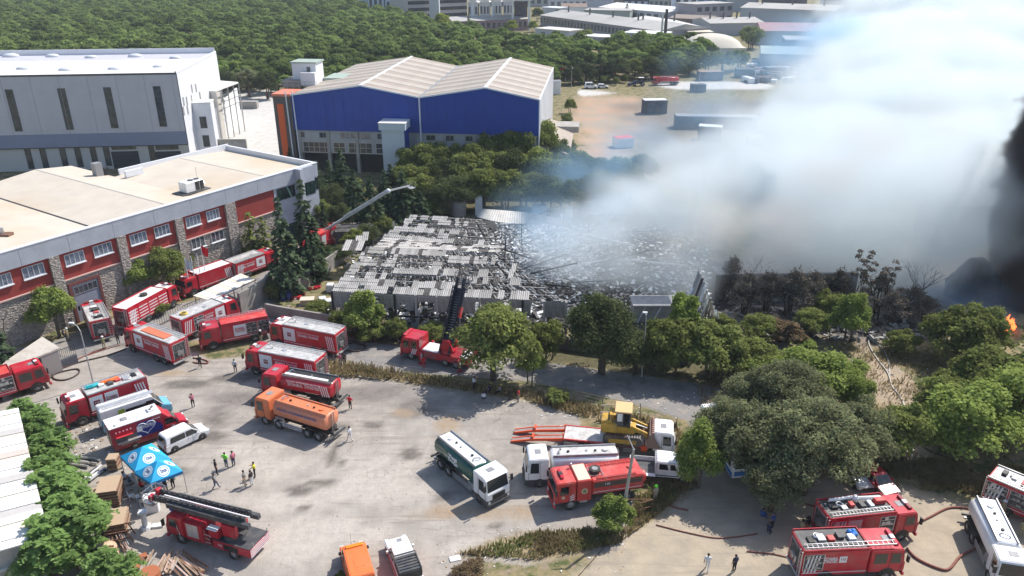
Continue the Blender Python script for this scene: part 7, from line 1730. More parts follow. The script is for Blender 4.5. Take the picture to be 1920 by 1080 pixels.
# flames
FL = mat('flame',(.9,.2,.02),.8,emit=((1.,.16,.04),2.5))
q = thing('flames','orange flames at the foot of the black smoke','fire',at(1880,622)); q.scale = (1.0,1.0,1.2)
for i in range(9):
    r_ = random.Random(i); x_,y_ = r_.uniform(-1.6,1.8),r_.uniform(-.8,.8); hgt = r_.uniform(.8,2.2); f_ = MB(); f_.path([(x_,y_,0),(x_ + .1,y_,hgt*.4),(x_ - .1,y_,hgt*.75),(x_ + .1,y_,hgt)],[.3,.32,.18,.02],6); f_.build('flame_tongue',FL,q,True)

# ---- background industrial district
def block(label,uL,vL,uR,vR,depth,h,wallm,roofm,kind='flat',rows=0,cols=0,name='factory_building',cat='building',rise=1.5,win=GLASSW,parapet=None,doors=0,vents=0):
    a,b_ = at(uL,vL),at(uR,vR); w = Wall(a,b_); t = thing(name,label,cat,(w.a.x,w.a.y,0),w.rz); L = w.len
    MB().box(0,L,0,depth,0,h).build('wall',wallm,t)
    if kind == 'flat': MB().box(-.4,L + .4,-.4,depth + .4,h,h + .5).build('roof',roofm,t)
    elif kind == 'gable':      # ridge along the front
        MB().prism([(-.6,h - .1),(depth + .6,h - .1),(depth/2,h + rise)],-.5,L + .5,'x').build('roof',roofm,t)
    elif kind == 'gablex':
        MB().prism([(-.6,h - .1),(L + .6,h - .1),(L/2,h + rise)],-.5,depth + .5,'y').build('roof',roofm,t)
    elif kind == 'dome':
        pts = [(L*(.5 - .5*math.cos(math.pi*i/12)),h + rise*math.sin(math.pi*i/12)) for i in range(12,-1,-1)]; 
        b = MB(); vs = []; fs = []
        for j in range(9):
            yy_ = depth*j/8; k_ = math.sin(math.pi*min(max(j/8,.0),1)) ** .35 if 0 < j < 8 else .0
            for i in range(13):
                a_ = math.pi*i/12; vs.append((L*(.5 - .5*math.cos(a_)),yy_,h*.6*(1 if 0 < i < 12 else 1) + (rise + h*.4)*math.sin(a_) ** .7*max(k_,.25)))
        for j in range(8):
            for i in range(12): fs.append((j*13 + i,j*13 + i + 1,(j + 1)*13 + i + 1,(j + 1)*13 + i))
        b.add(vs,fs).build('roof',roofm,t,True)
    for r in range(rows):
        for c in range(cols):
            x0 = L*(c + .22)/cols; x1 = L*(c + .78)/cols; z0 = h*(r + .3)/rows; z1 = h*(r + .75)/rows
            m = MB(); m.box(x0,x1,-.12,-.02,z0,z1); m.build('window',win,t)
    for k in range(doors): x0 = L*(k + .5)/doors; MB().box(x0 - 1.4,x0 + 1.4,-.15,-.02,0,3.6).build('door',DGREY,t)
    for k in range(vents): x0 = L*(k + .5)/vents; MB().cyl((x0,depth*.4,h),(x0,depth*.4,h + 3 + rise),.5,.5,6).build('roof_vent',DGREY,t)
    return t
PINK = mat('pink_brick',(.34,.22,.24),.85,vary=.1,scale=.3); LB = mat('light_blue_wall',(.42,.50,.62),.7); GREYR = mat('grey_asbestos_roof',(.40,.39,.37),.8,vary=.1,scale=.2,dirt=(.25,.24,.22),damt=.5,dscale=.05); BROW = mat('brown_roof',(.22,.16,.13),.8); GWALL = mat('grey_wall',(.38,.39,.42),.8); NAVY2 = mat('navy_facade',(.03,.035,.08),.6); PALEW = mat('pale_district_wall',(.55,.56,.60),.8)
G4 = None
block('pale blue hall behind the tree line, leftmost of the far blocks',692,27,728,26,30,14,LB,ROOFW,rows=1,cols=4)
block('white gabled hall left of the parking deck',724,32,770,34,26,14,LB,ROOFW,'gable',rows=1,cols=3,rise=2)
t = block('open multi storey parking deck with ribbon openings',764,42,876,36,26,14,mat('pink_grey_concrete',(.46,.42,.42),.85),ROOFW)
for r in range(3): MB().box(1,t.children[0].dimensions.x - 1,-.3,-.02,2.5 + r*4.3,4.6 + r*4.3).build('window',mat('deck_shadow',(.03,.03,.035),.9),t)  # no glazing: near-black strips paint the shade inside the open decks
block('grey blue lift tower rising from the parking deck',806,43,824,43,8,22,mat('tower_grey',(.42,.46,.50),.8),GREYR,name='lift_tower',cat='tower',cols=1,rows=0)
block('pink brick shed row with a long grey roof before the parking deck',850,62,990,56,16,6.5,PINK,GREYR,'gable',rows=1,cols=14,rise=2)
for k in range(4): block('white sawtooth bay ' + ['at the parking deck','second from the parking deck','third from the parking deck','next to the portal frame'][k],878 + k*22,36 - k,896 + k*22,36 - k,22,11,PALEW,ROOFW,'gablex',rows=1,cols=3,rise=3)
t = thing('portal_frame','tall white portal frame with a flat roof left of the white sheds','building',at(992,57)); 
for x_ in (-34,-22,-10,0): MB().box(x_ - .6,x_ + .6,0,2,0,17).build('post',CLADW,t)
MB().box(-36,1.5,-2,14,17,18).build('roof',ROOFW,t); MB().box(-9,-1,6,8,0,16).build('dark_wall',DBLU,t)
block('long grey roofed factory with a row of small windows',1013,48,1235,82,34,6.5,mat('dull_window_wall',(.30,.29,.31),.8),GREYR,'gable',rows=1,cols=34,rise=2.6,vents=5)
block('pale wing of the long grey factory by the chimney',1190,74,1310,72,40,6.5,PALEW,mat('pale_grey_roof',(.55,.54,.52),.7,vary=.06),'gablex',rise=2.6,vents=2)
block('low pale shed with two openings at the forest edge',1003,72,1066,78,12,5,PALEW,mat('cream_roof2',(.58,.55,.50),.7),'flat',doors=2)
block('small white roofed shed at the forest edge',1092,86,1148,90,12,4.5,GWALL,ROOFW,'flat')
block('white roofed shed left of the chimney',1168,90,1242,94,14,7,GWALL,ROOFW,'flat')
block('cream roofed shed between chimney and tent',1258,96,1300,96,14,5,PALEW,mat('cream_roof3',(.62,.56,.46),.7),'flat'); block('narrow tan roofed shed behind the tent',1290,80,1335,80,10,5,RUST,MATS['cream_roof3'],'flat')
block('large pale domed tent hall behind the tree belt',1290,112,1398,112,26,5,mat('tent_canvas',(.56,.52,.44),.8,vary=.05,scale=.3),MATS['tent_canvas'],'dome',rise=5,name='tent_hall',cat='tent')
block('white hall with a curved roof behind the green sheds',1030,22,1100,22,22,10,PALEW,ROOFW,'gable',rows=1,cols=6,rise=2); block('brown roofed shed behind the white truck box',1054,32,1100,32,16,7,WHT,BROW,'gable',rise=2)
block('grey green flat sheds in the middle of the district',1095,40,1180,42,20,7,mat('grey_green_wall',(.34,.38,.36),.8),GREYR,'flat',doors=3); block('white truck shed at the row of trees',1016,34,1046,36,12,7,PALEW,CLADW,'flat')
block('bright white roofed hall right of the dark cypress',1122,32,1250,44,36,7,PALEW,ROOFW,'gable',rows=1,cols=10,rise=2.4)
block('cream office slab at the top edge',980,12,1090,12,18,16,CREAM,GREYR,rows=2,cols=9); block('plain white slab at the top edge',1090,16,1150,16,18,22,PALEW,GREYR,rows=1,cols=2); block('brown and white slab at the top edge',1150,16,1170,16,16,22,BROW,GREYR,rows=3,cols=2)
block('navy apartment block with white framed windows',1168,16,1216,16,16,22,NAVY2,GREYR,rows=3,cols=4,win=CLADW); block('beige apartment block right of the navy one',1216,16,1262,18,16,24,CREAM,GREYR,rows=3,cols=5); block('white tower pair at the top edge',1262,34,1305,34,12,30,PALEW,GREYR,rows=4,cols=3)
block('glass fronted office tower at the top edge',1306,30,1362,28,16,28,mat('blue_glass_facade',(.14,.24,.38),.25),GREYR,rows=4,cols=4,win=mat('tower_glass',(.05,.12,.18),.1)); block('mauve grey works building under the glass tower',1302,46,1372,42,20,12,mat('mauve_wall',(.38,.34,.37),.8),GREYR,rows=2,cols=5)
block('dark brown halls hazy behind the chimney',1255,52,1330,56,20,6,BROW,mat('dull_brown_roof',(.25,.2,.17),.8),'gable',rise=1.5); block('grey hall with roof monitors in thin smoke',1330,68,1430,66,26,7,GWALL,GREYR,'gable',rise=2,vents=4)
block('wide grey factory hazy in the smoke',1385,52,1560,60,40,12,mat('hazy_grey_wall',(.42,.43,.46),.8),GREYR,'gable',rise=2,vents=3); block('dark gabled hall at the top edge in the smoke',1365,22,1420,22,24,10,GWALL,GREYR,'gablex',rise=4); block('dark low hall at the top edge before the smoke',1425,24,1510,26,24,12,DBLU,ROOFW,'flat')
block('pink roofed hall veiled by smoke',1425,84,1560,86,26,7,GWALL,PINK,'gable',rise=3); block('green grey long hall veiled by smoke',1425,128,1600,134,20,6,GWALL,mat('green_grey_roof',(.33,.40,.38),.7),'gable',rise=2); block('dark hall veiled by smoke behind the green grey one',1470,106,1620,110,18,7,DBLU,GREYR,'flat')
block('white factory at the top edge behind the forest',545,2,690,4,30,14,PALEW,ROOFW,rows=2,cols=16,win=PINK); block('brown grey slab at the top edge, right of the portal',905,10,985,12,20,16,mat('brown_grey_wall',(.27,.23,.25),.8),GREYR); block('small white house at the top edge, left of the parking deck',745,12,790,12,20,12,PALEW,ROOFW)
# fill of the district far beyond
rr = random.Random(5)
for i,(u,v) in enumerate([(1600,60),(1680,40),(1760,60),(1860,40),(1640,20),(1740,16),(1550,12),(600,-14),(700,-12),(820,-10),(950,-12),(1080,-14),(1220,-12),(1400,-8),(1500,-20)]):
    block('hazy distant industrial hall ' + ['in the smoke, nearest','in the smoke right of it','in the thick smoke','at the right end','behind the thick smoke','far behind the smoke','beside the wide grey factory','behind the forest left','behind the forest middle','behind the white house','behind the brown slab','behind the cream slab','behind the towers','behind the glass tower','farthest of the district'][i],u,v,u + rr.uniform(60,100),v + 1,30,rr.uniform(8,14),rr.choice((PALEW,GWALL,CREAM)),rr.choice((ROOFW,GREYR,BROW)),rr.choice(('flat','gable')))
# chimney and poles
p = at(1245,92); t = thing('chimney','thin dark steel chimney at the edge of the industrial district','chimney',p); b = MB(); b.cyl((0,0,0),(0,0,zat(17,p.y)),.9,.7,10); b.build('stack',BLK,t); MB().cyl((0,0,0),(0,0,3),2,1.2,10).build('base',CONC,t)
p = at(1238,96); t = thing('lattice_pole','pale lattice pole beside the chimney','pole',p); MB().bar((0,0,0),(0,0,17),.8,.8).build('mast',ALU,t)

wreck('rust brown scrap heap container in the hazy yard',1450,140,8,4,3,.2,RUST,GREY)
def far_clutter():
    r = random.Random(9)
    for mi,(m_,lb) in enumerate([(WHT,'pale scrap piled in the hazy far yard'),(DBLU,'dark scrap piled in the hazy far yard'),(RUST,'rusty scrap piled in the hazy far yard')]):
        b = MB()
        for i in range(90):
            p = at(r.uniform(1400,1620),r.uniform(116,156)); b.rbox(-1,1,-1,1,0,1,.1,Matrix.Translation(p) @ Matrix.Rotation(r.uniform(0,3),4,'Z') @ Matrix.Diagonal((r.uniform(.5,3.4),r.uniform(.4,1.2),r.uniform(.5,2.2),1)))
        tag(b.build('scrap',m_),lb,kind='stuff')
far_clutter()
# ------------------------------------------------------------------ people
def person_mesh(pose,seed=0):
    """one continuous skinned body; poses: stand, walk, camera (hands at the face), hips, sit, crouch, arms"""
    J = dict(pel=(0,0,.95),ch=(0,0,1.22),nk=(0,0,1.48),hd=(.02,0,1.60),top=(.02,0,1.74),
             hl=(0,.1,.92),kl=(.03,.11,.5),al=(0,.12,.09),fl=(.16,.13,.04),hr=(0,-.1,.92),kr=(.03,-.11,.5),ar=(0,-.12,.09),fr=(.16,-.13,.04),
             sl=(0,.19,1.42),el=(-.02,.26,1.14),wl=(.06,.27,.88),gl=(.08,.26,.78),sr=(0,-.19,1.42),er=(-.02,-.26,1.14),wr=(.06,-.27,.88),gr=(.08,-.26,.78))
    if pose == 'walk': J.update(kl=(.2,.1,.52),al=(.3,.1,.12),fl=(.46,.11,.08),kr=(-.02,-.1,.5),ar=(-.3,-.1,.14),fr=(-.16,-.1,.04),el=(-.15,.25,1.16),wl=(-.2,.26,.92),gl=(-.18,.26,.84),er=(.1,-.25,1.15),wr=(.28,-.24,.98),gr=(.36,-.23,.95))
    if pose == 'camera': J.update(el=(.12,.25,1.2),wl=(.3,.12,1.5),gl=(.34,.06,1.58),er=(.12,-.25,1.2),wr=(.3,-.12,1.5),gr=(.34,-.06,1.58))
    if pose == 'hips': J.update(el=(-.06,.4,1.2),wl=(.06,.24,1.02),gl=(.08,.17,1.0),er=(-.06,-.4,1.2),wr=(.06,-.24,1.02),gr=(.08,-.17,1.0))
    if pose == 'arms': J.update(el=(.22,.22,1.2),wl=(.42,.16,1.1),gl=(.5,.14,1.1),er=(.2,-.24,1.22),wr=(.4,-.18,1.25),gr=(.48,-.16,1.27))
    if pose in ('sit','crouch'):
        dz = -.47 if pose == 'sit' else -.55
        for k in J: J[k] = (J[k][0],J[k][1],J[k][2] + dz)
        J.update(kl=(.42,.12,.5),al=(.42,.13,.09),fl=(.58,.13,.04),kr=(.42,-.12,.5),ar=(.42,-.13,.09),fr=(.58,-.13,.04),el=(.12,.24,.72),wl=(.33,.18,.62),gl=(.4,.16,.6),er=(.12,-.24,.72),wr=(.33,-.18,.62),gr=(.4,-.16,.6))
        if pose == 'crouch': J.update(kl=(.35,.14,.5),al=(.1,.13,.09),fl=(.25,.13,.04),kr=(.3,-.14,.12),ar=(-.12,-.13,.09),fr=(-.18,-.13,.04))
    R = dict(pel=.15,ch=.165,nk=.06,hd=.1,top=.075,hl=.105,kl=.07,al=.045,fl=.04,hr=.105,kr=.07,ar=.045,fr=.04,sl=.075,el=.05,wl=.038,gl=.035,sr=.075,er=.05,wr=.038,gr=.035)
    ks = list(J); E_ = [('pel','ch'),('ch','nk'),('nk','hd'),('hd','top'),('pel','hl'),('hl','kl'),('kl','al'),('al','fl'),('pel','hr'),('hr','kr'),('kr','ar'),('ar','fr'),('ch','sl'),('sl','el'),('el','wl'),('wl','gl'),('ch','sr'),('sr','er'),('er','wr'),('wr','gr')]
    me = bpy.data.meshes.new('person_' + pose); me.from_pydata([J[k] for k in ks],[(ks.index(a),ks.index(b_)) for a,b_ in E_],[])
    o = bpy.data.objects.new('tmp',me); C.objects.link(o); md = o.modifiers.new('skin','SKIN'); md.use_smooth_shade = True; sd = o.modifiers.new('sub','SUBSURF'); sd.levels = 1; sd.render_levels = 1
    for i,k in enumerate(ks): me.skin_vertices[0].data[i].radius = (R[k],R[k]*(1.15 if k in ('ch','pel') else 1))
    me.skin_vertices[0].data[0].use_root = True
    dg = bpy.context.evaluated_depsgraph_get(); out = bpy.data.meshes.new_from_object(o.evaluated_get(dg)); bpy.data.objects.remove(o)
    # clothes by body region: 0 skin, 1 shirt, 2 trousers, 3 shoes
    segs = [(Vector(J[a]),Vector(J[b_]),a,b_) for a,b_ in E_]; idx = []
    for p in out.polygons:
        c = p.center; best = min(segs,key=lambda s: (lambda t: (s[0].lerp(s[1],t) - c).length)(max(0,min(1,(c - s[0]).dot(s[1] - s[0])/max((s[1] - s[0]).length_squared,1e-6)))))
        b_ = best[3]
        idx.append(0 if b_ in ('hd','top','gl','gr','wl','wr') else 3 if b_ in ('fl','fr') else 2 if b_ in ('hl','hr','kl','kr','al','ar') else 1)
    return out,idx,Vector(J['hd'])
PM = {k: person_mesh(k) for k in ('stand','walk','camera','hips','sit','crouch','arms')}
SKIN = mat('skin',(.42,.24,.16),.6); HAIR = mat('dark_hair',(.02,.015,.012),.8); CL = {}
def cloth(c): 
    if c not in CL:
        cols = dict(black=(.015,.015,.018),white=(.65,.65,.66),grey=(.22,.22,.22),red=(.5,.015,.03),pink=(.52,.16,.22),blue=(.03,.07,.25),navy=(.015,.02,.06),lime=(.18,.75,.06),yellow=(.6,.55,.05),khaki=(.30,.27,.17),beige=(.38,.32,.24),jeans=(.06,.09,.16),lightblue=(.25,.4,.55))
        CL[c] = mat('cloth_' + c,cols[c],.85,vary=.1,scale=8)
    return CL[c]
def person(u,v,pose,top,legs,rz,label,helmet=None,z=0.,s=1.,group=None,shoes='black',loc=None):
    me,idx,hd = PM[pose]; me = me.copy(); me.materials.clear()
    firef = top in ('khaki',)
    for m_ in (SKIN,cloth(top),cloth(legs),cloth(shoes)): me.materials.append(m_)
    me.polygons.foreach_set('material_index',idx); me.polygons.foreach_set('use_smooth',[True]*len(idx)); me.update()
    p = at(u,v) if loc is None else Vector(loc)
    o = link(me,'person',None,(p.x,p.y,z + p.z*0),rz); o.scale = (s,)*3; tag(o,label,'person',group)
    if helmet:
        b = MB(); b.ball((hd.x,hd.y,hd.z + .06),.15,10,6,(1.1,.95,.85)); b.cyl((hd.x,hd.y,hd.z + .03),(hd.x,hd.y,hd.z + .05),.19,.18,12); b.build('helmet',cloth(helmet),o,True)
    else:
        b = MB(); b.ball((hd.x - .02,hd.y,hd.z + .05),.112,9,6,(1,.95,.95)); b.build('hair',HAIR,o,True)
    if firef:
        b = MB()
        for zz in (1.0,1.3) if pose not in ('sit','crouch') else (.6,.8): b.cyl((0,0,zz),(0,0,zz + .04),.185,.185,12,False)
        b.build('reflective_stripe',mat('lime_stripe',(.5,.6,.2),.5),o)
    return o
N_,Sd,Wd_,Ed = math.pi/2,-math.pi/2,math.pi,0
for a in [
 (442,698,'stand','white','black',N_,'person in white jacket and black trousers standing alone before the red tankers'),
 (376,690,'walk','black','black',2.0,'person in dark uniform walking behind the open rear of a fire truck'),
 (363,764,'camera','pink','black',2.2,'person in pink shirt filming with raised hands, alone on the lot',),
 (657,767,'hips','red','black',1.2,'person in red shirt with hands on hips right of the red water tanker'),
 (657,827,'walk','white','white',2.4,'person all in white walking right of the orange tanker'),
 (407,890,'stand','black','black',0.6,'person in black near the tent, left of the lime vest'),
 (425,877,'hips','lime','jeans',1.2,'person in a lime green vest'),
 (439,874,'stand','pink','navy',2.6,'person in a rosy shirt right of the lime vest'),
 (405,917,'walk','grey','jeans',.3,'person in grey shirt walking, nearest of the group by the tent'),
 (460,911,'stand','grey','beige',0,'person in grey and beige, left of the trio on the lot'),
 (473,911,'stand','black','white',2.8,'person in black top and white trousers in the trio on the lot'),
 (479,895,'arms','yellow','black',3.4,'person in a yellow vest behind the trio on the lot'),
 (889,731,'camera','white','black',.5,'person in white shirt standing in the tree shade by the fence'),
 (907,753,'sit','white','black',1.6,'person in white shirt sitting in the tree shadow'),
 (918,738,'sit','navy','navy',3.6,'person in navy sitting near the trunk in the tree shadow'),
 (937,740,'sit','grey','black',3.0,'person in grey sitting right of the trunk'),
 (955,751,'arms','black','black',3.2,'person in black standing in the right part of the tree shadow'),
 (972,754,'stand','red','grey',3.4,'person in dark red top and grey trousers at the edge of the tree shadow'),
 (946,688,'walk','black','black',0,'person in black walking on the road behind the shade tree'),
 (795,691,'stand','red','red',1.4,'person in red beside the outriggers of the raised ladder truck'),
 (639,686,'stand','pink','grey',1.5,'person in pinkish shirt behind the rear of the roadside tanker'),
 (646,685,'stand','black','black',1.7,'person in black next to the pinkish shirt behind the roadside tanker'),
 (234,905,'sit','lightblue','jeans',.2,'person in light blue shirt sitting outside the tent'),
 (326,916,'hips','black','black',2.6,'person in black standing at the right edge of the tent'),
 (312,922,'arms','navy','black',2.2,'person in navy leaning under the right edge of the tent'),
 (296,930,'sit','red','jeans',1.2,'person in red sitting under the tent'),
 (280,925,'sit','white','black',2.0,'person in white sitting under the tent'),
 (266,920,'sit','red','black',.8,'person in red sitting at the left post of the tent'),
 (303,942,'sit','black','black',2.6,'person in black sitting at the near edge of the tent'),
 (1325,1070,'walk','white','white',1.2,'person in white walking in the oak shadow at the bottom edge'),
 (1376,1072,'stand','navy','black',2.0,'person in dark clothes in the oak shadow at the bottom edge'),
 (1428,975,'sit','blue','blue',.6,'person in blue sitting under the oak'),
 (1447,992,'stand','blue','navy',2.2,'person in blue standing under the oak, right one of the pair'),
 (1441,1000,'crouch','navy','navy',1.0,'person in navy crouching beside the blue pair under the oak'),
 (1680,662,'crouch','white','black',1.0,'person in white and black bending in the scorched clearing'),
]: person(*a)
for a in [(196,654,'arms','khaki','khaki',1.9,'firefighter in khaki gear and white helmet behind the truck at the factory door','white'),
          (223,645,'stand','black','black',2.4,'firefighter in dark gear at the right corner of the same rear pump bay'),
          (129,638,'stand','khaki','khaki',.4,'firefighter in khaki gear with white helmet beside the guard house fence','white'),
          (120,632,'crouch','navy','black',.2,'person in dark blue bending beside the guard house fence'),
          (490,642,'stand','black','khaki',1.2,'firefighter with white helmet between the ladder lettered truck and the road tanker','white'),
          (637,668,'arms','khaki','khaki',2.8,'firefighter in khaki gear at the rear pump of the roadside tanker','white'),
          (603,714,'crouch','khaki','black',2.6,'firefighter bending at the rear pump of the tanker on the lot','yellow'),
          (1228,940,'stand','beige','beige',2.0,'firefighter in pale suit with lime helmet behind the old red pumper','lime'),
          (1501,1005,'stand','khaki','black',.4,'firefighter in khaki gear under the oak, left one','black'),(1512,1000,'stand','black','khaki',2.0,'firefighter in dark jacket under the oak, right one','black'),
          (1876,968,'stand','khaki','khaki',0.1,'firefighter with white helmet at the rear of the truck by the right edge','white'),(1914,1008,'stand','khaki','khaki',1.0,'firefighter in khaki between the white tanker and the right edge','black'),
          (1645,592,'stand','black','black',2.2,'firefighter with white helmet on the scorched ground','white')]:
    person(*a[:7],**({'helmet': a[7]} if len(a) > 7 else {}))

# ------------------------------------------------------------------ tent
TB = mat('tent_blue',(.02,.36,.66),.6,vary=.05,trans=0); TBD = mat('tent_blue_valance',(.01,.20,.45),.6); TW = mat('tent_white',(.75,.78,.8),.6); TP = mat('tent_print_blue',(.02,.07,.22),.6)
def tent(label,corners,zt):
    """pop up tent from its four roof corners"""
    c = sum(corners,Vector())/4; t = thing('pop_up_tent',label,'tent',(c.x,c.y,0)); top = Vector((0,0,zt + 1.15)); cs = [Vector((p.x - c.x,p.y - c.y,zt)) for p in corners]
    for i in range(4):
        a,b_ = cs[i],cs[(i + 1) % 4]; m = MB(); mid = (a + b_)/2; 
        m.add([a,b_,top,a - Vector((0,0,.03)),b_ - Vector((0,0,.03)),top - Vector((0,0,.03))],[(0,1,2),(5,4,3),(0,3,4,1)]); pn = m.build('roof_panel',TB,t)
        m = MB(); m.add([a,b_,b_ - Vector((0,0,.3)),a - Vector((0,0,.3))],[(0,3,2,1)]); vo = m.build('valance',TBD,t)
        n = (b_ - a).cross(top - a).normalized(); n = n if n.z > 0 else -n; g = a.lerp(b_,.5).lerp(top,.36) + n*.015; X = (b_ - a).normalized(); Y = n.cross(X)
        for rad,m_,dz in ((.52,TW,0),(.42,TB,.004),(.37,TW,.008)):
            q = MB(); q.add([g + n*dz + X*math.cos(k*math.pi/12)*rad + Y*math.sin(k*math.pi/12)*rad for k in range(24)],[tuple(range(24))]); q.build('round_emblem',m_,pn)
        te = link(text_mesh('İBB',.34,TP,.03),'lettering',pn); te.matrix_world = Matrix.Identity(4)
        te.matrix_local = Matrix(((X.x,Y.x,n.x,(g + n*.012).x),(X.y,Y.y,n.y,(g + n*.012).y),(X.z,Y.z,n.z,(g + n*.012).z),(0,0,0,1)))
        MB().bar((a.x,a.y,0),(a.x,a.y,zt),.06,.06).build('leg',SILV,t)
    return t
zt_ = 2.35
A1,A2,A3,A4 = at(225,855,zt_),at(284,831,zt_),at(320,860,zt_),at(253,884,zt_)
tent('blue pop up tent with round white emblems, the one nearer the canteen van',[A4,A3,A2,A1],zt_)
B1,B2,B3,B4 = at(252,886,zt_),at(318,861,zt_),at(343,883,zt_),at(283,906,zt_)
tent('blue pop up tent with round white emblems, the one nearer the ladder truck',[B4,B3,B2,B1],zt_)
PLW = mat('white_plastic',(.68,.68,.68),.5)
def chair(u,v,rz,label):
    t = thing('plastic_chair',label,'chair',at(u,v),rz,'white plastic chairs by the tent')
    MB().rbox(-.22,.22,-.22,.22,.42,.46,.02).build('seat',PLW,t); MB().bar((-.22,0,.45),(-.3,0,.85),.42,.03).build('backrest',PLW,t)
    for x_,y_ in ((-.2,-.2),(-.2,.2),(.2,-.2),(.2,.2)): MB().bar((x_,y_,0),(x_,y_,.43),.04,.04).build('leg',PLW,t)
for u,v,r_,lb in [(248,936,.5,'white plastic chair left of the tent posts'),(259,938,1.0,'white plastic chair right behind the leftmost chair'),(268,947,2.0,'white plastic chair beside the big white box'),(289,941,1.5,'white plastic chair under the near tent edge'),(274,960,.4,'white plastic chair before the statue like column')]: chair(u,v,r_,lb)
t = thing('white_box','white upright box beside the basket of the ladder truck','box',at(286,957),.3); MB().rbox(-.5,.6,-.4,.4,0,1.5,.06).build('body',PLW,t); MB().rbox(-.55,.65,-.45,.45,1.5,1.58,.03).build('lid',PLW,t)
t = thing('folding_table','folding table under the near tent','table',at(295,925),.4); MB().box(-.9,.9,-.4,.4,.72,.76).build('top',PLW,t)
for x_,y_ in ((-.8,-.3),(-.8,.3),(.8,-.3),(.8,.3)): MB().bar((x_,y_,0),(x_,y_,.72),.04,.04).build('leg',SILV,t)
t = thing('white_column','slim white column on a round foot beside the timber stack','column',at(274,990),.2); q = MB(); q.cyl((0,0,.0),(0,0,.25),.5,.42,12); q.build('foot',PLW,t); q = MB(); q.cyl((0,0,.25),(0,0,1.6),.26,.2,10); q.build('shaft',PLW,t); q = MB(); q.rbox(-.35,.35,-.3,.3,1.6,1.8,.04); q.build('cap',PLW,t); q = MB(); q.box(.5,1.4,-.25,.25,0,.2); q.build('base_board',PLW,t)

# ------------------------------------------------------------------ yard by the shed
PLY = mat('dusty_plywood',(.45,.33,.22),.85,vary=.08,scale=1.2,dirt=(.3,.2,.14),damt=.4)
def stack(u,v,w,d,n,th,rz,label,jitter=.05):
    t = thing('board_stack',label,'boards',at(u,v),rz,'stacks of formwork boards by the shed'); r = random.Random(int(u))
    me = MB().box(-w/2,w/2,-d/2,d/2,0,th).mesh('board',PLY); me2 = me.copy(); me2.materials[0] = WOOD; me3 = me.copy(); me3.materials[0] = RUST
    for k in range(n):
        link(me if k == n - 1 else (me2,me3)[k % 2],'board',t,(r.uniform(-jitter,jitter),r.uniform(-jitter,jitter),.12 + k*th*1.35),r.uniform(-.03,.03))
    for s in (-1,1): MB().box(s*w*.35 - .06,s*w*.35 + .06,-d/2,d/2,0,.12).build('bearer',WOOD,t)
stack(212,938,1.7,2.3,13,.1,.25,'tall stack of plywood boards left of the tent'); stack(175,945,2.0,2.3,6,.1,.45,'low stack of boards between the saplings and the tall stack'); stack(222,990,1.6,2.3,8,.11,.3,'stack of boards on steel frames above the rusty pipes'); stack(216,878,.9,1.0,5,.2,.1,'small stack of timber boxes behind the tent')
t = thing('steel_trestle','rusty steel trestle in front of the board stack','trestle',at(230,1012),.3)
for x_ in (-.9,.9):
    for y_ in (-.5,.5): MB().bar((x_,y_,0),(x_*.6,y_,1.2),.08,.08).build('leg',RUST,t)
for z_ in (.5,1.2): MB().bar((-.8,-.5,z_),(.8,-.5,z_),.08,.08).build('rail',RUST,t); MB().bar((-.8,.5,z_),(.8,.5,z_),.08,.08).build('rail',RUST,t)
def bundle(name,label,cat,u0,v0,u1,v1,n,r,spread,m_,seed,z=.1,part='pipe'):
    a,b_ = at(u0,v0),at(u1,v1); t = thing(name,label,cat,(a.x,a.y,0)); d = b_ - a; nrm = Vector((-d.y,d.x,0)).normalized(); rr = random.Random(seed)
    for k in range(n):
        o = nrm*rr.uniform(-spread,spread); s0,s1 = rr.uniform(-.08,.15),rr.uniform(.8,1.1); q = MB(); p0 = d*s0 + o + Vector((0,0,z + rr.uniform(0,.3))); p1 = d*s1 + o + nrm*rr.uniform(-.3,.3) + Vector((0,0,z + rr.uniform(0,.3)))
        (q.cyl(p0,p1,r,r,6) if part == 'pipe' else q.bar(p0,p1,r*2.2,r)); q.build(part,m_[k % len(m_)] if isinstance(m_,list) else m_,t)
PNK = mat('pinkish_pole',(.50,.36,.30),.8,vary=.1)
bundle('scaffold_poles','bundle of pinkish scaffold poles lying along the saplings','poles',190,950,228,1035,16,.05,.8,[PNK,RUST,ALU],3); bundle('grey_pipes','grey pipes and posts lying behind the board stacks','pipes',128,866,178,872,9,.12,.6,[ALU,DGREY,CONC],4)
bundle('white_profiles','white metal profiles lying beside the saplings','profiles',160,905,195,880,7,.08,.5,[WHT,ALU,DGREY],5,part='profile'); bundle('white_planks','white planks between two board stacks','planks',165,968,196,952,5,.14,.5,[WHT,CONC],6,part='plank')
bundle('rusty_beams','pair of thick rusty beams below the rusty tank','beams',215,1068,272,1050,4,.24,.5,[RUST,mat('orange_rust',(.38,.13,.06),.8)],7,part='beam')
bundle('timber_scrap','heap of grey timber scrap at the bottom edge','timber',295,1080,315,1040,22,.06,1.3,[WOOD,CONC,PNK],8,.2,'plank'); bundle('timber_scrap','brown slats sliding off the scrap heap at the bottom edge','timber',330,1050,375,1085,16,.06,1.0,[WOOD,RUST,PNK],9,.15,'plank')
t = thing('rusty_tank','upright rusty cream tank with hoops at the foot of the saplings','tank',at(204,1066)); q = MB(); q.cyl((0,0,0),(0,0,2.0),.95,.95,24); q.build('shell',mat('cream_rust',(.52,.38,.26),.8,dirt=(.38,.14,.06),damt=.8,dscale=1.0),t,True)
for z_ in (.5,1.1,1.8): MB().cyl((0,0,z_),(0,0,z_ + .07),.98,.98,24).build('hoop',RUST,t)
MB().bar((-.8,0,2.05),(.8,.1,2.2),.12,.1).build('top_bar',RUST,t); MB().box(-.5,-.1,-.3,.3,2.0,2.3).build('dark_scrap',BLK,t)
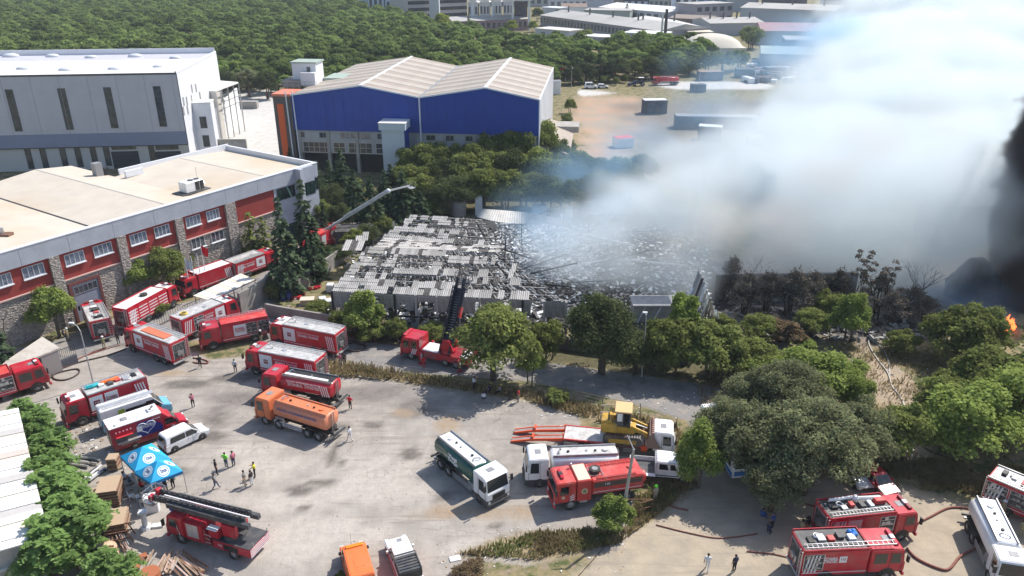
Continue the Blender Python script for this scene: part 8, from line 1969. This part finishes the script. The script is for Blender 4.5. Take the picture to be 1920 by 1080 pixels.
t = thing('rusty_drum','rusty round drum lid lying in the scrap heap at the bottom edge','drum',at(283,1085)); MB().cyl((0,0,0),(0,0,.7),.75,.75,18).build('shell',MATS['orange_rust'],t)
def litter(name,label,reg,n,s,cols_,seed):
    r = random.Random(seed); b = MB()
    for i in range(n):
        u,v = r.uniform(reg[0],reg[2]),r.uniform(reg[1],reg[3]); p = at(u,v); M_ = Matrix.Translation(p + Vector((0,0,.02))) @ Matrix.Rotation(r.uniform(0,6),4,'Z') @ Matrix.Rotation(r.uniform(-.3,.3),4,'X'); w = s*r.uniform(.3,1.3); b.cur = r.randrange(len(cols_)); b.box(-w,w,-w*.5,w*.6,0,w*r.uniform(.05,.5),M_)
    o = b.build(name,cols_); tag(o,label,kind='stuff')
litter('yard_debris','scattered scrap and rubbish in the yard beside the shed',(125,820,250,1060),230,.16,[WHT,WOOD,CONC,RUST,DGREY],3); litter('yard_gravel','scattered pale rubble beside the red truck at the left',(120,770,200,850),120,.14,[CONC,WHT,WOOD],4)
litter('lot_litter','pale litter and stones strewn over the lot edge',(820,985,1180,1078),120,.07,[CONC,WHT,WOOD],5); litter('verge_litter','white litter along the fence verge',(960,735,1330,800),120,.09,[WHT,CONC,WHT],6); litter('lot_pebbles','small stones on the dusty lot',(330,700,1000,1060),260,.045,[CONC,WOOD,DGREY],7)
litter('slope_debris','stones and charred bits on the scorched slope',(1330,600,1760,720),420,.12,[CONC,CHAR,RUST,WHT],8)
t = thing('paper_sheet','crumpled white sheet beside the low weedy bush at the bottom','sheet',at(853,1048),.3); MB().rbox(-.45,.45,-.3,.3,.02,.1,.04).build('sheet',WHT,t)

# ------------------------------------------------------------------ poles, lamps, flags
def lamp(u,v,vt,label,arm=(-.5,.4),h=None,name='street_lamp',rad=.09):
    p = at(u,v); h = h or zat(vt,p.y); t = thing(name,label,'street lamp',p); b = MB(); b.cyl((0,0,0),(0,0,h - .5),rad,rad*.6,8); b.path([(0,0,h - .6),(arm[0]*.3,arm[1]*.3,h - .1),(arm[0],arm[1],h)],rad*.55,6); b.build('pole',mat('galvanised',(.42,.42,.41),.6,metal=.3),t)
    q = MB(); q.rbox(arm[0] - .35,arm[0] + .2,arm[1] - .14,arm[1] + .14,h - .05,h + .1,.04); q.build('lamp_head',WHT,t)
    return t
lamp(176,722,612,'street lamp with a bent neck standing before the factory gate',(-1.2,.8)); lamp(1203,707,590,'slim lamp post on the far roadside beside the dark round tree',(0,.5)); lamp(682,620,522,'slim lamp post in front of the lime green tree',(-.9,.3)); lamp(1071,172,128,'lamp post at the corner of the blue warehouse',(.3,.8)); lamp(1311,158,120,'lamp post in the smoke beside the blue skip',(.3,.8))
p = at(1163,992); t = thing('utility_pole','pale concrete utility pole leaning beside the young tree','pole',p); top = atY(1188,842,p.y - .2) - p; b = MB(); b.cyl((0,0,0),top,.17,.11,8); b.build('pole',CONC,t); MB().bar(top,top + Vector((-.5,.5,1.0)),.07,.07).build('bracket',SILV,t)
q = thing('steel_stand','low steel frame stand in the verge right of the utility pole','frame',at(1198,968)); 
for a_,b_ in (((0,0,0),(0,0,1.4)),((1.2,.5,0),(1.2,.5,1.4)),((0,0,1.4),(1.2,.5,1.4)),((0,0,.7),(1.2,.5,.7)),((1.2,.5,1.4),(-1.0,.4,1.5))): MB().bar(a_,b_,.06,.06).build('bar',RUST,q)
FW_ = mat('flagpole_white',(.7,.7,.7),.4); FR = mat('flag_red',(.62,.01,.02),.7)
for k,(u,v,vt) in enumerate([(359,556,484),(370,551,480),(381,547,476),(390,542,458)]):
    p = at(u,v); h = zat(vt,p.y); t = thing('flagpole','white flagpole at the carport, ' + ['leftmost with a pale folded flag','second from the left without a flag','third from the left without a flag','rightmost with the hanging red flag'][k],'flagpole',p,0,'flagpoles before the factory'); MB().cyl((0,0,0),(0,0,h),.09,.05,8).build('pole',FW_,t)
    if k in (0,3):
        m = MB(); vs = []; 
        for i in range(6):
            x = .05 + .18*i; vs += [(x,.12*math.sin(i*1.6),h - .15 - .12*i),(x*.8,.12*math.sin(i*1.6 + .4),h - 1.5 - .1*i)]
        m.add(vs,[(2*i,2*i + 1,2*i + 3,2*i + 2) for i in range(5)]); m.build('flag',FR if k == 3 else mat('flag_pale',(.5,.53,.58),.7),t)
p = at(396,497); t = thing('hung_flag','red flag with white crescent and star hung at the factory wall','flag',p,wb.rz); MB().box(-.75,.75,-.05,.0,.8,1.7).build('cloth',FR,t); MB().bar((-.8,0,0),(-.8,0,1.8),.05,.05).build('stick',SILV,t); MB().bar((.8,0,0),(.8,0,1.8),.05,.05).build('stick',SILV,t)
vs = []; m = MB()
for k in range(17): a_ = math.radians(40 + 280*k/16); m_ = math.radians(50 + 260*k/16); vs += [(-.15 + .26*math.cos(a_),-.06,1.25 + .26*math.sin(a_)),(-.1 + .2*math.cos(m_),-.06,1.25 + .2*math.sin(m_))]
m.add(vs,[(2*i,2*i + 1,2*i + 3,2*i + 2) for i in range(16)]); m.build('crescent',WHT,t); m = MB(); m.add([(.18 + (.12 if k % 2 == 0 else .05)*math.cos(k*math.pi/5),-.06,1.25 + (.12 if k % 2 == 0 else .05)*math.sin(k*math.pi/5)) for k in range(10)],[tuple(range(10))]); m.build('star',WHT,t)
for u,v,vt,m_,lb in [(1050,158,122,FR,'small far flagpole with a red flag behind the blue warehouse'),(1060,158,126,mat('flag_pale',(.5,.53,.58),.7),'small far flagpole with a pale flag behind the blue warehouse')]:
    p = at(u,v); h = zat(vt,p.y); t = thing('flagpole',lb,'flagpole',p); MB().cyl((0,0,0),(0,0,h),.12,.08,6).build('pole',FW_,t); MB().box(0,1.6,-.03,.03,h - 2,h - .3).build('flag',m_,t)

# ------------------------------------------------------------------ walls, fences, carport, guard house
def wall(label,pts,h,m,th=.3,name='boundary_wall',h2=None):
    P = [at(*p) for p in pts]; t = thing(name,label,'wall',(0,0,0))
    for i in range(len(P) - 1):
        a,b_ = P[i],P[i + 1]; d = (b_ - a); n = Vector((-d.y,d.x,0)).normalized()*th/2; hh0 = h if h2 is None else h + (h2 - h)*i/(len(P) - 1); hh1 = h if h2 is None else h + (h2 - h)*(i + 1)/(len(P) - 1)
        q = MB(); Z = Vector((0,0,1)); q.add([a - n,b_ - n,b_ + n,a + n,a - n + Z*hh0,b_ - n + Z*hh1,b_ + n + Z*hh1,a + n + Z*hh0],[(3,2,1,0),(4,5,6,7),(0,1,5,4),(1,2,6,5),(2,3,7,6),(3,0,4,7)]); q.build('wall_section',m,t)
CW = mat('stained_concrete_wall',(.30,.28,.255),.9,vary=.15,scale=1,bump=.2,dirt=(.12,.11,.10),damt=.6,dscale=.5)
wall('stained concrete wall beside the factory drive, running behind the spruces',[(548,556),(585,532),(620,508),(650,484),(700,455),(740,440)],2.4,CW)
wall('low concrete wall of the junk yard along the road',[(500,592),(540,600),(600,610),(660,622)],1.8,CW)
wall('tall ivy covered retaining wall right of the carport',[(452,588),(475,576),(500,560),(512,545)],3.0,CW,.4)
wall('dark wall behind the roadside bushes below the burnt hall',[(660,622),(760,632),(1060,655),(1290,685)],1.5,mat('dark_wall',(.10,.09,.085),.9))
# junk yard things
t = thing('blue_drums','pair of dark blue drums at the foot of the wall','drum',at(536,562)); MB().cyl((-.35,0,0),(-.35,0,1.1),.35,.35,14).build('drum',mat('drum_blue',(.02,.04,.22),.5),t); MB().cyl((.45,.1,0),(.45,.1,1.1),.35,.35,14).build('drum',MATS['drum_blue'],t)
for k,(u,v,s_,lb) in enumerate([(553,560,.5,'red canister heap right of the blue drums'),(566,552,.3,'small red bundle farther along the wall'),(590,542,.3,'red sack on the wall side path')]):
    t = thing('red_canisters',lb,'canisters',at(u,v)); rr = random.Random(k)
    for i in range(5): MB().rbox(-.25,.25,-.18,.18,0,.4,.05,Matrix.Translation((rr.uniform(-1,1)*s_*2,rr.uniform(-.4,.4),.0))).build('canister',RED,t)
for k,(u,v,lb) in enumerate([(620,546,'white caged liquid tank left of the burnt roof corner, farther one'),(634,548,'white caged liquid tank touching the burnt roof corner'),(606,572,'white caged liquid tank nearer the road'),(618,576,'white caged liquid tank beside the nearer one')]):
    t = thing('caged_tank',lb,'tank',at(u,v),.2*k,'white caged liquid tanks in the junk yard'); MB().rbox(-.5,.5,-.6,.6,.15,1.15,.08).build('tank',PLW,t); q = MB()
    for i in range(5): q.bar((-.52,-.6 + i*.3,.15),(-.52,-.6 + i*.3,1.2),.025,.025); q.bar((.52,-.6 + i*.3,.15),(.52,-.6 + i*.3,1.2),.025,.025)
    for z_ in (.4,.8,1.18): q.bar((-.52,-.62,z_),(.52,-.62,z_),.025,.025)
    q.build('cage',SILV,t); MB().box(-.55,.55,-.65,.65,0,.14).build('pallet',WOOD,t)
t = thing('plywood_box','cream plywood box in the junk yard','box',at(577,570),.1); MB().rbox(-.9,.9,-.6,.6,0,.8,.03).build('box',PLY,t); MB().box(-.95,.95,-.65,.65,.8,.86).build('lid',mat('cream_lid',(.6,.53,.42),.8),t)
litter('junk_litter','boards and scrap on the junk yard floor',(535,560,640,600),90,.3,[WOOD,CONC,WHT,RUST],14)
# white roundish things behind the hall
t = thing('round_tank','rusty topped round tank behind the burnt hall','tank',at(860,402)); MB().cyl((0,0,0),(0,0,2.6),1.4,1.4,20).build('shell',mat('grey_tank',(.33,.30,.27),.8,dirt=(.3,.16,.1),damt=.5),t); MB().cyl((0,0,2.6),(0,0,2.8),1.5,1.4,20).build('lid',ROOFT,t)
for k,(u,v,lb) in enumerate([(898,402,'stack of two white cube tanks behind the burnt hall'),(1005,402,'white container behind the buckled roof, left one'),(1018,402,'white container behind the buckled roof, right one'),(1066,408,'small white cube tank at the end of the buckled roof')]):
    t = thing('cube_tank',lb,'tank',at(u,v)); MB().rbox(-.65,.65,-.6,.6,0,1.9,.1).build('lower_tank',PLW,t)
    if k == 0: MB().rbox(-.65,.65,-.6,.6,2.0,3.7,.1).build('upper_tank',PLW,t)
t = thing('hall_skip','grey corrugated lean to at the left end of the burnt hall','shed',at(672,462),.1); MB().box(-3.5,2.5,-1,3,0,3).build('wall',CHAR,t)
# carport
cz = 2.6
K = [at(362,555,cz),at(393,564,cz),at(480,524,cz),at(452,513,cz)]
t = thing('carport','carport with a white striped sheet roof below the flagpoles','carport',(0,0,0)); n_ = 13
for i in range(n_):
    a,b_ = K[0].lerp(K[3],i/n_),K[1].lerp(K[2],i/n_); a2,b2 = K[0].lerp(K[3],(i + .9)/n_),K[1].lerp(K[2],(i + .9)/n_); Zz = Vector((0,0,.06)); q = MB(); q.add([a,b_,b2,a2,a + Zz,b_ + Zz,b2 + Zz,a2 + Zz],[(3,2,1,0),(4,5,6,7),(0,1,5,4),(1,2,6,5),(2,3,7,6),(3,0,4,7)]); q.build('roof_sheet',cols[0] if i % 3 else cols[1],t)
MB().bar(K[0] - Vector((0,0,.06)),K[3] - Vector((0,0,.06)),.1,.1).build('beam',SILV,t); MB().bar(K[1] - Vector((0,0,.06)),K[2] - Vector((0,0,.06)),.1,.1).build('beam',SILV,t)
for a,b_ in ((K[0],K[3]),(K[1],K[2])):
    for f in (.03,.5,.97): p = a.lerp(b_,f); MB().bar((p.x,p.y,0),(p.x,p.y,cz - .1),.1,.1).build('post',SILV,t)
# guard house with flat pale roof and the dark gate wall
gz = 2.7
K = [at(-10,715,gz),at(8,682,gz),at(80,634,gz),at(113,655,gz),at(66,674,gz),at(10,700,gz)]
t = thing('guard_house','guard house with a stained pale flat roof at the left edge','building',(0,0,0)); q = MB(); q.add([p for p in K] + [p + Vector((0,0,.2)) for p in K],[tuple(range(5,-1,-1)),tuple(range(6,12))] + [(i,(i + 1) % 6,6 + (i + 1) % 6,6 + i) for i in range(6)])
q.build('roof',mat('stained_pale_roof',(.50,.46,.41),.85,vary=.08,dirt=(.25,.2,.16),damt=.6,dscale=.6),t)
cK = sum(K,Vector())/6; q = MB(); inn = [(p - cK)*.93 + cK for p in K]; q.add([Vector((p.x,p.y,0)) for p in inn] + [Vector((p.x,p.y,gz)) for p in inn],[(i,(i + 1) % 6,6 + (i + 1) % 6,6 + i) for i in range(6)]); q.build('wall',mat('guard_wall',(.28,.26,.25),.85),t)
DW = mat('dark_blue_grey_wall',(.085,.09,.11),.8,vary=.1)
g0,g1 = at(72,708),at(146,678); d = (g1 - g0); t = thing('gate_wall','dark low wall with an iron fence and a red sign in front of the guard house','wall',g0,math.atan2(d.y,d.x)); l = d.length
MB().box(0,l,-.15,.15,0,1.0).build('wall',DW,t); MB().box(0,l*.3,-.16,.16,1.0,2.1).build('wall',DW,t)
sg = MB(); sg.box(l*.18,l*.52,-.2,-.14,1.2,1.75); sg.build('sign',mat('sign_red',(.35,.03,.03),.6),t);
for k in range(16): x_ = l*.3 + l*.7*k/15; MB().bar((x_,0,1.0),(x_,0,2.3),.035,.035).build('bar',BLK,t)
MB().bar((l*.3,0,2.25),(l,0,2.25),.05,.05).build('rail',BLK,t)
# iron sliding gate pieces
def railing(label,pts,h,gap=.35,name='iron_fence',m=BLK):
    P = [at(*p) for p in pts]; t = thing(name,label,'fence',(0,0,0))
    for i in range(len(P) - 1):
        a,b_ = P[i],P[i + 1]; l = (b_ - a).length; n = max(1,int(l/gap))
        for k in range(n): p = a.lerp(b_,k/n); MB().bar(p,p + Vector((0,0,h)),.03,.03).build('bar',m,t)
        for z_ in (.15,h): MB().bar(a + Vector((0,0,z_)),b_ + Vector((0,0,z_)),.05,.05).build('rail',m,t)
railing('black iron fence between the two fire trucks by the gate',[(292,615),(318,602),(345,590)],1.6); railing('black iron fence below the carport',[(345,592),(372,580),(400,570)],1.4)
railing('black iron gate leaf at the end of the junk yard wall',[(497,596),(506,590)],2.0)
# wire fence with posts along the verge
def wirefence(label,pts,h=1.7,step=2.6,seed=1):
    P = [at(*p) for p in pts]; t = thing('wire_fence',label,'fence',(0,0,0)); r = random.Random(seed); tops = []
    for i in range(len(P) - 1):
        a,b_ = P[i],P[i + 1]; l = (b_ - a).length; n = max(1,int(l/step))
        for k in range(n + (i == len(P) - 2)): p = a.lerp(b_,k/n); top = p + Vector((r.uniform(-.12,.12),r.uniform(-.12,.12),h*r.uniform(.92,1.05))); MB().bar(p,top,.07,.07).build('post',mat('fence_post',(.16,.14,.12),.8),t); tops.append((p,top))
    for z_ in (.25,.5,.75,.97):
        for (p0,t0),(p1,t1) in zip(tops,tops[1:]): MB().bar(p0.lerp(t0,z_),p1.lerp(t1,z_),.02,.02).build('wire',mat('fence_wire',(.22,.21,.2),.7),t)
wirefence('sagging wire fence with thin posts along the road verge',[(628,690),(700,700),(780,712),(860,722),(930,728),(985,738),(1060,752),(1130,768),(1200,782),(1268,806)])
wirefence('short wire fence on the scorched slope',[(1395,690),(1440,680)],1.4,2.0,3)

# ------------------------------------------------------------------ hoses
HR = mat('red_hose',(.22,.07,.05),.7,vary=.1); HW = mat('white_hose',(.55,.53,.48),.7,vary=.1); HD = mat('dark_hose',(.07,.045,.04),.7)
def hose(label,pts,m,r=.07,smooth=6):
    P = [at(*p) for p in pts]; Q = []
    for i in range(len(P) - 1):
        p0,p1,p2,p3 = P[max(i - 1,0)],P[i],P[i + 1],P[min(i + 2,len(P) - 1)]
        for k in range(smooth):
            t = k/smooth; Q.append(.5*((2*p1) + (-p0 + p2)*t + (2*p0 - 5*p1 + 4*p2 - p3)*t*t + (-p0 + 3*p1 - 3*p2 + p3)*t ** 3))
    Q.append(P[-1]); Q = [q + Vector((0,0,r + .02)) for q in Q]; tag(MB().path(Q,r,6).build('fire_hose',m,None,True),label,'hose')
hose('dark red hose loop on the lot before the guard house',[(90,712),(110,700),(145,693),(147,702),(125,713),(103,712),(100,702),(115,693),(150,680),(200,668),(237,655)],HD,.08)
hose('red hose running from the guard house wall to the lot',[(95,704),(130,684),(160,668),(200,652)],HR)
hose('dark hose ring on the road right of the roadside tanker',[(640,652),(660,644),(682,649),(683,656),(665,660),(645,657),(640,650),(632,648)],HD,.09); hose('long dark hose along the far edge of the road',[(634,640),(680,641),(720,645),(752,650)],HD); hose('white hose trailing from the roadside tanker onto the verge',[(610,690),(625,697),(645,695),(660,688)],HW,.06)
hose('white hose bent into a triangle on the lot edge',[(640,706),(660,704),(680,709),(708,711),(700,700),(682,690)],HW,.09); hose('red hose curl behind the truck with the faded roof trough',[(362,672),(385,676),(390,682),(372,682),(362,680)],HR)
hose('red hose from the oak shade to the truck with the folded arm',[(1505,945),(1530,952),(1550,968)],HR); hose('red hose from the folded arm truck to the white tanker at the right edge',[(1715,985),(1745,970),(1775,955),(1800,953),(1825,957)],HR,.09); hose('brown hose sagging between the 112 pumper and the white tanker',[(1700,1030),(1720,1050),(1760,1068),(1780,1068),(1800,1045),(1828,1030)],HR,.1)
hose('white hose up the sandy path',[(1708,868),(1712,840),(1712,810),(1690,750),(1672,725),(1664,700),(1645,675),(1630,650),(1626,630),(1612,616)],HW,.08); hose('dark hose beside the white hose on the path',[(1715,820),(1740,845),(1780,860),(1830,890),(1870,915)],HD,.07); hose('pale hose in the scorched clearing',[(1668,705),(1666,680),(1655,655),(1630,635)],HW,.06)
hose('red hose at the rear of the old pumper',[(1222,925),(1240,935),(1258,950),(1290,958)],HR); hose('dark red hose in the oak shadow',[(1230,985),(1290,1000),(1350,1010),(1420,1002)],HR,.05); hose('thin cable shadowed across the lower lot',[(1163,992),(1130,1030),(1085,1080)],HD,.03); hose('dark hose from the oak to the 112 pumper',[(1400,1035),(1450,1040),(1490,1050)],HR,.05)
hose('red hose from the reel at the guard house up to the factory',[(150,672),(200,655),(225,648)],HR,.05)
# ------------------------------------------------------------------ smoke
def smoke(name,label,lo,hi,res,puffs,nscale,warp,mcol,dens,aniso=0.1,cut=.12,seed=0.,nmix=1.4,clampt=None,amp=0,edge_=(.3,.8)):
    """puffs: (x, y, z, rx, ry, rz, strength). A real volume whose density is a sum of soft puffs torn by turbulence."""
    g = bpy.data.node_groups.new(name,'GeometryNodeTree'); g.interface.new_socket('Geometry',in_out='OUTPUT',socket_type='NodeSocketGeometry')
    n = g.nodes; L = g.links
    def N(t,**k):
        x = n.new(t)
        for a,b_ in k.items(): setattr(x,a,b_)
        return x
    def M(op,a,b_=None,c=None):
        x = N('ShaderNodeMath',operation=op)
        for i,k in enumerate((a,b_,c)):
            if k is None: continue
            if isinstance(k,(int,float)): x.inputs[i].default_value = k
            else: L.new(k,x.inputs[i])
        return x.outputs[0]
    pos = N('GeometryNodeInputPosition').outputs[0]
    def noise(sc,det=4,rg=.55,color=False,vec=None):
        x = N('ShaderNodeTexNoise'); x.noise_dimensions = '4D'; x.inputs['W'].default_value = seed
        x.inputs['Scale'].default_value = sc; x.inputs['Detail'].default_value = det; x.inputs['Roughness'].default_value = rg
        L.new(vec or pos,x.inputs['Vector']); return x.outputs['Color' if color else 'Fac']
    w = N('ShaderNodeVectorMath',operation='SUBTRACT'); L.new(noise(nscale*.6,3,.55,True),w.inputs[0]); w.inputs[1].default_value = (.5,.5,.5)
    ws = N('ShaderNodeVectorMath',operation='SCALE'); L.new(w.outputs[0],ws.inputs[0]); ws.inputs['Scale'].default_value = warp
    wp = N('ShaderNodeVectorMath',operation='ADD'); L.new(pos,wp.inputs[0]); L.new(ws.outputs[0],wp.inputs[1]); P = wp.outputs[0]
    tot = None
    for x,y,z,rx,ry,rz,s_ in puffs:
        a = N('ShaderNodeVectorMath',operation='SUBTRACT'); L.new(P,a.inputs[0]); a.inputs[1].default_value = (x,y,z)
        d = N('ShaderNodeVectorMath',operation='DIVIDE'); L.new(a.outputs[0],d.inputs[0]); d.inputs[1].default_value = (rx,ry,rz)
        l = N('ShaderNodeVectorMath',operation='LENGTH'); L.new(d.outputs[0],l.inputs[0])
        r = N('ShaderNodeMapRange'); r.interpolation_type = 'SMOOTHSTEP'
        r.inputs['From Min'].default_value = 1; r.inputs['From Max'].default_value = .15; r.inputs['To Min'].default_value = 0; r.inputs['To Max'].default_value = s_
        L.new(l.outputs['Value'],r.inputs['Value'])
        tot = r.outputs[0] if tot is None else M('ADD',tot,r.outputs[0])
    if clampt: tot = M('MINIMUM',tot,clampt)
    nz = N('ShaderNodeMapRange'); nz.inputs['From Min'].default_value = .38; nz.inputs['From Max'].default_value = .60; nz.inputs['To Min'].default_value = 0; nz.inputs['To Max'].default_value = nmix
    L.new(noise(nscale,7,.62),nz.inputs['Value'])
    if amp:                                                    # billows: the puff surface pushed in and out by turbulence
        q = M('ADD',tot,M('MULTIPLY',M('SUBTRACT',noise(nscale,7,.62),.5),amp))
        sm_ = N('ShaderNodeMapRange'); sm_.interpolation_type = 'SMOOTHSTEP'; sm_.inputs['From Min'].default_value = edge_[0]; sm_.inputs['From Max'].default_value = edge_[1]; sm_.inputs['To Max'].default_value = 1.0
        L.new(q,sm_.inputs['Value']); d = M('MULTIPLY',M('MULTIPLY',sm_.outputs[0],M('GREATER_THAN',tot,.002)),dens)
    else:
        d = M('MULTIPLY',tot,nz.outputs[0]); d = M('MAXIMUM',M('SUBTRACT',d,cut),0.)
        d = M('MULTIPLY',d,dens)
    vc = N('GeometryNodeVolumeCube')
    L.new(d,vc.inputs['Density']); vc.inputs['Min'].default_value = lo; vc.inputs['Max'].default_value = hi
    for k,r_ in zip('XYZ',res): vc.inputs['Resolution ' + k].default_value = r_
    sm = N('GeometryNodeSetMaterial'); L.new(vc.outputs[0],sm.inputs[0]); sm.inputs['Material'].default_value = mcol
    o_ = N('NodeGroupOutput'); L.new(sm.outputs[0],o_.inputs[0])
    me = bpy.data.meshes.new(name); me.materials.append(mcol)
    ob = link(me,name); tag(ob,label,'smoke',kind='stuff')
    md = ob.modifiers.new('volume','NODES'); md.node_group = g
    return ob

def vmat(name,scat,absorb,aniso):
    m = bpy.data.materials.new(name); m.use_nodes = True; nt = m.node_tree; nt.nodes.clear(); L = nt.links
    at_ = nod(nt,'ShaderNodeAttribute'); at_.attribute_name = 'density'
    pv = nod(nt,'ShaderNodeVolumePrincipled'); pv.inputs['Density Attribute'].default_value = ''
    pv.inputs['Color'].default_value = (*scat,1); pv.inputs['Absorption Color'].default_value = (*absorb,1); pv.inputs['Anisotropy'].default_value = aniso
    L.new(at_.outputs['Fac'],pv.inputs['Density'])
    o = nod(nt,'ShaderNodeOutputMaterial'); L.new(pv.outputs[0],o.inputs['Volume'])
    m.cycles.volume_interpolation = 'LINEAR'
    return m
WS = vmat('pale_smoke',(.90,.95,.97),(.0,.0,.0),.0)
TS = vmat('thin_blue_smoke',(.50,.76,1.0),(0,0,0),.0)
def pf(u,v,Y,rx,ry,rz,s_=1.):
    p = atY(u,v,Y); return (p.x,p.y,p.z,rx,ry,rz,s_)
def pz(u,v,z,rx,ry,rz,s_=1.):          # puff whose centre floats at height z
    p = at(u,v,z); return (p.x,p.y,p.z,rx,ry,rz,s_)
# the smoke drifts away from the camera as a low rolling layer, its sunlit top in view
white = [
 pz(1050,480,5,8,7,6,1.0),pz(1110,430,7,10,8,7,1.2),pz(1150,360,8,11,10,7,1.0),pz(1130,510,4,9,7,6,1.4),pz(1210,510,5,9,7,7,1.4),pz(1290,530,4,9,6,6,1.3),pz(1200,480,6,9,8,7,1.3),pz(1290,470,7,10,9,8,1.2),pz(1380,460,7,10,9,8,1.2),pz(1470,470,6,9,8,7,1.1),pz(1560,450,7,10,9,8,1.2),pz(1650,470,7,9,8,9,1.4),pz(1740,450,8,10,9,9,1.4),pz(1800,420,10,10,9,9,1.2),
 pz(1660,420,8,13,11,9,1.8),pz(1560,410,8,12,11,9,1.6),pz(1640,490,4,9,6,6,1.6),pz(1720,500,4,8,6,6,1.6),pz(1780,470,6,8,7,7,1.6),pz(1210,400,8,12,12,8,.8),pz(1320,380,10,14,14,10,1.1),pz(1430,380,11,15,14,11,1.2),pz(1550,370,12,15,14,11,1.2),pz(1670,370,12,15,14,11,1.2),pz(1780,360,13,14,14,12,1.2),
 pz(1270,310,9,14,16,8,.6),pz(1400,300,12,18,18,11,1.0),pz(1530,290,14,19,18,12,1.2),pz(1660,290,14,20,18,12,1.2),pz(1790,280,14,20,18,12,1.2),pz(1900,280,14,16,18,12,1.2),
 pz(1490,220,13,22,24,10,.8),pz(1620,210,15,24,24,13,1.2),pz(1760,200,15,26,24,13,1.2),pz(1900,200,15,26,24,13,1.2),
 pz(1590,140,15,28,32,12,1.0),pz(1720,130,16,34,34,14,1.2),pz(1860,130,16,36,34,14,1.2),pz(1630,75,18,34,40,13,1.1),pz(1760,70,18,44,44,15,1.2),pz(1900,70,18,46,44,15,1.2),
 pz(1670,15,22,44,50,16,1.1),pz(1800,10,22,56,54,17,1.2),pz(1940,10,22,60,54,17,1.2)]
smoke('white_smoke','pale blue white smoke pouring from the burnt halls',(-12,86,0),(240,400,44),(240,296,44),white,.075,15.,WS,.11,clampt=1.1,amp=3.0,edge_=(.28,1.15))
thin = [pf(1010,430,110,12,10,8,.6),pf(1100,420,114,14,12,9,.9),pf(1050,500,104,10,8,6,.6),pf(960,380,128,10,10,9,.4),pf(1060,330,135,12,14,9,.6),pf(1140,300,140,14,14,9,.8),pf(1230,260,150,16,16,9,.8),
 pf(1120,240,165,14,16,7,.35),pf(1330,200,185,26,22,9,.6),pf(1430,150,210,28,26,12,.8),pf(1520,90,250,30,30,14,.9),pf(1340,120,250,26,26,9,.4),pf(1200,420,116,14,12,9,.8),pf(1400,300,160,26,22,10,.8),
 pf(1420,560,98,8,7,5,.9),pf(1500,560,99,9,7,5,.7),pf(1370,590,93,6,6,4,.6),pf(1830,570,96,7,5,5,1.8),pf(1860,610,90,4,4,4,1.8),pf(1780,550,98,7,6,5,1.1)]
smoke('thin_smoke','thin blue smoke drifting over the thicket and the far field',(-12,84,0),(118,290,46),(104,150,46),thin,.07,16.,TS,.046,seed=7.,nmix=1.5)
MS = vmat('brown_grey_smoke',(.78,.735,.71),(0,0,0),.0)
brown = [pz(1340,430,12,7,7,5,1.),pz(1480,420,12,8,7,6,1.),pz(1560,330,17,9,9,6,1.),pz(1640,260,20,10,10,7,1.),pz(1700,470,11,6,6,6,.8),pz(1240,470,9,6,6,5,.7),pz(1430,500,6,8,6,5,.8),pz(1780,230,20,12,12,8,.8),pz(1850,330,16,7,7,7,1.1)]
smoke('brown_smoke','brownish grey billows inside the white smoke',(14,90,0),(130,200,40),(116,110,40),brown,.1,8.,MS,.06,seed=11.,amp=2.0,edge_=(.3,.9))
BS = vmat('black_smoke',(.13,.115,.115),(0,0,0),.0)
black = [pf(1905,575,97,4.5,5,5,1.2),pf(1900,510,98,4.2,5,5,1.4),pf(1912,430,100,5.2,6,6,1.4),pf(1925,350,102,5,6,6,1.3),pf(1945,275,104,5,6,6,1.2),pf(1970,210,106,5.5,7,6,1.0),pf(1965,500,99,7,6,7,1.2),pf(1965,400,100,7,6,7,1.2)]
smoke('black_smoke','dense black smoke plume rising at the edge of the fire',(50,86,0),(92,118,46),(126,96,138),black,.26,4.,BS,1.8,seed=3.,amp=2.4,edge_=(.3,.9))

hz = bpy.data.materials.new('thin_air'); hz.use_nodes = True; nt = hz.node_tree; nt.nodes.clear()
pv = nod(nt,'ShaderNodeVolumePrincipled'); pv.inputs['Color'].default_value = (.80,.90,1,1); pv.inputs['Density'].default_value = .00014; pv.inputs['Density Attribute'].default_value = ''
om = nod(nt,'ShaderNodeOutputMaterial'); nt.links.new(pv.outputs[0],om.inputs['Volume'])
tag(MB().box(-2600,2600,-140,5100,-1.2,54).build('haze',hz),'thin summer haze over the whole district',kind='stuff')
